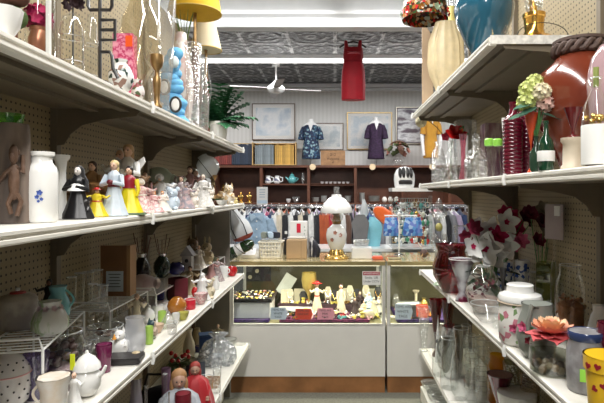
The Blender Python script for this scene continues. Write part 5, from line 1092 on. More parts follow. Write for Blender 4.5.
for i, (px, by_, ty, kk, m, l) in enumerate(((188, 270, 247, 'house', offw, ''), (199, 268, 245, 's', offw, 'cream praying figurine on the farthest wire riser, left one'), (207, 264, 240, 'c', mat('tan_glaze', (.45, .36, .22), .4), 'tan seated rabbit figurine on the farthest wire riser'), (193, 262, 236, 'c2', MC['brown_robe'], 'round brown bird figurine high at the back of the farthest riser'), (214, 261, 250, 'd', green, ''))):
    if kk == 'house':
        loc, s = at('L3', px, by=by_, z=RZ4); e = empty('bird_house', loc, 'small grey-white house ornament on the farthest wire riser', 'ornament'); hw = 6 * s
        B().box((0, 0, .045), (hw * 1.6, .06, .09)).build('walls', mat('weathered_white', (.50, .48, .46), .6, var=.2), e, smooth=False); B().prism([(-hw * 1.15, .09), (0, .15), (hw * 1.15, .09)], -.036, .036, 'y').build('roof', mat('grey_roof', (.34, .33, .34), .6), e, smooth=False); B().ell((0, -.03, .06), (.012, .004, .012), 10, 6).build('doorway', ink, e)
    elif kk == 's': stat2(px, 0, ty, 'praying_figurine', l, m, row='L3', by=by_, z=RZ4, arms='fold', wide=.34)
    elif kk in ('c', 'c2'): critter(px, 0, ty, 'rabbit_figurine' if kk == 'c' else 'bird_figurine', l, m, 'long' if kk == 'c' else 'none', row='L3', by=by_, z=RZ4)
    else: V('green_dish', 'low green dish beside the tan rabbit on the farthest riser', 'dish', 'L3', px, 10, 257, 'bowl', mat('sage', (.16, .19, .10), .4), by=by_, z=RZ4)
# on the shelf itself
figs = [(190, 294, 266, 'tan and white kneeling figurine under the wire riser', MC['tan_glaze']), (196, 284, 258, 'brown robed figurine under the farthest riser', MC['brown_robe']), (211, 283, 258, 'rose-brown robed figurine right of the white bowl-bearer', MC['dusky_rose']), (217, 281, 256, 'grey-brown robed figurine by the riser leg', greym)]
for px, by_, ty, l, m in figs: stat2(px, 0, ty, 'robed_figurine', l, m, row='L3', by=by_, wide=.3, hair=MC['brown_hair'])
stat2(202, 0, 273, 'bowl_bearer_figurine', 'white glazed lady figurine holding a bowl near the middle of the third left shelf', white, row='L3', by=300, sk=white, hat='veil', arms='wide', wide=.32)
critter(209, 0, 277, 'lamb_figurine', 'cream lamb figurine right of the white bowl-bearer', ivory, 'round', row='L3', by=298)
V('white_mug', 'small plain white mug next to the red apple', 'mug', 'L3', 223, 10, 266, 'cyl', white, by=278, handle='+')
loc, s = at('L3', 232, by=276); o = B().lathe([(.001, .006), (.02, 0), (.038, .02), (.042, .045), (.032, .07), (.012, .074), (.001, .066)], n=22).build('red_apple', mat('apple_red', (.48, .01, .015), .2, var=.2, coat=.5)); put(o, loc); tag(o, 'shiny red apple at the far end of the third left shelf', 'apple'); B().tube([(0, 0, .066), (.006, 0, .088)], .002, 5).build('stem', walnut, o); B().petal((0, 0, .075), (1, 0, .3), (0, 0, 1), .025, .014).build('leaf', green, o)
V('ramekin', 'small white pink-edged dish in front of the white bowl-bearer', 'dish', 'L3', 201, 14, 293, 'bowl', pinkc, by=304, flute=.04)
V('amber_bowl', 'amber glass bowl under the maroon basket', 'bowl', 'L3', 177, 19, 297, 'ball', glass('amber_glass', (.50, .20, .05), .12, .5, frost=.25), by=314)
V('red_candle_dish', 'small red and white dish right of the amber bowl', 'dish', 'L3', 190, 11, 299, 'cyl', mat('cherry', (.55, .02, .04), .3), by=309, rim=white)
V('yellow_dish', 'small yellow-green leaf dish at the shelf edge below the amber bowl', 'dish', 'L3', 183, 12, 312, 'bowl', mat('lime_leaf', (.45, .42, .08), .4), by=320)
loc, s = at('L3', 168, by=328); o = B().loft([(0, .035, .03, 0, 0), (.02, .033, .028, 0, 0), (.05, .016, .014, 0, 0), (.075, .004, .004, 0, 0)], 16, .06, 6).build('clear_cone', GF); put(o, loc); tag(o, 'clear glass cone paperweight in front of the amber bowl', 'paperweight')
for i, (px, by_, ty, w_, p_, m, l) in enumerate(((148, 323, 307, 14, 'teapot', white, 'squat white teapot behind the frosted vase'), (158, 318, 305, 12, 'bowl', white, 'white scalloped dish behind the coloured bird'), (165, 312, 301, 10, 'jug', sc_, 'small white creamer near the wire riser leg'), (157, 333, 324, 14, 'bowl', mat('orange_peach', (.70, .50, .36), .4), 'peach shallow dish at the front edge'), (172, 334, 322, 11, 'tumbler', GF, 'small frosted cup beside the peach dish'))):
    V(['teapot', 'scalloped_dish', 'creamer', 'peach_dish', 'frosted_cup'][i], l, ['teapot', 'dish', 'creamer', 'dish', 'cup'][i], 'L3', px, w_, ty, p_, m, by=by_, spout='-' if i == 0 else None, lid=white if i == 0 else None)
stat2(137, 0, 293, 'cream_bird_figurine', 'cream slender figurine standing behind the frosted vase', ivory, row='L3', by=331, wide=.22)
critter(152, 0, 318, 'bird_figurine', 'green, blue and brown bird figurine right of the frosted vase', mottle('parrot', [(.03, .06, .07), (.50, .38, .3), (.16, .2, .10)], 20, .4, 'n'), 'none', row='L3', by=338)
o = None
V('lime_cup', 'small bright lime green cup at the foot of the frosted vase', 'cup', 'L3', 149, 8, 326, 'cyl', mat('lime', (.35, .55, .10), .4), by=344)
V('frosted_vase', 'rounded frosted glass vase filled with white at the edge of the third left shelf', 'vase', 'L3', 135, 21, 317, [(.7, 0), (.9, .06), (1, .4), (.92, .7), (.8, .85), (.9, 1)], glass('snow_glass', (.80, .81, .84), .12, .5, frost=.35), by=352)
e = critter(120, 0, 327, 'chick_figurine', 'white chick-shaped dish left of the frosted vase', white, 'none', row='L3', by=354, wd=.5)
B().lathe([(.008, 0), (.001, .02)], (0, 0, 0), n=8).at().build('beak', mat('beak_orange', (.8, .35, .05), .5), e).location = (0, -.05, .07)
o, r, h = V('magenta_goblet', 'deep magenta glass cup below the silver glass basket', 'cup', 'L3', 104, 16, 344, 'tumbler', mat('magenta_glass', (.16, .012, .07), .15, coat=.5), by=372, flute=.05, nf=7)
o, r, h = V('glass_basket', 'cut-glass basket with dark trinkets, level with the white chick', 'basket', 'L3', 105, 34, 326, 'bowl', GC, by=352, z=1.04 if 0 else None)
b = B()
for i in range(14): b.ell((rnd(-.5, .5) * r, rnd(-.5, .5) * r, h * .7 + rnd(0, .01)), (.012, .009, .006), 6, 4)
b.build('trinkets', mat('trinket_brown', (.25, .15, .11), .4, .3), o)['kind'] = 'stuff'
for i, (px, by_, ty) in enumerate(((60, 352, 316), (70, 350, 313), (79, 350, 312), (91, 345, 310))):
    o, r, h = V('crystal_figurine', ['clear crystal bear with round stopper, leftmost of four', 'clear crystal ornament, second of four before the tumblers', 'clear crystal ornament, third of four before the tumblers', 'clear crystal ornament with ball top, rightmost of four'][i], 'ornament', 'L3', px, 12, ty, [(.7, 0), (1, .2), (.95, .45), (.5, .6), (.62, .78), (.45, .95), (.05, 1)], GC, by=by_, n=10)
# near things
pj = mat('pierced_white', (.78, .76, .76), .25, coat=.3)
o, r, h = V('pierced_jar', 'white pierced potpourri jar with pink bands and dark dot holes', 'jar', 'L3', 9, 38, 372, [(.6, 0), (.9, .15), (1, .55), (.98, .8), (.95, 1)], pj, by=406)
B().lathe([(r * 1.04, h), (r * .96, h * 1.15), (r * .6, h * 1.45), (r * .15, h * 1.6), (.001, h * 1.62)], n=28).build('lid', pj, o); B().ell((0, 0, h * 1.68), r * .13, 12, 8).build('knob', pj, o)
for z, q in ((.98, 1.03), (.1, .72)): B().tube([(r * q * cos(2 * pi * i / 28), r * q * sin(2 * pi * i / 28), h * z) for i in range(28)], r * .045, 6, True).build('pink_band', pink, o)
b = B()
for j, (z, q) in enumerate(((.35, .985), (.55, 1.01), (.75, 1.0), (1.18, .92), (1.34, .74))):
    for i in range(12): a = 2 * pi * (i + .5 * (j % 2)) / 12; b.ell((r * q * cos(a), r * q * sin(a), h * z), r * .055, 6, 4)
b.build('holes', ink, o)['kind'] = 'stuff'
V('purple_glass_vase', 'blue-purple glass vase between the pierced jar and the candy jar', 'vase', 'L3', 36, 24, 353, 'tumbler', glass('purple_glass', (.42, .34, .66), .14, .5, frost=.25), by=398)
loc, s = at('L3', 30, by=366); e = empty('blue_glass_plate', loc, 'wide blue-grey glass plate behind the purple vase', 'plate'); B().lathe([(.001, .004), (.06, .006), (.105, .022), (.107, .024)], n=30).build('body', glass('blue_plate_glass', (.45, .58, .75), .12, .5, frost=.4), e); e.location.x = max(e.location.x, -.99)
o, r, h = V('candy_jar', 'wide clear candy jar with dark sweets and silver base', 'jar', 'L3', 64, 38, 331, [(.8, 0), (.95, .03), (.98, .15), (.9, .2), (1, .35), (1, .8), (.85, .9), (.9, 1)], G, by=386)
B().lathe([(r * .2, h * .2), (r * .85, h * .22), (r * .85, h * .36), (r * .3, h * .42), (.001, h * .42)], n=20).build('wax_fill', mat('mauve_wax', (.36, .26, .27), .5), o)
b = B()
for i in range(14): b.ell((rnd(-.55, .55) * r, rnd(-.55, .55) * r, h * rnd(.42, .8)), (r * .24, r * .24, r * .2), 8, 6)
b.build('sweets', mat('dark_sweets', (.09, .055, .05), .4), o)['kind'] = 'stuff'
B().lathe([(r * .98, 0), (r * 1.0, h * .1), (r * .9, h * .18)], n=24).build('silver_base', mat('tarnished_silver', (.35, .31, .30), .3, .8), o)
o, r, h = V('lidded_pot', 'white lidded pot with a conical lid and yellow sticker', 'pot', 'L3', 87, 27, 364, 'ball', white, by=396)
B().lathe([(r * .98, h * .86), (r * .92, h * 1.0), (r * .55, h * 1.22), (r * .14, h * 1.34), (r * .1, h * 1.42), (.001, h * 1.44)], n=22).build('lid', white, o); B().tube([(r * .6, 0, h * .55), (r * 1.2, 0, h * .75), (r * 1.4, 0, h * .95)], [r * .25, r * .16, r * .1], 10).build('spout', white, o); B().box((-r * .75, -r * .62, h * 1.15), (r * .34, .002, h * .5)).build('yellow_sticker', mat('neon_yellow', (.72, .80, .02), .5), o, smooth=False)
o, r, h = V('scalloped_cup', 'large cream cup with a scalloped tan edge at the bottom of the third left shelf', 'cup', 'L3', 54, 32, 376, [(.55, 0), (.6, .06), (.75, .3), (.78, .7), (1.0, .95), (1.02, 1)], mottle('cream_tan', [(.78, .74, .68), (.72, .62, .50), (.80, .78, .74)], 12, .25, 'soft'), by=420, flute=.05, nf=8, handle='-')
stat2(74, 0, 372, 'thin_white_figurine', 'slim white candlestick figurine between the cream cup and lidded pot', sc_, row='L3', by=408, wide=.26)
loc, s = at('L3', 22, by=440); e = empty('black_wire_basket', loc, 'small black wire basket at the lower left corner', 'basket'); 
for i in range(16): a = 2 * pi * i / 16; B().tube([(.03 * cos(a), .03 * sin(a), 0), (.045 * cos(a), .045 * sin(a), .05)], .0018, 5).build('wire', black, e)
for z, q in ((0, .03), (.05, .045)): B().tube([(q * cos(2 * pi * i / 20), q * sin(2 * pi * i / 20), z) for i in range(20)], .0025, 5, True).build('ring', black, e)
o = B(); o.bloom((0, 0, .03), .022, (0, -.3, 1), 3, 6); o = o.build('pink_rose', mat('soft_pink', (.80, .42, .44), .6)); put(o, loc + Vector((0, 0, .003))); tag(o, 'pink silk rose inside the black wire basket', 'flower')
# ================================================================ LEFT, bottom shelf
V('cream_vase', 'cream urn-shaped vase at the back of the bottom left shelf', 'vase', 'L4', 189, 12, 329, 'vase', ivory, u=.72)
V('brown_jar', 'small brown and cream jar right of the cream urn', 'jar', 'L4', 197, 8, 328, 'jar', MC['tan_glaze'], u=.9)
loc, s = at('L4', 206, .55); e = empty('blue_box', loc, 'blue fabric box leaning at an angle on the bottom left shelf', 'box', rz=R(20)); hh = hgt(loc, s, 335); B().box((0, 0, hh / 2), (13 * s, .08, hh)).build('body', mat('blue_fabric', (.06, .12, .33), .7), e, smooth=False, bevel=.004); B().box((0, 0, hh + .005), (13.6 * s, .085, .012)).build('lid', mat('blue_fabric_lid', (.09, .17, .40), .7), e, smooth=False)
stat2(218, .75, 324, 'brown_figurine', 'tan figurine against the end panel on the bottom left shelf', MC['tan_glaze'], row='L4', wide=.24)
o, r, h = V('steel_cup', 'brushed steel cup with dark rim near the end of the bottom left shelf', 'cup', 'L4', 229, 15, 339, 'tumbler', mat('brushed_steel', (.50, .51, .50), .3, .7), u=.28, rim=black)
V('glass_ashtray', 'clear glass dish at the very end of the bottom left shelf', 'dish', 'L4', 240, 11, 344, 'bowl', GF, u=.15)
loc, s = at('L4', 217, .30); cw = glass('crinkled_cellophane', (.88, .91, .94), .35, .9, frost=.22, cut=34, rough=.12)
o = B().loft([(0, .09, .07, 0, 0), (.04, .11, .085, 0, 0), (.10, .10, .08, .01, 0), (.15, .07, .05, 0, 0), (.18, .03, .02, .01, 0), (.21, .06, .045, .01, 0)], 44, .22, 11).build('cellophane_bundle', cw); put(o, loc); tag(o, 'crinkled cellophane-wrapped gift bundle on the bottom left shelf', 'package')
o = B().lathe([(.03, 0), (.045, .03), (.05, .06), (.001, .07)], n=16).build('contents', mat('tissue_white', (.72, .75, .80), .7), o)
loc, s = at('L4', 196, .35); o = B().box((0, 0, .075), (.11, .02, .15)).build('picture_frame', mat('dark_slate', (.02, .03, .04), .4), smooth=False, bevel=.003); put(o, loc, R(20), R(-18)); tag(o, 'small dark picture frame leaning behind the red doll', 'frame')
loc, s = at('L4', 208, .22); e = empty('wooden_tray', loc, 'small light wood tray beside the red doll', 'tray'); B().box((0, 0, .004), (.12, .09, .008)).build('base', pine, e, smooth=False)
for q in (-1, 1): B().box((q * .06, 0, .02), (.006, .09, .04)).box((0, q * .045, .02), (.12, .006, .04)).build('side', mat('tray_wood', (.40, .22, .10), .5), e, smooth=False)
V('crystal_bowl', 'small cut-crystal bowl in front of the wooden tray', 'bowl', 'L4', 205, 15, 377, 'bowl', GC, u=.08)
V('crystal_cup', 'small cut-crystal cup at the shelf edge under the cellophane bundle', 'cup', 'L4', 217, 9, 366, 'tumbler', GC, u=.04)
# dolls
def doll(px, u_, ty, label, dress, hair, sk, rz=0):
    loc, s = at('L4', px, u_); h = hgt(loc, s, ty); e = empty('doll', loc, label, 'doll', None, rz)
    B().lathe([(h * .34, 0), (h * .36, .01), (h * .32, h * .3), (h * .26, h * .5), (h * .22, h * .64), (h * .12, h * .72), (h * .05, h * .76)], n=30, flute=.07, nf=10, sy=.8).build('dress', dress, e)
    b = B().ell((0, 0, h * .84), (h * .085, h * .085, h * .10), 16, 12).ell((0, -h * .1, h * .82), (h * .016, h * .016, h * .014), 8, 6).tube([(0, 0, h * .68), (0, 0, h * .76)], h * .045, 8); b.build('head', sk, e)
    b = B()
    for q in (-1, 1): b.ell((q * h * .03, -h * .078, h * .85), h * .012, 6, 4)
    b.build('eyes', ink, e); B().ell((0, -h * .076, h * .795), (h * .014, h * .008, h * .007), 8, 4).build('mouth', red, e)
    b = B()
    for q in (-1, 1): b.tube([(q * h * .14, 0, h * .64), (q * h * .24, -h * .05, h * .5), (q * h * .22, -h * .14, h * .4)], [h * .05, h * .045, h * .035], 8)
    b.build('sleeves', dress, e); b = B()
    for q in (-1, 1):
        b.ell((q * h * .22, -h * .17, h * .37), (h * .035, h * .04, h * .03), 8, 6)
        for k in range(3): b.tube([(q * h * .22 + (k - 1) * h * .02, -h * .19, h * .36), (q * h * .22 + (k - 1) * h * .024, -h * .225, h * .34)], h * .01, 5)
    b.build('hands', sk, e)
    b = B().ell((0, h * .035, h * .89), (h * .098, h * .09, h * .095), 16, 10)
    for q in (-1, 1): b.ell((q * h * .08, h * .03, h * .77), (h * .035, h * .05, h * .10), 10, 8)
    b.build('hair', hair, e); return e, h
e, h = doll(195, .14, 361, 'doll in a full bright red dress on the bottom left shelf', mat('doll_red', (.42, .008, .015), .6, sheen=.3), mat('doll_hair_red', (.30, .04, .03), .6), mat('doll_skin', (.42, .25, .18), .5), R(15))
B().lathe([(h * .37, .0), (h * .385, .008), (h * .37, .02)], n=30, flute=.07, nf=10, sy=.8).build('lace_hem', white, e)
e, h = doll(179, .10, 368, 'doll with tan hair and a pale grey-blue dress left of the red doll', mat('doll_grey', (.40, .42, .46), .6), mat('doll_hair_tan', (.36, .19, .08), .6), MC['doll_skin'], R(20))
loc, s = at('L4', 180, .55); e = empty('holly_plant', loc, 'artificial green and red leafy plant behind the dolls', 'plant'); B().tube([(0, 0, 0), (0, 0, .16)], .006, 6).build('stem', walnut, e); b = B(); c = B()
for i in range(24): a = i * 2.4; b.petal((0, 0, .12 + .05 * sin(i)), (cos(a), sin(a), rnd(0, .9)), (0, 0, 1), .09, .035, -.2)
for i in range(8): a = i * .8; c.ell((.05 * cos(a), .05 * sin(a), .2 + .02 * sin(i * 2)), .013, 8, 6)
b.build('leaves', mat('olive_leaf', (.09, .12, .03), .5), e); c.build('berries', red, e)
loc, s = at('L4', 158, .5); o = B().loft([(0, .14, .1, 0, 0), (.05, .15, .11, 0, 0), (.12, .13, .1, 0, 0), (.17, .09, .06, .02, 0), (.19, .03, .02, .02, 0)], 22, .08, 6).build('black_handbag', mat('black_fabric', (.01, .009, .012), .8)); put(o, loc); o.location.x = max(o.location.x, -.93); tag(o, 'slumped black fabric bag in shadow on the bottom left shelf', 'bag'); B().tube([(-.08, 0, .15), (-.05, 0, .25), (.05, 0, .25), (.09, 0, .15)], .007, 6).build('strap', black, o)
V('clear_flask', 'tall clear glass bottle left of the tan-haired doll', 'bottle', 'L4', 165, 11, 374, 'bottle', G, u=.15)
V('lilac_cup', 'small lilac cup behind the tan-haired doll', 'cup', 'L4', 166, 9, 368, 'bowl', mat('lilac_glaze', (.40, .22, .40), .3), u=.35)
V('grey_jar', 'grey-mauve glass jar with a cork-coloured top near the bottom edge of the photo', 'jar', 'L4', 136, 14, 378, 'jar', glass('smoke_glass', (.50, .46, .52), .14, .5, frost=.35), u=.18, lid=MC['tan_glaze'])
loc, s = at('L4', 152, .22); e = empty('white_carton', loc, 'low white open carton at the bottom edge of the photo', 'carton', rz=R(10)); B().box((0, 0, .05), (.12, .1, .1)).build('body', paper, e, smooth=False, bevel=.002); B().box((0, 0, .1015), (.105, .085, .003)).build('inside', mat('carton_inside', (.45, .44, .42), .8), e, smooth=False)
V('brass_bell', 'small brass bell between the white carton and the dolls', 'bell', 'L4', 169, 9, 392, [(1, 0), (.85, .1), (.6, .35), (.45, .6), (.12, .68), (.1, .95), (.15, 1)], brass, u=.03)
V('maroon_cup', 'dark maroon cup at the feet of the dolls', 'cup', 'L4', 183, 16, 393, 'cyl', MC['burgundy'], u=-.06 + .08)

# ---- more small ware that crowds the left shelves
EX = [
 ('L3', 112, 330, 303, 12, 'jar', G, 'short clear jar behind the glass basket', 'jar', 'glass_jar'),
 ('L3', 122, 324, 301, 12, 'ball', GF, 'round clear bowl below the brown board', 'bowl', 'glass_bowl'),
 ('L3', 100, 336, 308, 11, 'wide_goblet', GC, 'cut-glass stem dish behind the glass basket', 'dish', 'glass_dish'),
 ('L3', 127, 346, 330, 10, 'bowl', GC, 'tiny cut-glass dish between the chick and the frosted vase', 'dish', 'glass_dish'),
 ('L3', 84, 372, 344, 13, 'tumbler', GF, 'frosted tumbler between the candy jar and the magenta cup', 'glass', 'frosted_tumbler'),
 ('L3', 92, 362, 338, 14, 'goblet', GC, 'cut-glass goblet left of the magenta cup', 'glass', 'glass_goblet'),
 ('L3', 46, 376, 338, 13, 'bottle', GF, 'frosted bottle behind the purple vase', 'bottle', 'frosted_bottle'),
 ('L3', 183, 300, 284, 8, 'vase', MC['maroon'], 'tiny maroon vase in front of the maroon basket', 'vase', 'small_vase'),
 ('L3', 171, 303, 283, 9, 'ginger', black, 'small black ginger jar left of the maroon basket', 'jar', 'small_jar'),
 ('L3', 160, 300, 281, 9, 'jar', MC['cobalt'], 'small dark blue jar under the third wire riser', 'jar', 'small_jar'),
 ('L3', 150, 306, 286, 9, 'cyl', GF, 'clear holder by the wire riser leg', 'holder', 'glass_holder'),
 ('L3', 143, 315, 297, 9, 'ball', GC, 'small cut-glass ball vase right of the cream bird', 'vase', 'glass_vase'),
 ('L3', 130, 318, 296, 8, 'stick', ivory, 'cream candlestick behind the cream bird', 'candlestick', 'cream_candlestick'),
 ('L3', 162, 324, 311, 8, 'cyl', MC['lime'], 'small lime votive beside the clear cone', 'votive', 'votive_cup'),
 ('L3', 176, 325, 313, 8, 'bowl', white, 'tiny white dish in front of the clear cone', 'dish', 'small_dish'),
 ('L3', 195, 297, 287, 7, 'ball', red, 'tiny red ball vase behind the pink-edged dish', 'vase', 'small_vase'),
 ('L3', 216, 290, 276, 7, 'jug', white, 'tiny white jug left of the white mug', 'jug', 'small_jug'),
 ('L3', 206, 291, 276, 6, 'vase', MC['dusky_rose'], 'tiny rose vase behind the white bowl-bearer', 'vase', 'small_vase'),
 ('L4', 199, 0, 346, 8, 'cyl', MC['cobalt'], 'small dark blue pot beside the blue fabric box', 'pot', 'small_pot'),
 ('L4', 223, 0, 345, 7, 'stick', chrome, 'thin metal candlestick behind the cellophane bundle', 'candlestick', 'metal_candlestick'),
 ('L4', 212, 0, 352, 7, 'bowl', offw, 'small cream bowl behind the cellophane bundle', 'bowl', 'small_bowl'),
 ('L4', 233, 0, 346, 6, 'ball', MC['tan_glaze'], 'tiny tan ball vase beyond the steel cup', 'vase', 'small_vase'),
 ('L4', 146, 0, 386, 10, 'bottle', GF, 'small frosted bottle right of the grey-mauve jar', 'bottle', 'frosted_bottle'),
 ('L4', 172, 0, 360, 9, 'ginger', MC['green_base'], 'dark green ginger jar behind the tan-haired doll', 'jar', 'small_jar'),
]
U4 = {199: .75, 223: .75, 212: .7, 233: .6, 146: .4, 172: .8}
for row, px, by_, ty, w_, p_, m, l, cat, nm in EX:
    if by_: V(nm, l, cat, row, px, w_, ty, p_, m, by=by_)
    else: V(nm, l, cat, row, px, w_, ty, p_, m, u=U4[px])
loc, s = at('L3', 124, by=362); o = B().box((0, 0, .012), (.13, .09, .022)).build('black_tray', black, smooth=False, bevel=.004); put(o, loc, R(8)); tag(o, 'flat black lacquer tray at the shelf edge below the white chick', 'tray')
loc, s = at('L3', 92, by=354); 
e = empty('silver_dish', at('L3', 126, by=334)[0], 'wide grey silver dish leaning behind the frosted vase', 'dish'); e.rotation_euler = (R(25), 0, 0)
B().lathe([(.001, .002), (.03, .004), (.05, .018), (.052, .02)], n=26).build('body', mat('dull_silver', (.42, .42, .43), .3, .7), e)
EX2 = [('L2', 70, .62, 178, 'owl_figurine', 'brown owl figurine in shadow between candlestick and nun', MC['brown_robe'], 'point'), ('L2', 85, .15, 196, 'lamb_figurine', 'tiny dark lamb at the feet of the nun', black, 'round'),
 ('L2', 104, .6, 176, 'bear_figurine', 'ochre bear figurine standing behind the tiny yellow elf', MC['ochre_robe'], 'round'), ('L2', 149, .35, 186, 'rabbit_figurine', 'dusky pink rabbit figurine between clown and girls', MC['dusky_rose'], 'long'),
 ('L2', 178, .55, 180, 'rabbit_figurine', 'grey rabbit figurine behind the pale blue bear', greym, 'long'), ('L2', 194, .12, 188, 'lamb_figurine', 'small white lamb left of the lace-gowned baby', offw, 'round'),
 ('L2', 208, .45, 180, 'dog_figurine', 'small tan dog figurine behind the lace-gowned baby', MC['tan_glaze'], 'round'), ('L2', 226, .6, 184, 'bird_figurine', 'small gold bird figurine behind the pointed-ear cat', gold, 'none')]
for row, px, u_, ty, nm, l, m, ears in EX2: critter(px, u_, ty, nm, l, m, ears, row=row)
# ================================================================ RIGHT, top shelf
tq = mat('blue_vase_glaze', (.022, .105, .165), .12, var=.06, coat=.7)
V('blue_vase', 'large glossy teal-blue egg-shaped vase on the upper right shelf', 'vase', 'R1', 484, 59, -12, [(.35, 0), (.42, .04), (.62, .2), (.9, .48), (1, .68), (.93, .85), (.6, .97), (.4, 1)], tq, u=.15, n=36)
loc, s = at('R1', 446, .16); hh = hgt(loc, s, 22); cr_ = mat('cream_shell', (.70, .58, .36), .4, var=.1, bump=.3, scale=20)
e = empty('shell_vase', loc, 'cream fan-shaped vase behind the blue vase', 'vase'); pr = [(9 * s, 0), (10 * s, .01), (11 * s, .03), (16 * s, .10), (18 * s, hh * .4), (17 * s, hh * .7), (10 * s, hh)]
B().lathe(pr + [(r - .005, z) for r, z in reversed(pr[3:])], n=48, flute=.05, nf=14, sy=.55).build('body', cr_, e)
loc, s = at('R1', 427.5, .09); hh = hgt(loc, s, 27); o = B().prism([(-5.5 * s, 0), (5.5 * s, 0), (5.5 * s, hh * .86), (-1 * s, hh), (-5.5 * s, hh)], -.006, .006, 'y').build('cardboard_sheet', mat('tan_card', (.50, .37, .25), .7, var=.04), smooth=False); put(o, loc); tag(o, 'upright strip of tan cardboard at the far end of the upper right shelf', 'cardboard')
loc, s = at('R1', 451, .55); hh = hgt(loc, s, 5); e = empty('candle_lamp', loc, 'white lamp with a pale yellow candle sleeve beside the blue vase', 'lamp'); B().lathe([(.05, 0), (.05, .01), (.02, .03), (.018, hh * .6)], n=16).build('base', white, e); B().tube([(0, 0, hh * .6), (0, 0, hh * .98)], .03, 14).build('sleeve', mat('candle_yellow', (.82, .72, .25), .5), e); B().tube([(0, 0, hh * .98), (0, 0, hh * 1.25)], .026, 14).build('glass_chimney', GF, e)
loc, s = at('R1', 534, .47); e = empty('gilt_urn', loc, 'gold pedestal urn holding clear crystal drops at the near end of the upper right shelf', 'urn'); gm = mat('bright_gilt', (.85, .50, .12), .18, .95, var=.12)
B().lathe([(20 * s, 0), (20 * s, .006), (17 * s, .02), (11 * s, .03), (9 * s, .05), (9.5 * s, .08), (10 * s, .1), (11 * s, .104), (11 * s, .118), (9 * s, .12), (.001, .12)], n=32).build('body', gm, e)
for i in range(9): a = 2 * pi * i / 9; B().lathe([(.001, 0), (.011, .03), (.014, .05), (.006, .07), (.001, .075)], (.024 * cos(a), .024 * sin(a), .12 + .02 * (i % 2)), n=6).build('crystal_drop', GC, e)
B().tube([(22 * s * cos(R(t)) * 1.1, -.085 + 0 * t, .005 + .05 * sin(R(t))) for t in range(0, 181, 15)], .0016, 5).build('black_cord', black, e)
B().tube([(0, 0, .12), (-.01, 0, .2)], .014, 10).build('gold_finial', gm, e)
loc, s = at('R1', 506, .33); o = B().at((0, 0, 0), (0, R(-10), 0)).lathe([(.02, 0), (.026, .02), (.032, .2), (.001, .23)], n=6).build('glass_prism', GF); put(o, loc + Vector((0, 0, .004))); tag(o, 'faceted frosted glass prism between the blue vase and the gold urn', 'ornament')
# ================================================================ RIGHT, second shelf
V('clear_bottle', 'narrow clear round-shouldered bottle, first at the far end of the second right shelf', 'bottle', 'R2', 438, 13, 142, [(.9, 0), (1, .05), (1, .7), (.7, .82), (.4, .87), (.5, 1)], GC, u=.08)
V('clear_bottle', 'narrow clear bottle standing under the red silk rose', 'bottle', 'R2', 451, 13, 141, [(.9, 0), (1, .05), (.95, .6), (.6, .8), (.45, .87), (.55, 1)], GC, u=.12)
V('pink_bud_vase', 'slim pink-tinted glass bud vase beside the rose bottle', 'vase', 'R2', 463, 9, 134, [(.8, 0), (.9, .05), (.45, .3), (.5, .7), (.9, 1)], glass('pink_glass', (.92, .45, .55), .14, .5, frost=.15), u=.16)
o, r, h = V('glass_decanter', 'wide cut-glass decanter in the middle of the clear bottles', 'decanter', 'R2', 476, 23, 140, [(.9, 0), (1, .04), (1, .5), (.7, .72), (.32, .8), (.3, .95), (.42, 1)], GC, u=.14); B().ell((0, 0, h * 1.06), r * .35, 10, 8).build('stopper', GC, o)
loc, s = at('R2', 465, .55); hh = hgt(loc, s, 120); o = B().box((0, 0, hh / 2), (20 * s, .09, hh)).build('square_glass_block', GF, smooth=False, bevel=.008); put(o, loc); tag(o, 'square frosted glass vase behind the red rose', 'vase')
V('salt_shaker', 'tiny clear shaker with black band in front of the decanter', 'shaker', 'R2', 482, 6, 160, 'cyl', GF, u=.03, rim=black)
sg = mat('apple_green', (.32, .75, .10), .4)
for px, l in ((489, 'clear bud bottle with a bright green cap, the farther of two'), (497.5, 'clear bud bottle with a bright green cap, the nearer of two')):
    o, r, h = V('green_capped_bottle', l, 'bottle', 'R2', px, 10, 145, [(1, 0), (1, .06), (.6, .4), (.4, .75), (.5, 1)], G, u=.08); B().lathe([(r * .5, h * .96), (r * .9, h * .98), (r * .95, h * 1.16), (r * .7, h * 1.2), (.001, h * 1.2)], n=16).build('cap', sg, o)
loc, s = at('R2', 492, .6); hh = hgt(loc, s, 124); e = empty('tall_gift_bag', loc, 'dark mauve and clear tall box behind the green-capped bottles', 'box'); B().box((0, 0, hh / 2), (19 * s, .1, hh)).build('body', mottle('mauve_box', [(.22, .08, .12), (.45, .36, .36), (.16, .05, .1)], 7, .5, 'soft', stretch=(2, 2, .6)), e, smooth=False, bevel=.004)
V('white_beaker', 'slim white beaker beside the ribbed burgundy bottles', 'beaker', 'R2', 505, 7, 118, 'flare', white, u=.1)
rb = mat('burgundy_gloss', (.12, .003, .018), .18, coat=.6)
for px, u_, ty, l in ((513, .10, 119, 'ribbed burgundy glass bottle, farther one'), (527, .28, 112, 'ribbed burgundy glass bottle, nearer one behind the orange flower')):
    loc, s = at('R2', px, u_); H = hgt(loc, s, ty); r = 10 * s; pr = [(r * .9, 0)]
    n = 15
    for i in range(n): z0 = H * i / n; pr += [(r * 1.0, z0 + H * .015), (r * 1.0, z0 + H * .045), (r * .93, z0 + H * .058)]
    pr += [(r * .8, H * 1.01), (r * .4, H * 1.1), (r * .32, H * 1.25), (r * .42, H * 1.27), (r * .42, H * 1.30)]
    o = B().lathe(pr, n=24).build('ribbed_bottle', rb, ang=70); put(o, loc); tag(o, l, 'bottle')
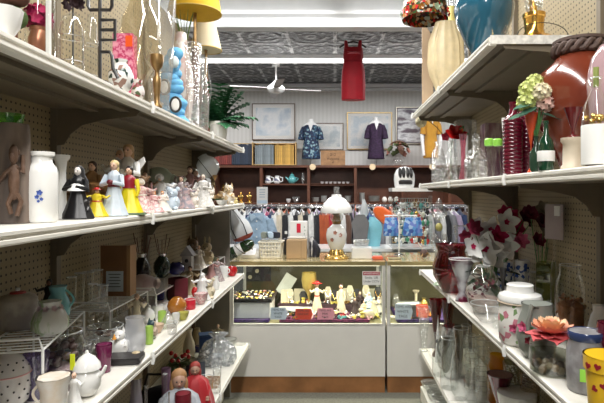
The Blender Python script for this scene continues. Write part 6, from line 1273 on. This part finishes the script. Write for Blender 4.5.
loc, s = at('R2', 546, .04); o = vessel('bottle', .024, .16, 20).build('green_bottle', mat('deep_green_glass', (.008, .045, .02), .1, coat=.6)); put(o, loc); tag(o, 'dark green bottle with small white label under the hydrangeas', 'bottle'); B().lathe([(.0264, .03), (.0267, .031), (.0267, .062), (.0264, .063)], n=20).build('label', paper, o)
# hydrangeas
loc, s = at('R2', 536, .10); hh = hgt(loc, s, 100); e = empty('hydrangea_bouquet', loc, 'bouquet of pale green and blush hydrangeas with dark leaves', 'flowers'); vessel('bottle', .022, hh * .5, 16).build('vase', mat('vase_dark_green', (.02, .05, .03), .15), e)
hy = [('pale_green_petal', (.60, .66, .26)), ('cream_petal', (.78, .72, .52)), ('blush_petal', (.75, .52, .45))]
for (px, py, dy, k) in ((528, 90, 0, 0), (537, 82, .02, 0), (543, 104, -.02, 2), (525, 103, -.01, 0), (538, 94, -.03, 1), (546, 90, .02, 1)):
    c = Vector(((px - 536) * s, dy, EYE + (VY - py) * s - loc.z)); b = B()
    for i in range(30): a, t = i * 2.4, math.asin(-1 + 2 * (i + .5) / 30); p = Vector((cos(a) * cos(t), sin(a) * cos(t), sin(t))); b.bloom(c + p * 7.0 * s, 4.0 * s, p, 1, 4, 1.0)
    b.build('hydrangea_head', mat(hy[k][0], hy[k][1], .7, var=.15, scale=40), e); B().tube([(0, 0, hh * .45), tuple(c)], .003, 5).build('stem', green, e)
b = B()
for px, py, dx in ((517, 118, -1), (528, 112, -.6), (545, 118, .8), (522, 108, -1)): b.petal(((px + 8 * (-dx) - 536) * s, -.03, EYE + (VY - py) * s - loc.z + .01), (dx, -.2, -.25), (0, -.4, 1), .075, .035, -.1)
b.build('leaves', mat('grey_green_leaf', (.06, .15, .10), .5), e)
o, r, h = V('orange_trumpet', 'orange-red trumpet glass in front of the burgundy bottles', 'vase', 'R2', 531, 13, 113, [(.6, 0), (.5, .03), (.1, .1), (.09, .45), (.35, .62), (.8, .85), (1, 1)], mat('orange_red_glass', (.60, .07, .02), .2, coat=.4), u=.06)
# terracotta vase
loc, s = at('R2', 580, .54); hh = hgt(loc, s, 57); r = 45 * s; e = empty('terracotta_vase', loc, 'large glossy terracotta vase with a braided dark rim', 'vase')
tm = mat('terracotta_gloss', (.16, .032, .015), .18, var=.12, coat=.5)
B().lathe([(r * .38, 0), (r * .4, .01), (r * .5, hh * .15), (r * .85, hh * .42), (r, hh * .65), (r * .88, hh * .85), (r * .55, hh * .96), (r * .50, hh), (r * .46, hh), (r * .45, hh * .9), (.001, hh * .5)], n=40).build('body', tm, e)
for k in range(2):
    B().tube([((r * .52 + r * .03 * cos(9 * t + k * pi)) * cos(t), (r * .52 + r * .03 * cos(9 * t + k * pi)) * sin(t), hh + .024 + .014 * sin(9 * t + k * pi) + 0) for t in [2 * pi * i / 90 for i in range(90)]], r * .065, 8, True).build('braid', mat('braid_brown', (.10, .065, .055), .7, var=.3, scale=60), e)
B().lathe([(r * .52, hh + .042), (r * .57, hh + .046), (r * .57, hh + .056), (r * .48, hh + .058)], n=36).build('rim', MC['braid_brown'], e)
B().lathe([(r * .46, hh), (r * .50, hh + .004), (r * .50, hh + .012), (r * .46, hh + .014)], n=36).build('neck_ring', MC['braid_brown'], e)
o, r, h = V('ivory_pedestal', 'ivory ceramic pedestal in front of the terracotta vase', 'pedestal', 'R2', 573, 23, 138, [(1, 0), (1, .08), (.85, .14), (.82, .8), (1, .9), (1, 1)], mat('ivory_matt', (.62, .54, .42), .5), u=.12)
loc, s = at('R2', 573, .12); o = vessel('wide_goblet', 9 * s, hgt(loc + Vector((0, 0, h + .001)), s, 108), 20, .002).build('red_goblet', mat('ruby_glass', (.12, .008, .01), .12, coat=.6)); put(o, loc + Vector((0, 0, h + .0015))); tag(o, 'small dark ruby goblet standing on the ivory pedestal', 'goblet')
o, r, h = V('label_bottle', 'clear flask with gold balls inside and a blank white label', 'bottle', 'R2', 596, 27, 78, [(.95, 0), (1, .04), (1, .5), (.8, .7), (.38, .85), (.36, 1)], G, u=.10, n=28)
B().lathe([(r * 1.01, h * .02), (r * 1.015, h * .025), (r * 1.015, h * .46), (r * 1.01, h * .465)], n=28).build('label', paper, o)
b = B()
for i in range(18): b.ell((rnd(-.55, .55) * r, rnd(-.55, .55) * r, h * rnd(.47, .58)), r * .2, 8, 6)
b.build('gold_balls', gold, o); B().tube([(0, 0, h * .9), (0, 0, h * 1.12)], r * .2, 10).build('green_stem', mat('stem_green', (.25, .3, .08), .5), o)
loc, s = at('R2', 616, .42); hh = hgt(loc, s, 45); o = vessel([(.4, 0), (.6, .1), (.9, .45), (1, .7), (.85, .9), (.55, 1)], 27 * s, hh, 36, .004).build('mauve_vase', mat('mauve_gloss', (.42, .28, .30), .12, coat=.7)); put(o, loc); tag(o, 'glossy mauve vase cut by the right edge of the photo', 'vase')
# red silk rose
loc, s = at('R2', 451, .12); e = empty('red_rose', loc + Vector((0, 0, .004)), 'red silk rose standing in the narrow clear bottle', 'flower'); z = EYE + (VY - 133) * s - loc.z; B().tube([(0, 0, 0), (.0, 0, z * .7), (.02, 0, z)], .003, 6).build('stem', green, e)
b = B().bloom((.024, -.01, z - .02), .066, (0, -.8, .6), 4, 6); b.build('bloom', red, e); b = B()
for a in (.3, 1.2, -.5): b.petal((.04, 0, z - .02), (cos(a), -.3, sin(a) - .3), (0, -1, .3), .06, .03)
b.build('leaves', green, e); B().bloom((-.035, .0, z - .03), .03, (0, -1, .2), 3, 5).build('bud', mat('dark_rose', (.25, .01, .03), .6), e)
# hanging cream ball and dark strap at the shelf end
p = W(425, 122, 4.0); 
# ================================================================ RIGHT, third shelf
loc, s = at('R3', 439, by=285); H = hgt(loc, s, 200); e = empty('tiered_compote', loc, 'tall three-tier glass compote with green stem at the far end of the third right shelf', 'compote')
gl = glass('pale_green_glass', (.70, .86, .62), .14, .6, frost=.12)
B().lathe([(.04, 0), (.035, .008), (.012, .02), (.010, H * .3), (.016, H * .34)], n=20).build('stem', gl, e); B().lathe([(.016, H * .36), (.045, H * .42), (.058, H * .52), (.05, H * .6)], n=24).build('lower_bowl', GC, e); B().ell((0, 0, H * .68), (.024, .024, .028), 14, 10).build('ball', mat('olive_gold', (.42, .38, .12), .25), e); B().lathe([(.02, H * .76), (.05, H * .82), (.055, H * .86)], n=24).build('upper_dish', GC, e); B().lathe([(.02, H * .86), (.028, H * .93), (.012, H), (.001, H * 1.02)], n=16).build('finial', GF, e)
rg = glass('ruby_clear_glass', (.28, .01, .03), .14, .6, frost=.06)
V('ruby_vase', 'deep ruby glass vase with rounded body at the far end of the third right shelf', 'vase', 'R3', 451, 37, 244, [(.45, 0), (.5, .04), (.95, .35), (1, .55), (.72, .85), (.85, 1)], rg, by=292)
V('glass_pitcher', 'clear glass pitcher with handle behind the ruby vase', 'pitcher', 'R3', 462, 24, 226, 'jug', G, by=282, handle='-')
o, r, h = V('silver_flared_vase', 'white and silver flared vase with burgundy shading', 'vase', 'R3', 462, 26, 259, [(.5, 0), (.45, .08), (.25, .2), (.45, .5), (.8, .85), (1, 1)], mottle('silver_burgundy', [(.72, .73, .75), (.55, .55, .58), (.16, .02, .05)], 8, .2, 'soft', metal=.3), by=301, rim=white)
o, r, h = V('glass_fish_bowl', 'round clear bowl filled with burgundy potpourri', 'bowl', 'R3', 483, 34, 266, 'ball', G, by=313)
b = B()
for i in range(46): a, q = rnd(0, 6.3), rnd(0, .75) * r; b.petal((q * cos(a), q * sin(a), h * rnd(.35, .8)), (rnd(-1, 1), rnd(-1, 1), rnd(-.3, .6)), (0, 0, 1), .02, .016)
b.build('potpourri', mat('potpourri_burgundy', (.10, .02, .03), .8), o)['kind'] = 'stuff'; B().lathe([(r * .4, .004), (r * .8, h * .2), (r * .85, h * .33), (.001, h * .33)], n=18).build('sand', mat('sand_tan', (.40, .30, .26), .8), o)
V('glass_plate_stack', 'shallow clear glass dish before the blue-and-white mugs', 'dish', 'R3', 487, 32, 303, 'bowl', GF, by=322)
bw = mottle('blue_white_china', [(.82, .84, .88), (.05, .12, .42), (.8, .82, .86), (.85, .86, .88)], 55, .2)
V('blue_white_mug', 'white mug painted with blue flowers below the pink blossoms, left one', 'mug', 'R3', 505, 15, 262, 'cyl', bw, by=302, handle='-')
V('blue_white_mug', 'white mug painted with blue flowers below the pink blossoms, right one', 'mug', 'R3', 522, 14, 260, 'cyl', bw, by=303, handle='-')
V('green_glass_block', 'tall square olive green glass vase against the pegboard', 'vase', 'R3', 546, 20, 262, 'cyl', glass('olive_clear', (.38, .45, .08), .12, .5, frost=.12), by=318, n=4)
V('tall_clear_bottle', 'tall slim clear bottle with dark band beside the green vase', 'bottle', 'R3', 555, 9, 230, 'bottle', G, by=322)
o, r, h = V('potpourri_jar', 'tall clear jar half full of orange-brown potpourri', 'jar', 'R3', 570, 28, 265, 'jar', G, by=338)
b = B()
for i in range(110): a, q = rnd(0, 6.3), math.sqrt(rnd(0, .8)) * r; b.petal((q * cos(a), q * sin(a), h * rnd(.03, .56)), (rnd(-1, 1), rnd(-1, 1), rnd(-1, 1)), (rnd(-1, 1), rnd(-1, 1), 1), .02, .018)
b.lathe([(r * .9, h * .03), (r * .92, h * .45), (r * .5, h * .5), (.001, h * .5)], n=20); b.build('potpourri', mat('potpourri_orange', (.36, .15, .06), .8, var=.4, scale=30), o)['kind'] = 'stuff'
# flowers
loc, s = at('R3', 492, by=302); e = empty('orchid_bouquet', loc, 'bouquet of white orchids with magenta throats and pink blossoms', 'flowers'); vessel('ball', .05, .09, 18).build('vase', GF, e)
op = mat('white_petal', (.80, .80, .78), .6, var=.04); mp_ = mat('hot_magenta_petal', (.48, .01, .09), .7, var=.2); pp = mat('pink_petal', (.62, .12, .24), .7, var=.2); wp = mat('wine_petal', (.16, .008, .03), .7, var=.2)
bl_ = [(475, 232, 10, op, 'orchid'), (484, 248, 12, op, 'orchid'), (490, 230, 9, op, 'orchid'), (498, 240, 10, op, 'orchid'), (505, 246, 9, op, 'orchid'), (503, 222, 9, op, 'orchid'), (493, 255, 10, op, 'orchid'), (470, 246, 9, op, 'orchid'), (496, 234, 9, mp_, 'blossom'), (509, 218, 10, mp_, 'blossom'), (516, 228, 10, mp_, 'blossom'), (505, 213, 8, mp_, 'blossom'), (519, 240, 8, pp, 'blossom'), (524, 216, 9, wp, 'blossom'), (532, 221, 8, wp, 'blossom'), (515, 246, 6, pp, 'blossom'), (471, 228, 9, wp, 'blossom'), (464, 236, 7, wp, 'blossom')]
for i, (px, py, rr, m, nm) in enumerate(bl_):
    c = Vector(((px - 492) * s, rnd(-.05, .03), EYE + (VY - py) * s - loc.z)); n_ = Vector((rnd(-.4, .4), -1, rnd(-.1, .5)))
    b = B().bloom(c, rr * s * (1.5 if m is op else 1.05), n_, 1 if m is op else 3, 5 if m is op else 6, .8); f = b.build(nm, m, e)
    if m is op: B().bloom(c + n_ * .008, rr * s * .35, n_, 2, 5).build('throat', mp_, f)
    B().tube([(0, 0, .06), tuple(c.lerp(Vector((0, 0, .08)), .5) + Vector((0, 0, .02))), tuple(c)], .0025, 5).build('stem', green, e)
b = B()
for i in range(22): a = i * 2.4; b.petal((.05 * cos(a), .03 * sin(a), .10 + .03 * (i % 3)), (cos(a), sin(a) - .3, rnd(-.2, .5)), (0, 0, 1), .11, .045, -.3)
b.build('leaves', mat('dark_leaf', (.015, .045, .02), .6), e)
loc, s = at('R3', 541, by=312); e = empty('dark_rose_bouquet', loc, 'bouquet of dark wine and dull cream roses in the shade by the pegboard', 'flowers'); vessel('bottle', .022, .12, 16).build('vase', GF, e)
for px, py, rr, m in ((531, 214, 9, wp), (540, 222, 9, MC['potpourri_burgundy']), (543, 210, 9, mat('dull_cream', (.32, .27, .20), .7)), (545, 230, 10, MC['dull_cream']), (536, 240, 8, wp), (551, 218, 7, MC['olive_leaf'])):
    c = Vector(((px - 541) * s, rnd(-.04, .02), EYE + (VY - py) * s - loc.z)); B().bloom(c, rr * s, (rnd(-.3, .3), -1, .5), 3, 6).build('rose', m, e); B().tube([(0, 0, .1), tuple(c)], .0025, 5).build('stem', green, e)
p = at('R3', 556, u=.96)[0]; o = B().box((0, 0, 0), (.10, .006, .16)).build('hanging_card', mat('pale_mauve_card', (.36, .30, .30), .6), smooth=False); q = W(561, 225, 2.05); put(o, Vector((1.0, 2.28, q.z + .0)), R(-65)); tag(o, 'greyish packaged item hung on the pegboard above the potpourri jar', 'package'); B().box((.02, -.005, .05), (.03, .004, .045)).build('white_tag', paper, o, smooth=False)
# big jars
fc = mottle('rose_china', [(.80, .78, .74), (.80, .78, .74), (.60, .22, .28), (.78, .76, .72), (.20, .32, .14), (.82, .8, .76)], 42, .25)
o, r, h = V('floral_canister', 'white lidded canister with raised pink flowers', 'canister', 'R3', 520, 42, 300, [(.8, 0), (.95, .08), (1, .5), (.95, .9), (.9, 1)], fc, by=343)
B().lathe([(r * 1.0, h), (r * 1.02, h * 1.06), (r * .95, h * 1.14), (r * .65, h * 1.2), (r * .6, h * 1.3), (r * .62, h * 1.36), (r * .55, h * 1.38), (.001, h * 1.36)], n=30).build('lid', white, o)
for a, z, m in ((-1.9, .5, brd), (-1.6, .62, pp), (-1.75, .35, mp_), (-2.2, .45, pp), (-1.4, .4, brd)): B().bloom((r * 1.0 * cos(a), r * 1.0 * sin(a), h * z), r * .22, (cos(a), sin(a), 0), 3, 5).build('raised_flower', m, o)
B().tube([(r * 1.0 * cos(2 * pi * i / 28), r * 1.0 * sin(2 * pi * i / 28), h * .97) for i in range(28)], r * .04, 6, True).build('rope_band', mat('beige_band', (.55, .45, .34), .5), o)
V('black_candlestick', 'slim black candlestick left of the floral canister', 'candlestick', 'R3', 503, 9, 268, [(1, 0), (.95, .03), (.4, .07), (.35, .8), (.6, .85), (.75, 1)], black, by=332)
gt = mat('grey_green_pottery', (.26, .28, .25), .4, var=.15, bump=.15)
o, r, h = V('grey_teapot', 'grey-green pottery pitcher with arched handle and applied flower', 'pitcher', 'R3', 537, 40, 303, [(.55, 0), (.85, .15), (1, .4), (.92, .65), (.72, .85), (.75, 1)], gt, by=357)
B().tube([(-r * .55, -r * .5, h * .35), (-r * .75, -r * .75, h * .7), (-r * .55, -r * .75, h * 1.02), (-r * .1, -r * .6, h * .95), (r * .0, -r * .6, h * .7)], [r * .1, r * .11, r * .11, r * .1, r * .09], 10).build('handle', gt, o); B().lathe([(r * .70, h * .97), (r * .72, h * 1.0)], n=24).cap(r * .66, h * .95).build('inside', mat('rust_inside', (.25, .08, .04), .6), o)
B().bloom((-r * .85, -r * .45, h * .6), r * .28, (-.8, -.6, .2), 3, 5).build('applied_flower', pp, o); B().bloom((-r * .7, -r * .75, h * .38), r * .2, (-.6, -.8, .2), 3, 5).build('applied_flower', brd, o)
B().petal((-r * .7, -r * .8, h * .3), (.5, -.3, -.5), (-.5, -.8, .2), r * .35, r * .2).petal((-r * .7, -r * .7, h * .55), (.6, -.2, .5), (-.5, -.8, .2), r * .3, r * .18).build('applied_leaves', green, o)
# rose in a bowl of stones
loc, s = at('R3', 551, by=372); r = 21 * s; h = hgt(loc, s, 338); e = empty('glass_stone_bowl', loc, 'low round glass bowl of water and brown stones under the peach rose', 'bowl')
B().lathe([(r * .8, 0), (r * .95, .006), (r, h * .3), (r * .97, h * .85), (r * .9, h)], n=30).build('bowl', G, e); B().lathe([(r * .92, h * .05), (r * .95, h * .6), (.001, h * .6)], n=24).build('water', glass('pond_water', (.75, .76, .70), .1, .3), e)
for i in range(18): a = i * 2.4; q = r * .75 * math.sqrt((i + .5) / 18); B().ell((q * cos(a), q * sin(a), h * (.13 + .12 * (i % 2))), (r * .2, r * .15, h * .12), 10, 6).build('stone', mat('river_stone_%d' % (i % 3), [(.30, .20, .11), (.42, .34, .24), (.14, .11, .09)][i % 3], .4), e)
rs = empty('peach_rose', loc + Vector((0, 0, h)), 'large open peach and coral silk rose floating over the glass bowl', 'flower')
pc = [mat('rose_coral', (.66, .13, .14), .6, var=.15), mat('rose_peach', (.80, .36, .22), .6, var=.12), mat('rose_cream', (.85, .55, .34), .6, var=.1)]
for k, (rr, n, lift, z) in enumerate(((25, 7, .05, .008), (21, 7, .55, .014), (17, 6, 1.1, .02), (13, 6, 1.8, .026), (9, 5, 2.8, .032))):
    b = B()
    for i in range(n): a = 2 * pi * (i + .5 * (k % 2)) / n; d_ = Vector((cos(a), sin(a), lift * .55)); b.petal((0, -.005, z), d_, (0, 0, 1), rr * s, rr * s * 1.0, -.12 if k == 0 else .15)
    b.build('petal_ring', pc[0] if k == 0 else (pc[1] if k in (1, 4) else pc[2]), rs)
# crock with blue rim
cg = mottle('salt_glaze', [(.24, .24, .255), (.30, .30, .31), (.22, .21, .22)], 22, .35, 'soft')
o, r, h = V('blue_rimmed_crock', 'grey salt-glazed crock with dark blue rim and a green price sticker', 'crock', 'R3', 585, 35, 331, [(.88, 0), (.95, .03), (1, .35), (.98, .68), (.85, .86), (.9, 1)], cg, by=390, n=32)
B().lathe([(r * .86, h * .86), (r * .94, h * .9), (r * .96, h * .98), (r * .90, h * 1.01), (r * .84, h * .99)], n=32).build('blue_rim', mat('cobalt_glaze', (.03, .05, .14), .2, coat=.4), o)
a = -1.95; B().at((r * 1.0 * cos(a), r * 1.0 * sin(a), h * .33), (0, 0, a + pi / 2)).box((0, -.001, 0), (.036, .002, .036)).build('green_sticker', mat('neon_green', (.33, .75, .08), .6, var=0), o, smooth=False)
b = B()
for i in range(5): a = -2.2 + i * .09; b.tube([(r * cos(a), r * sin(a) - .001, h * (.66 - .03 * (i % 2))), (r * cos(a + .05), r * sin(a + .05) - .001, h * (.62 - .02 * i))], .0018, 5)
b.build('blue_brush_marks', mat('brush_blue', (.06, .08, .2), .4), o)
# yellow pot with red hearts
yp = mat('yellow_pot_glaze', (.82, .50, .02), .3, var=.05, coat=.3)
o, r, h = V('yellow_heart_pot', 'yellow flower pot with dark red hearts, cut by the right edge of the photo', 'pot', 'R3', 609, 46, 355, [(.72, 0), (.76, .02), (.93, .78), (.93, .8), (1.02, .82), (1.04, 1)], yp, by=432, n=36)
B().cap(r * .94, h * .96).build('inside', mat('pale_inside', (.62, .62, .60), .6), o)
heart = [(0, -.9), (.9, .1), (.85, .6), (.45, .85), (0, .5), (-.45, .85), (-.85, .6), (-.9, .1)]
hm = mat('heart_red', (.26, .008, .02), .4)
for a, z, q in ((-2.95, .88, .2), (-2.5, .9, .2), (-1.95, .88, .2), (-2.75, .6, 1), (-2.3, .66, -.3), (-1.95, .5, .5), (-2.6, .36, 0), (-2.15, .32, .6), (-2.8, .15, .4), (-2.35, .12, -.2), (-1.6, .66, 0), (-1.3, .4, 0), (-1.7, .2, .4)):
    rr = r * (.76 + .19 * z) if z < .8 else r * 1.035; B().at((rr * cos(a), rr * sin(a), h * z), (0, q, a + pi / 2)).prism([(x * r * .16, y * r * .16) for x, y in heart], -.0015, .004, 'y').build('heart', hm, o, smooth=False)
V('white_ginger_jar', 'small white ginger jar by the pegboard above the grey crock', 'jar', 'R3', 599, 22, 305, 'ginger', white, by=357)
o, r, h = V('wine_glass', 'dark red stemmed glass at the right edge of the photo', 'glass', 'R3', 608, 22, 322, 'goblet', mat('dark_wine_glass', (.10, .005, .02), .12, coat=.5), by=392)
# small glass pieces on the third shelf front
for i, (px, by_, ty, w_, p_) in enumerate(((496, 328, 315, 9, 'ball'), (507, 330, 300, 7, 'stick'), (516, 300, 275, 14, 'tumbler'), (531, 300, 272, 11, 'tumbler'), (470, 290, 262, 12, 'goblet'))):
    V(['votive_glass', 'bud_holder', 'clear_tumbler', 'clear_tumbler', 'stemmed_glass'][i], ['tiny clear votive glass at the shelf edge before the canister', 'thin clear bud holder touching the floral canister', 'clear tumbler behind the floral canister lid', 'clear tumbler under the dark roses', 'clear stemmed glass behind the silver flared vase'][i], 'glass', 'R3', px, w_, ty, p_, G, by=by_)
# ================================================================ RIGHT, bottom shelf
V('fluted_vase', 'clear fluted glass vase at the far tip of the bottom right shelf', 'vase', 'R4', 424, 14, 307, 'flare', GC, by=351, flute=.06, nf=10)
rg2 = glass('ruby_goblet_glass', (.30, .008, .02), .14, .6, frost=.14)
for px, by_, l in ((436, 356, 'ruby red goblet, farther one on the bottom right shelf'), (448, 360, 'ruby red goblet, nearer one under the third shelf')): V('ruby_goblet', l, 'goblet', 'R4', px, 14, 299, 'wide_goblet', rg2, by=by_)
V('white_cone', 'small white cone candle between the ruby goblets and pitchers', 'candle', 'R4', 438, 7, 315, [(1, 0), (.9, .1), (.35, .7), (.05, 1)], sc_, by=362)
V('silver_pot', 'shiny silver pot with lid behind the glass pitchers', 'pot', 'R4', 452, 22, 326, [(.7, 0), (.95, .2), (1, .7), (.9, 1)], mat('silver_plate', (.6, .6, .6), .12, .95), by=377, handle='-')
for i, (px, by_, ty, w_, l) in enumerate(((441, 375, 334, 18, 'clear glass pitcher with loop handle, farthest of three'), (449, 388, 338, 18, 'clear glass pitcher with loop handle, middle of three'), (461, 399, 328, 22, 'clear glass pitcher with loop handle, nearest of three'))):
    V('glass_pitcher', l, 'pitcher', 'R4', px, w_, ty, 'jug' if i == 2 else [(.85, 0), (1, .1), (.95, .6), (.75, .8), (.8, 1)], G, by=by_, handle='-')
loc, s = at('R4', 443, by=368); o = B().tube([(-.05, 0, .18), (0, 0, .2), (.06, 0, .17)], [.012, .014, .01], 8).build('black_handle', black)
e = empty('black_handled_jug', loc, 'small jug with thick black handle behind the first glass pitcher', 'jug'); o.parent = e; vessel('jug', .04, .18, 18).build('body', GF, e)
for i, (px, by_, ty, l) in enumerate(((472, 402, 330, 'nearest stack of ribbed tumblers, left'), (482, 404, 333, 'ribbed tumbler stack beside the burgundy hourglass'))):
    loc, s = at('R4', px, by=by_); H = hgt(loc, s, ty); n = 6
    for k in range(n):
        z = k * H / (n + 1); rr = 7.5 * s
        o = B().lathe([(rr * .72, 0), (rr * .8, H / n * .1), (rr, H / n * 1.2), (rr * 1.02, H / n * 1.25)], n=18).build('tumbler', G); put(o, loc + Vector((0, 0, z))); tag(o, 'clear tumbler, %s from the bottom of the %s' % (ORD[k], l), 'glass', 'stacked tumblers'); B().tube([(rr * 1.02 * cos(2 * pi * q / 18), rr * 1.02 * sin(2 * pi * q / 18), H / n * 1.25) for q in range(18)], .0018, 5, True).build('rim', GF, o)
for i, (px, by_, ty) in enumerate(((463, 377, 337), (471, 372, 335), (480, 378, 338), (474, 388, 350), (489, 385, 340), (457, 369, 330), (466, 366, 325))):
    V('stemmed_glass', 'clear stemmed glass at the back of the bottom right shelf, %s from the far end' % ORD[[3, 4, 6, 5, 7, 1, 2].index(i + 1) if 0 else i], 'glass', 'R4', px, 10, ty, 'goblet', G, by=by_, group='stemmed glasses at the back of the bottom right shelf')
V('burgundy_hourglass', 'dark burgundy hourglass-shaped goblet at the bottom right', 'goblet', 'R4', 500, 26, 374, [(.75, 0), (.8, .04), (.6, .2), (.28, .36), (.28, .44), (.5, .6), (.92, .97), (1, 1)], MC['burgundy_gloss'], by=424)
V('white_bowl', 'plain white bowl cut by the bottom edge of the photo', 'bowl', 'R4', 517, 38, 392, [(.5, 0), (.6, .08), (.92, .7), (1, .9), (1, 1)], white, by=434)
V('orange_jar', 'amber-orange glass jar under the third right shelf', 'jar', 'R4', 497, 19, 354, 'jar', glass('orange_glass', (.85, .45, .03), .12, .5, frost=.35), by=402)
V('glass_basket_vase', 'textured greenish glass vase behind the white bowl', 'vase', 'R4', 513, 20, 362, 'tumbler', glass('green_cut_glass', (.6, .62, .4), .18, .7, frost=.1, cut=70), by=408)
V('glass_basket_vase', 'textured brownish glass vase at the back right of the bottom shelf', 'vase', 'R4', 530, 20, 372, 'tumbler', glass('brown_cut_glass', (.6, .5, .36), .18, .7, frost=.1, cut=70), by=416)
for i, (px, d, w_) in enumerate(((425, 3.78, .07), (436, 3.72, .08), (431, 3.6, .06), (440, 3.5, .06))):
    o = vessel('bowl', w_, .06, 20, .003, .06, 9).build('crystal_dish', GC); put(o, (max(wx(px, d), .72), d, .1115)); tag(o, 'cut-crystal dish on the base deck at the lower right, %s' % ['farthest', 'second farthest', 'third farthest', 'nearest'][i], 'dish', 'crystal dishes on the base deck')

e = empty('hanging_ball', W(421, 118, 3.9), 'cream ball ornament hanging by a black cord from the end of the upper right shelf', 'ornament')
B().ell((0, 0, -.03), .045, 16, 10).build('ball', mat('straw_ball', (.62, .56, .38), .8, bump=.6, scale=60), e); B().tube([(0, 0, 0), (.02, 0, .03), (.03, 0, .05)], .003, 5).build('cord', black, e); B().tube([(.02, 0, .01), (.12, 0, -.07), (.17, 0, -.13)], .003, 5).build('loose_cord', black, e)
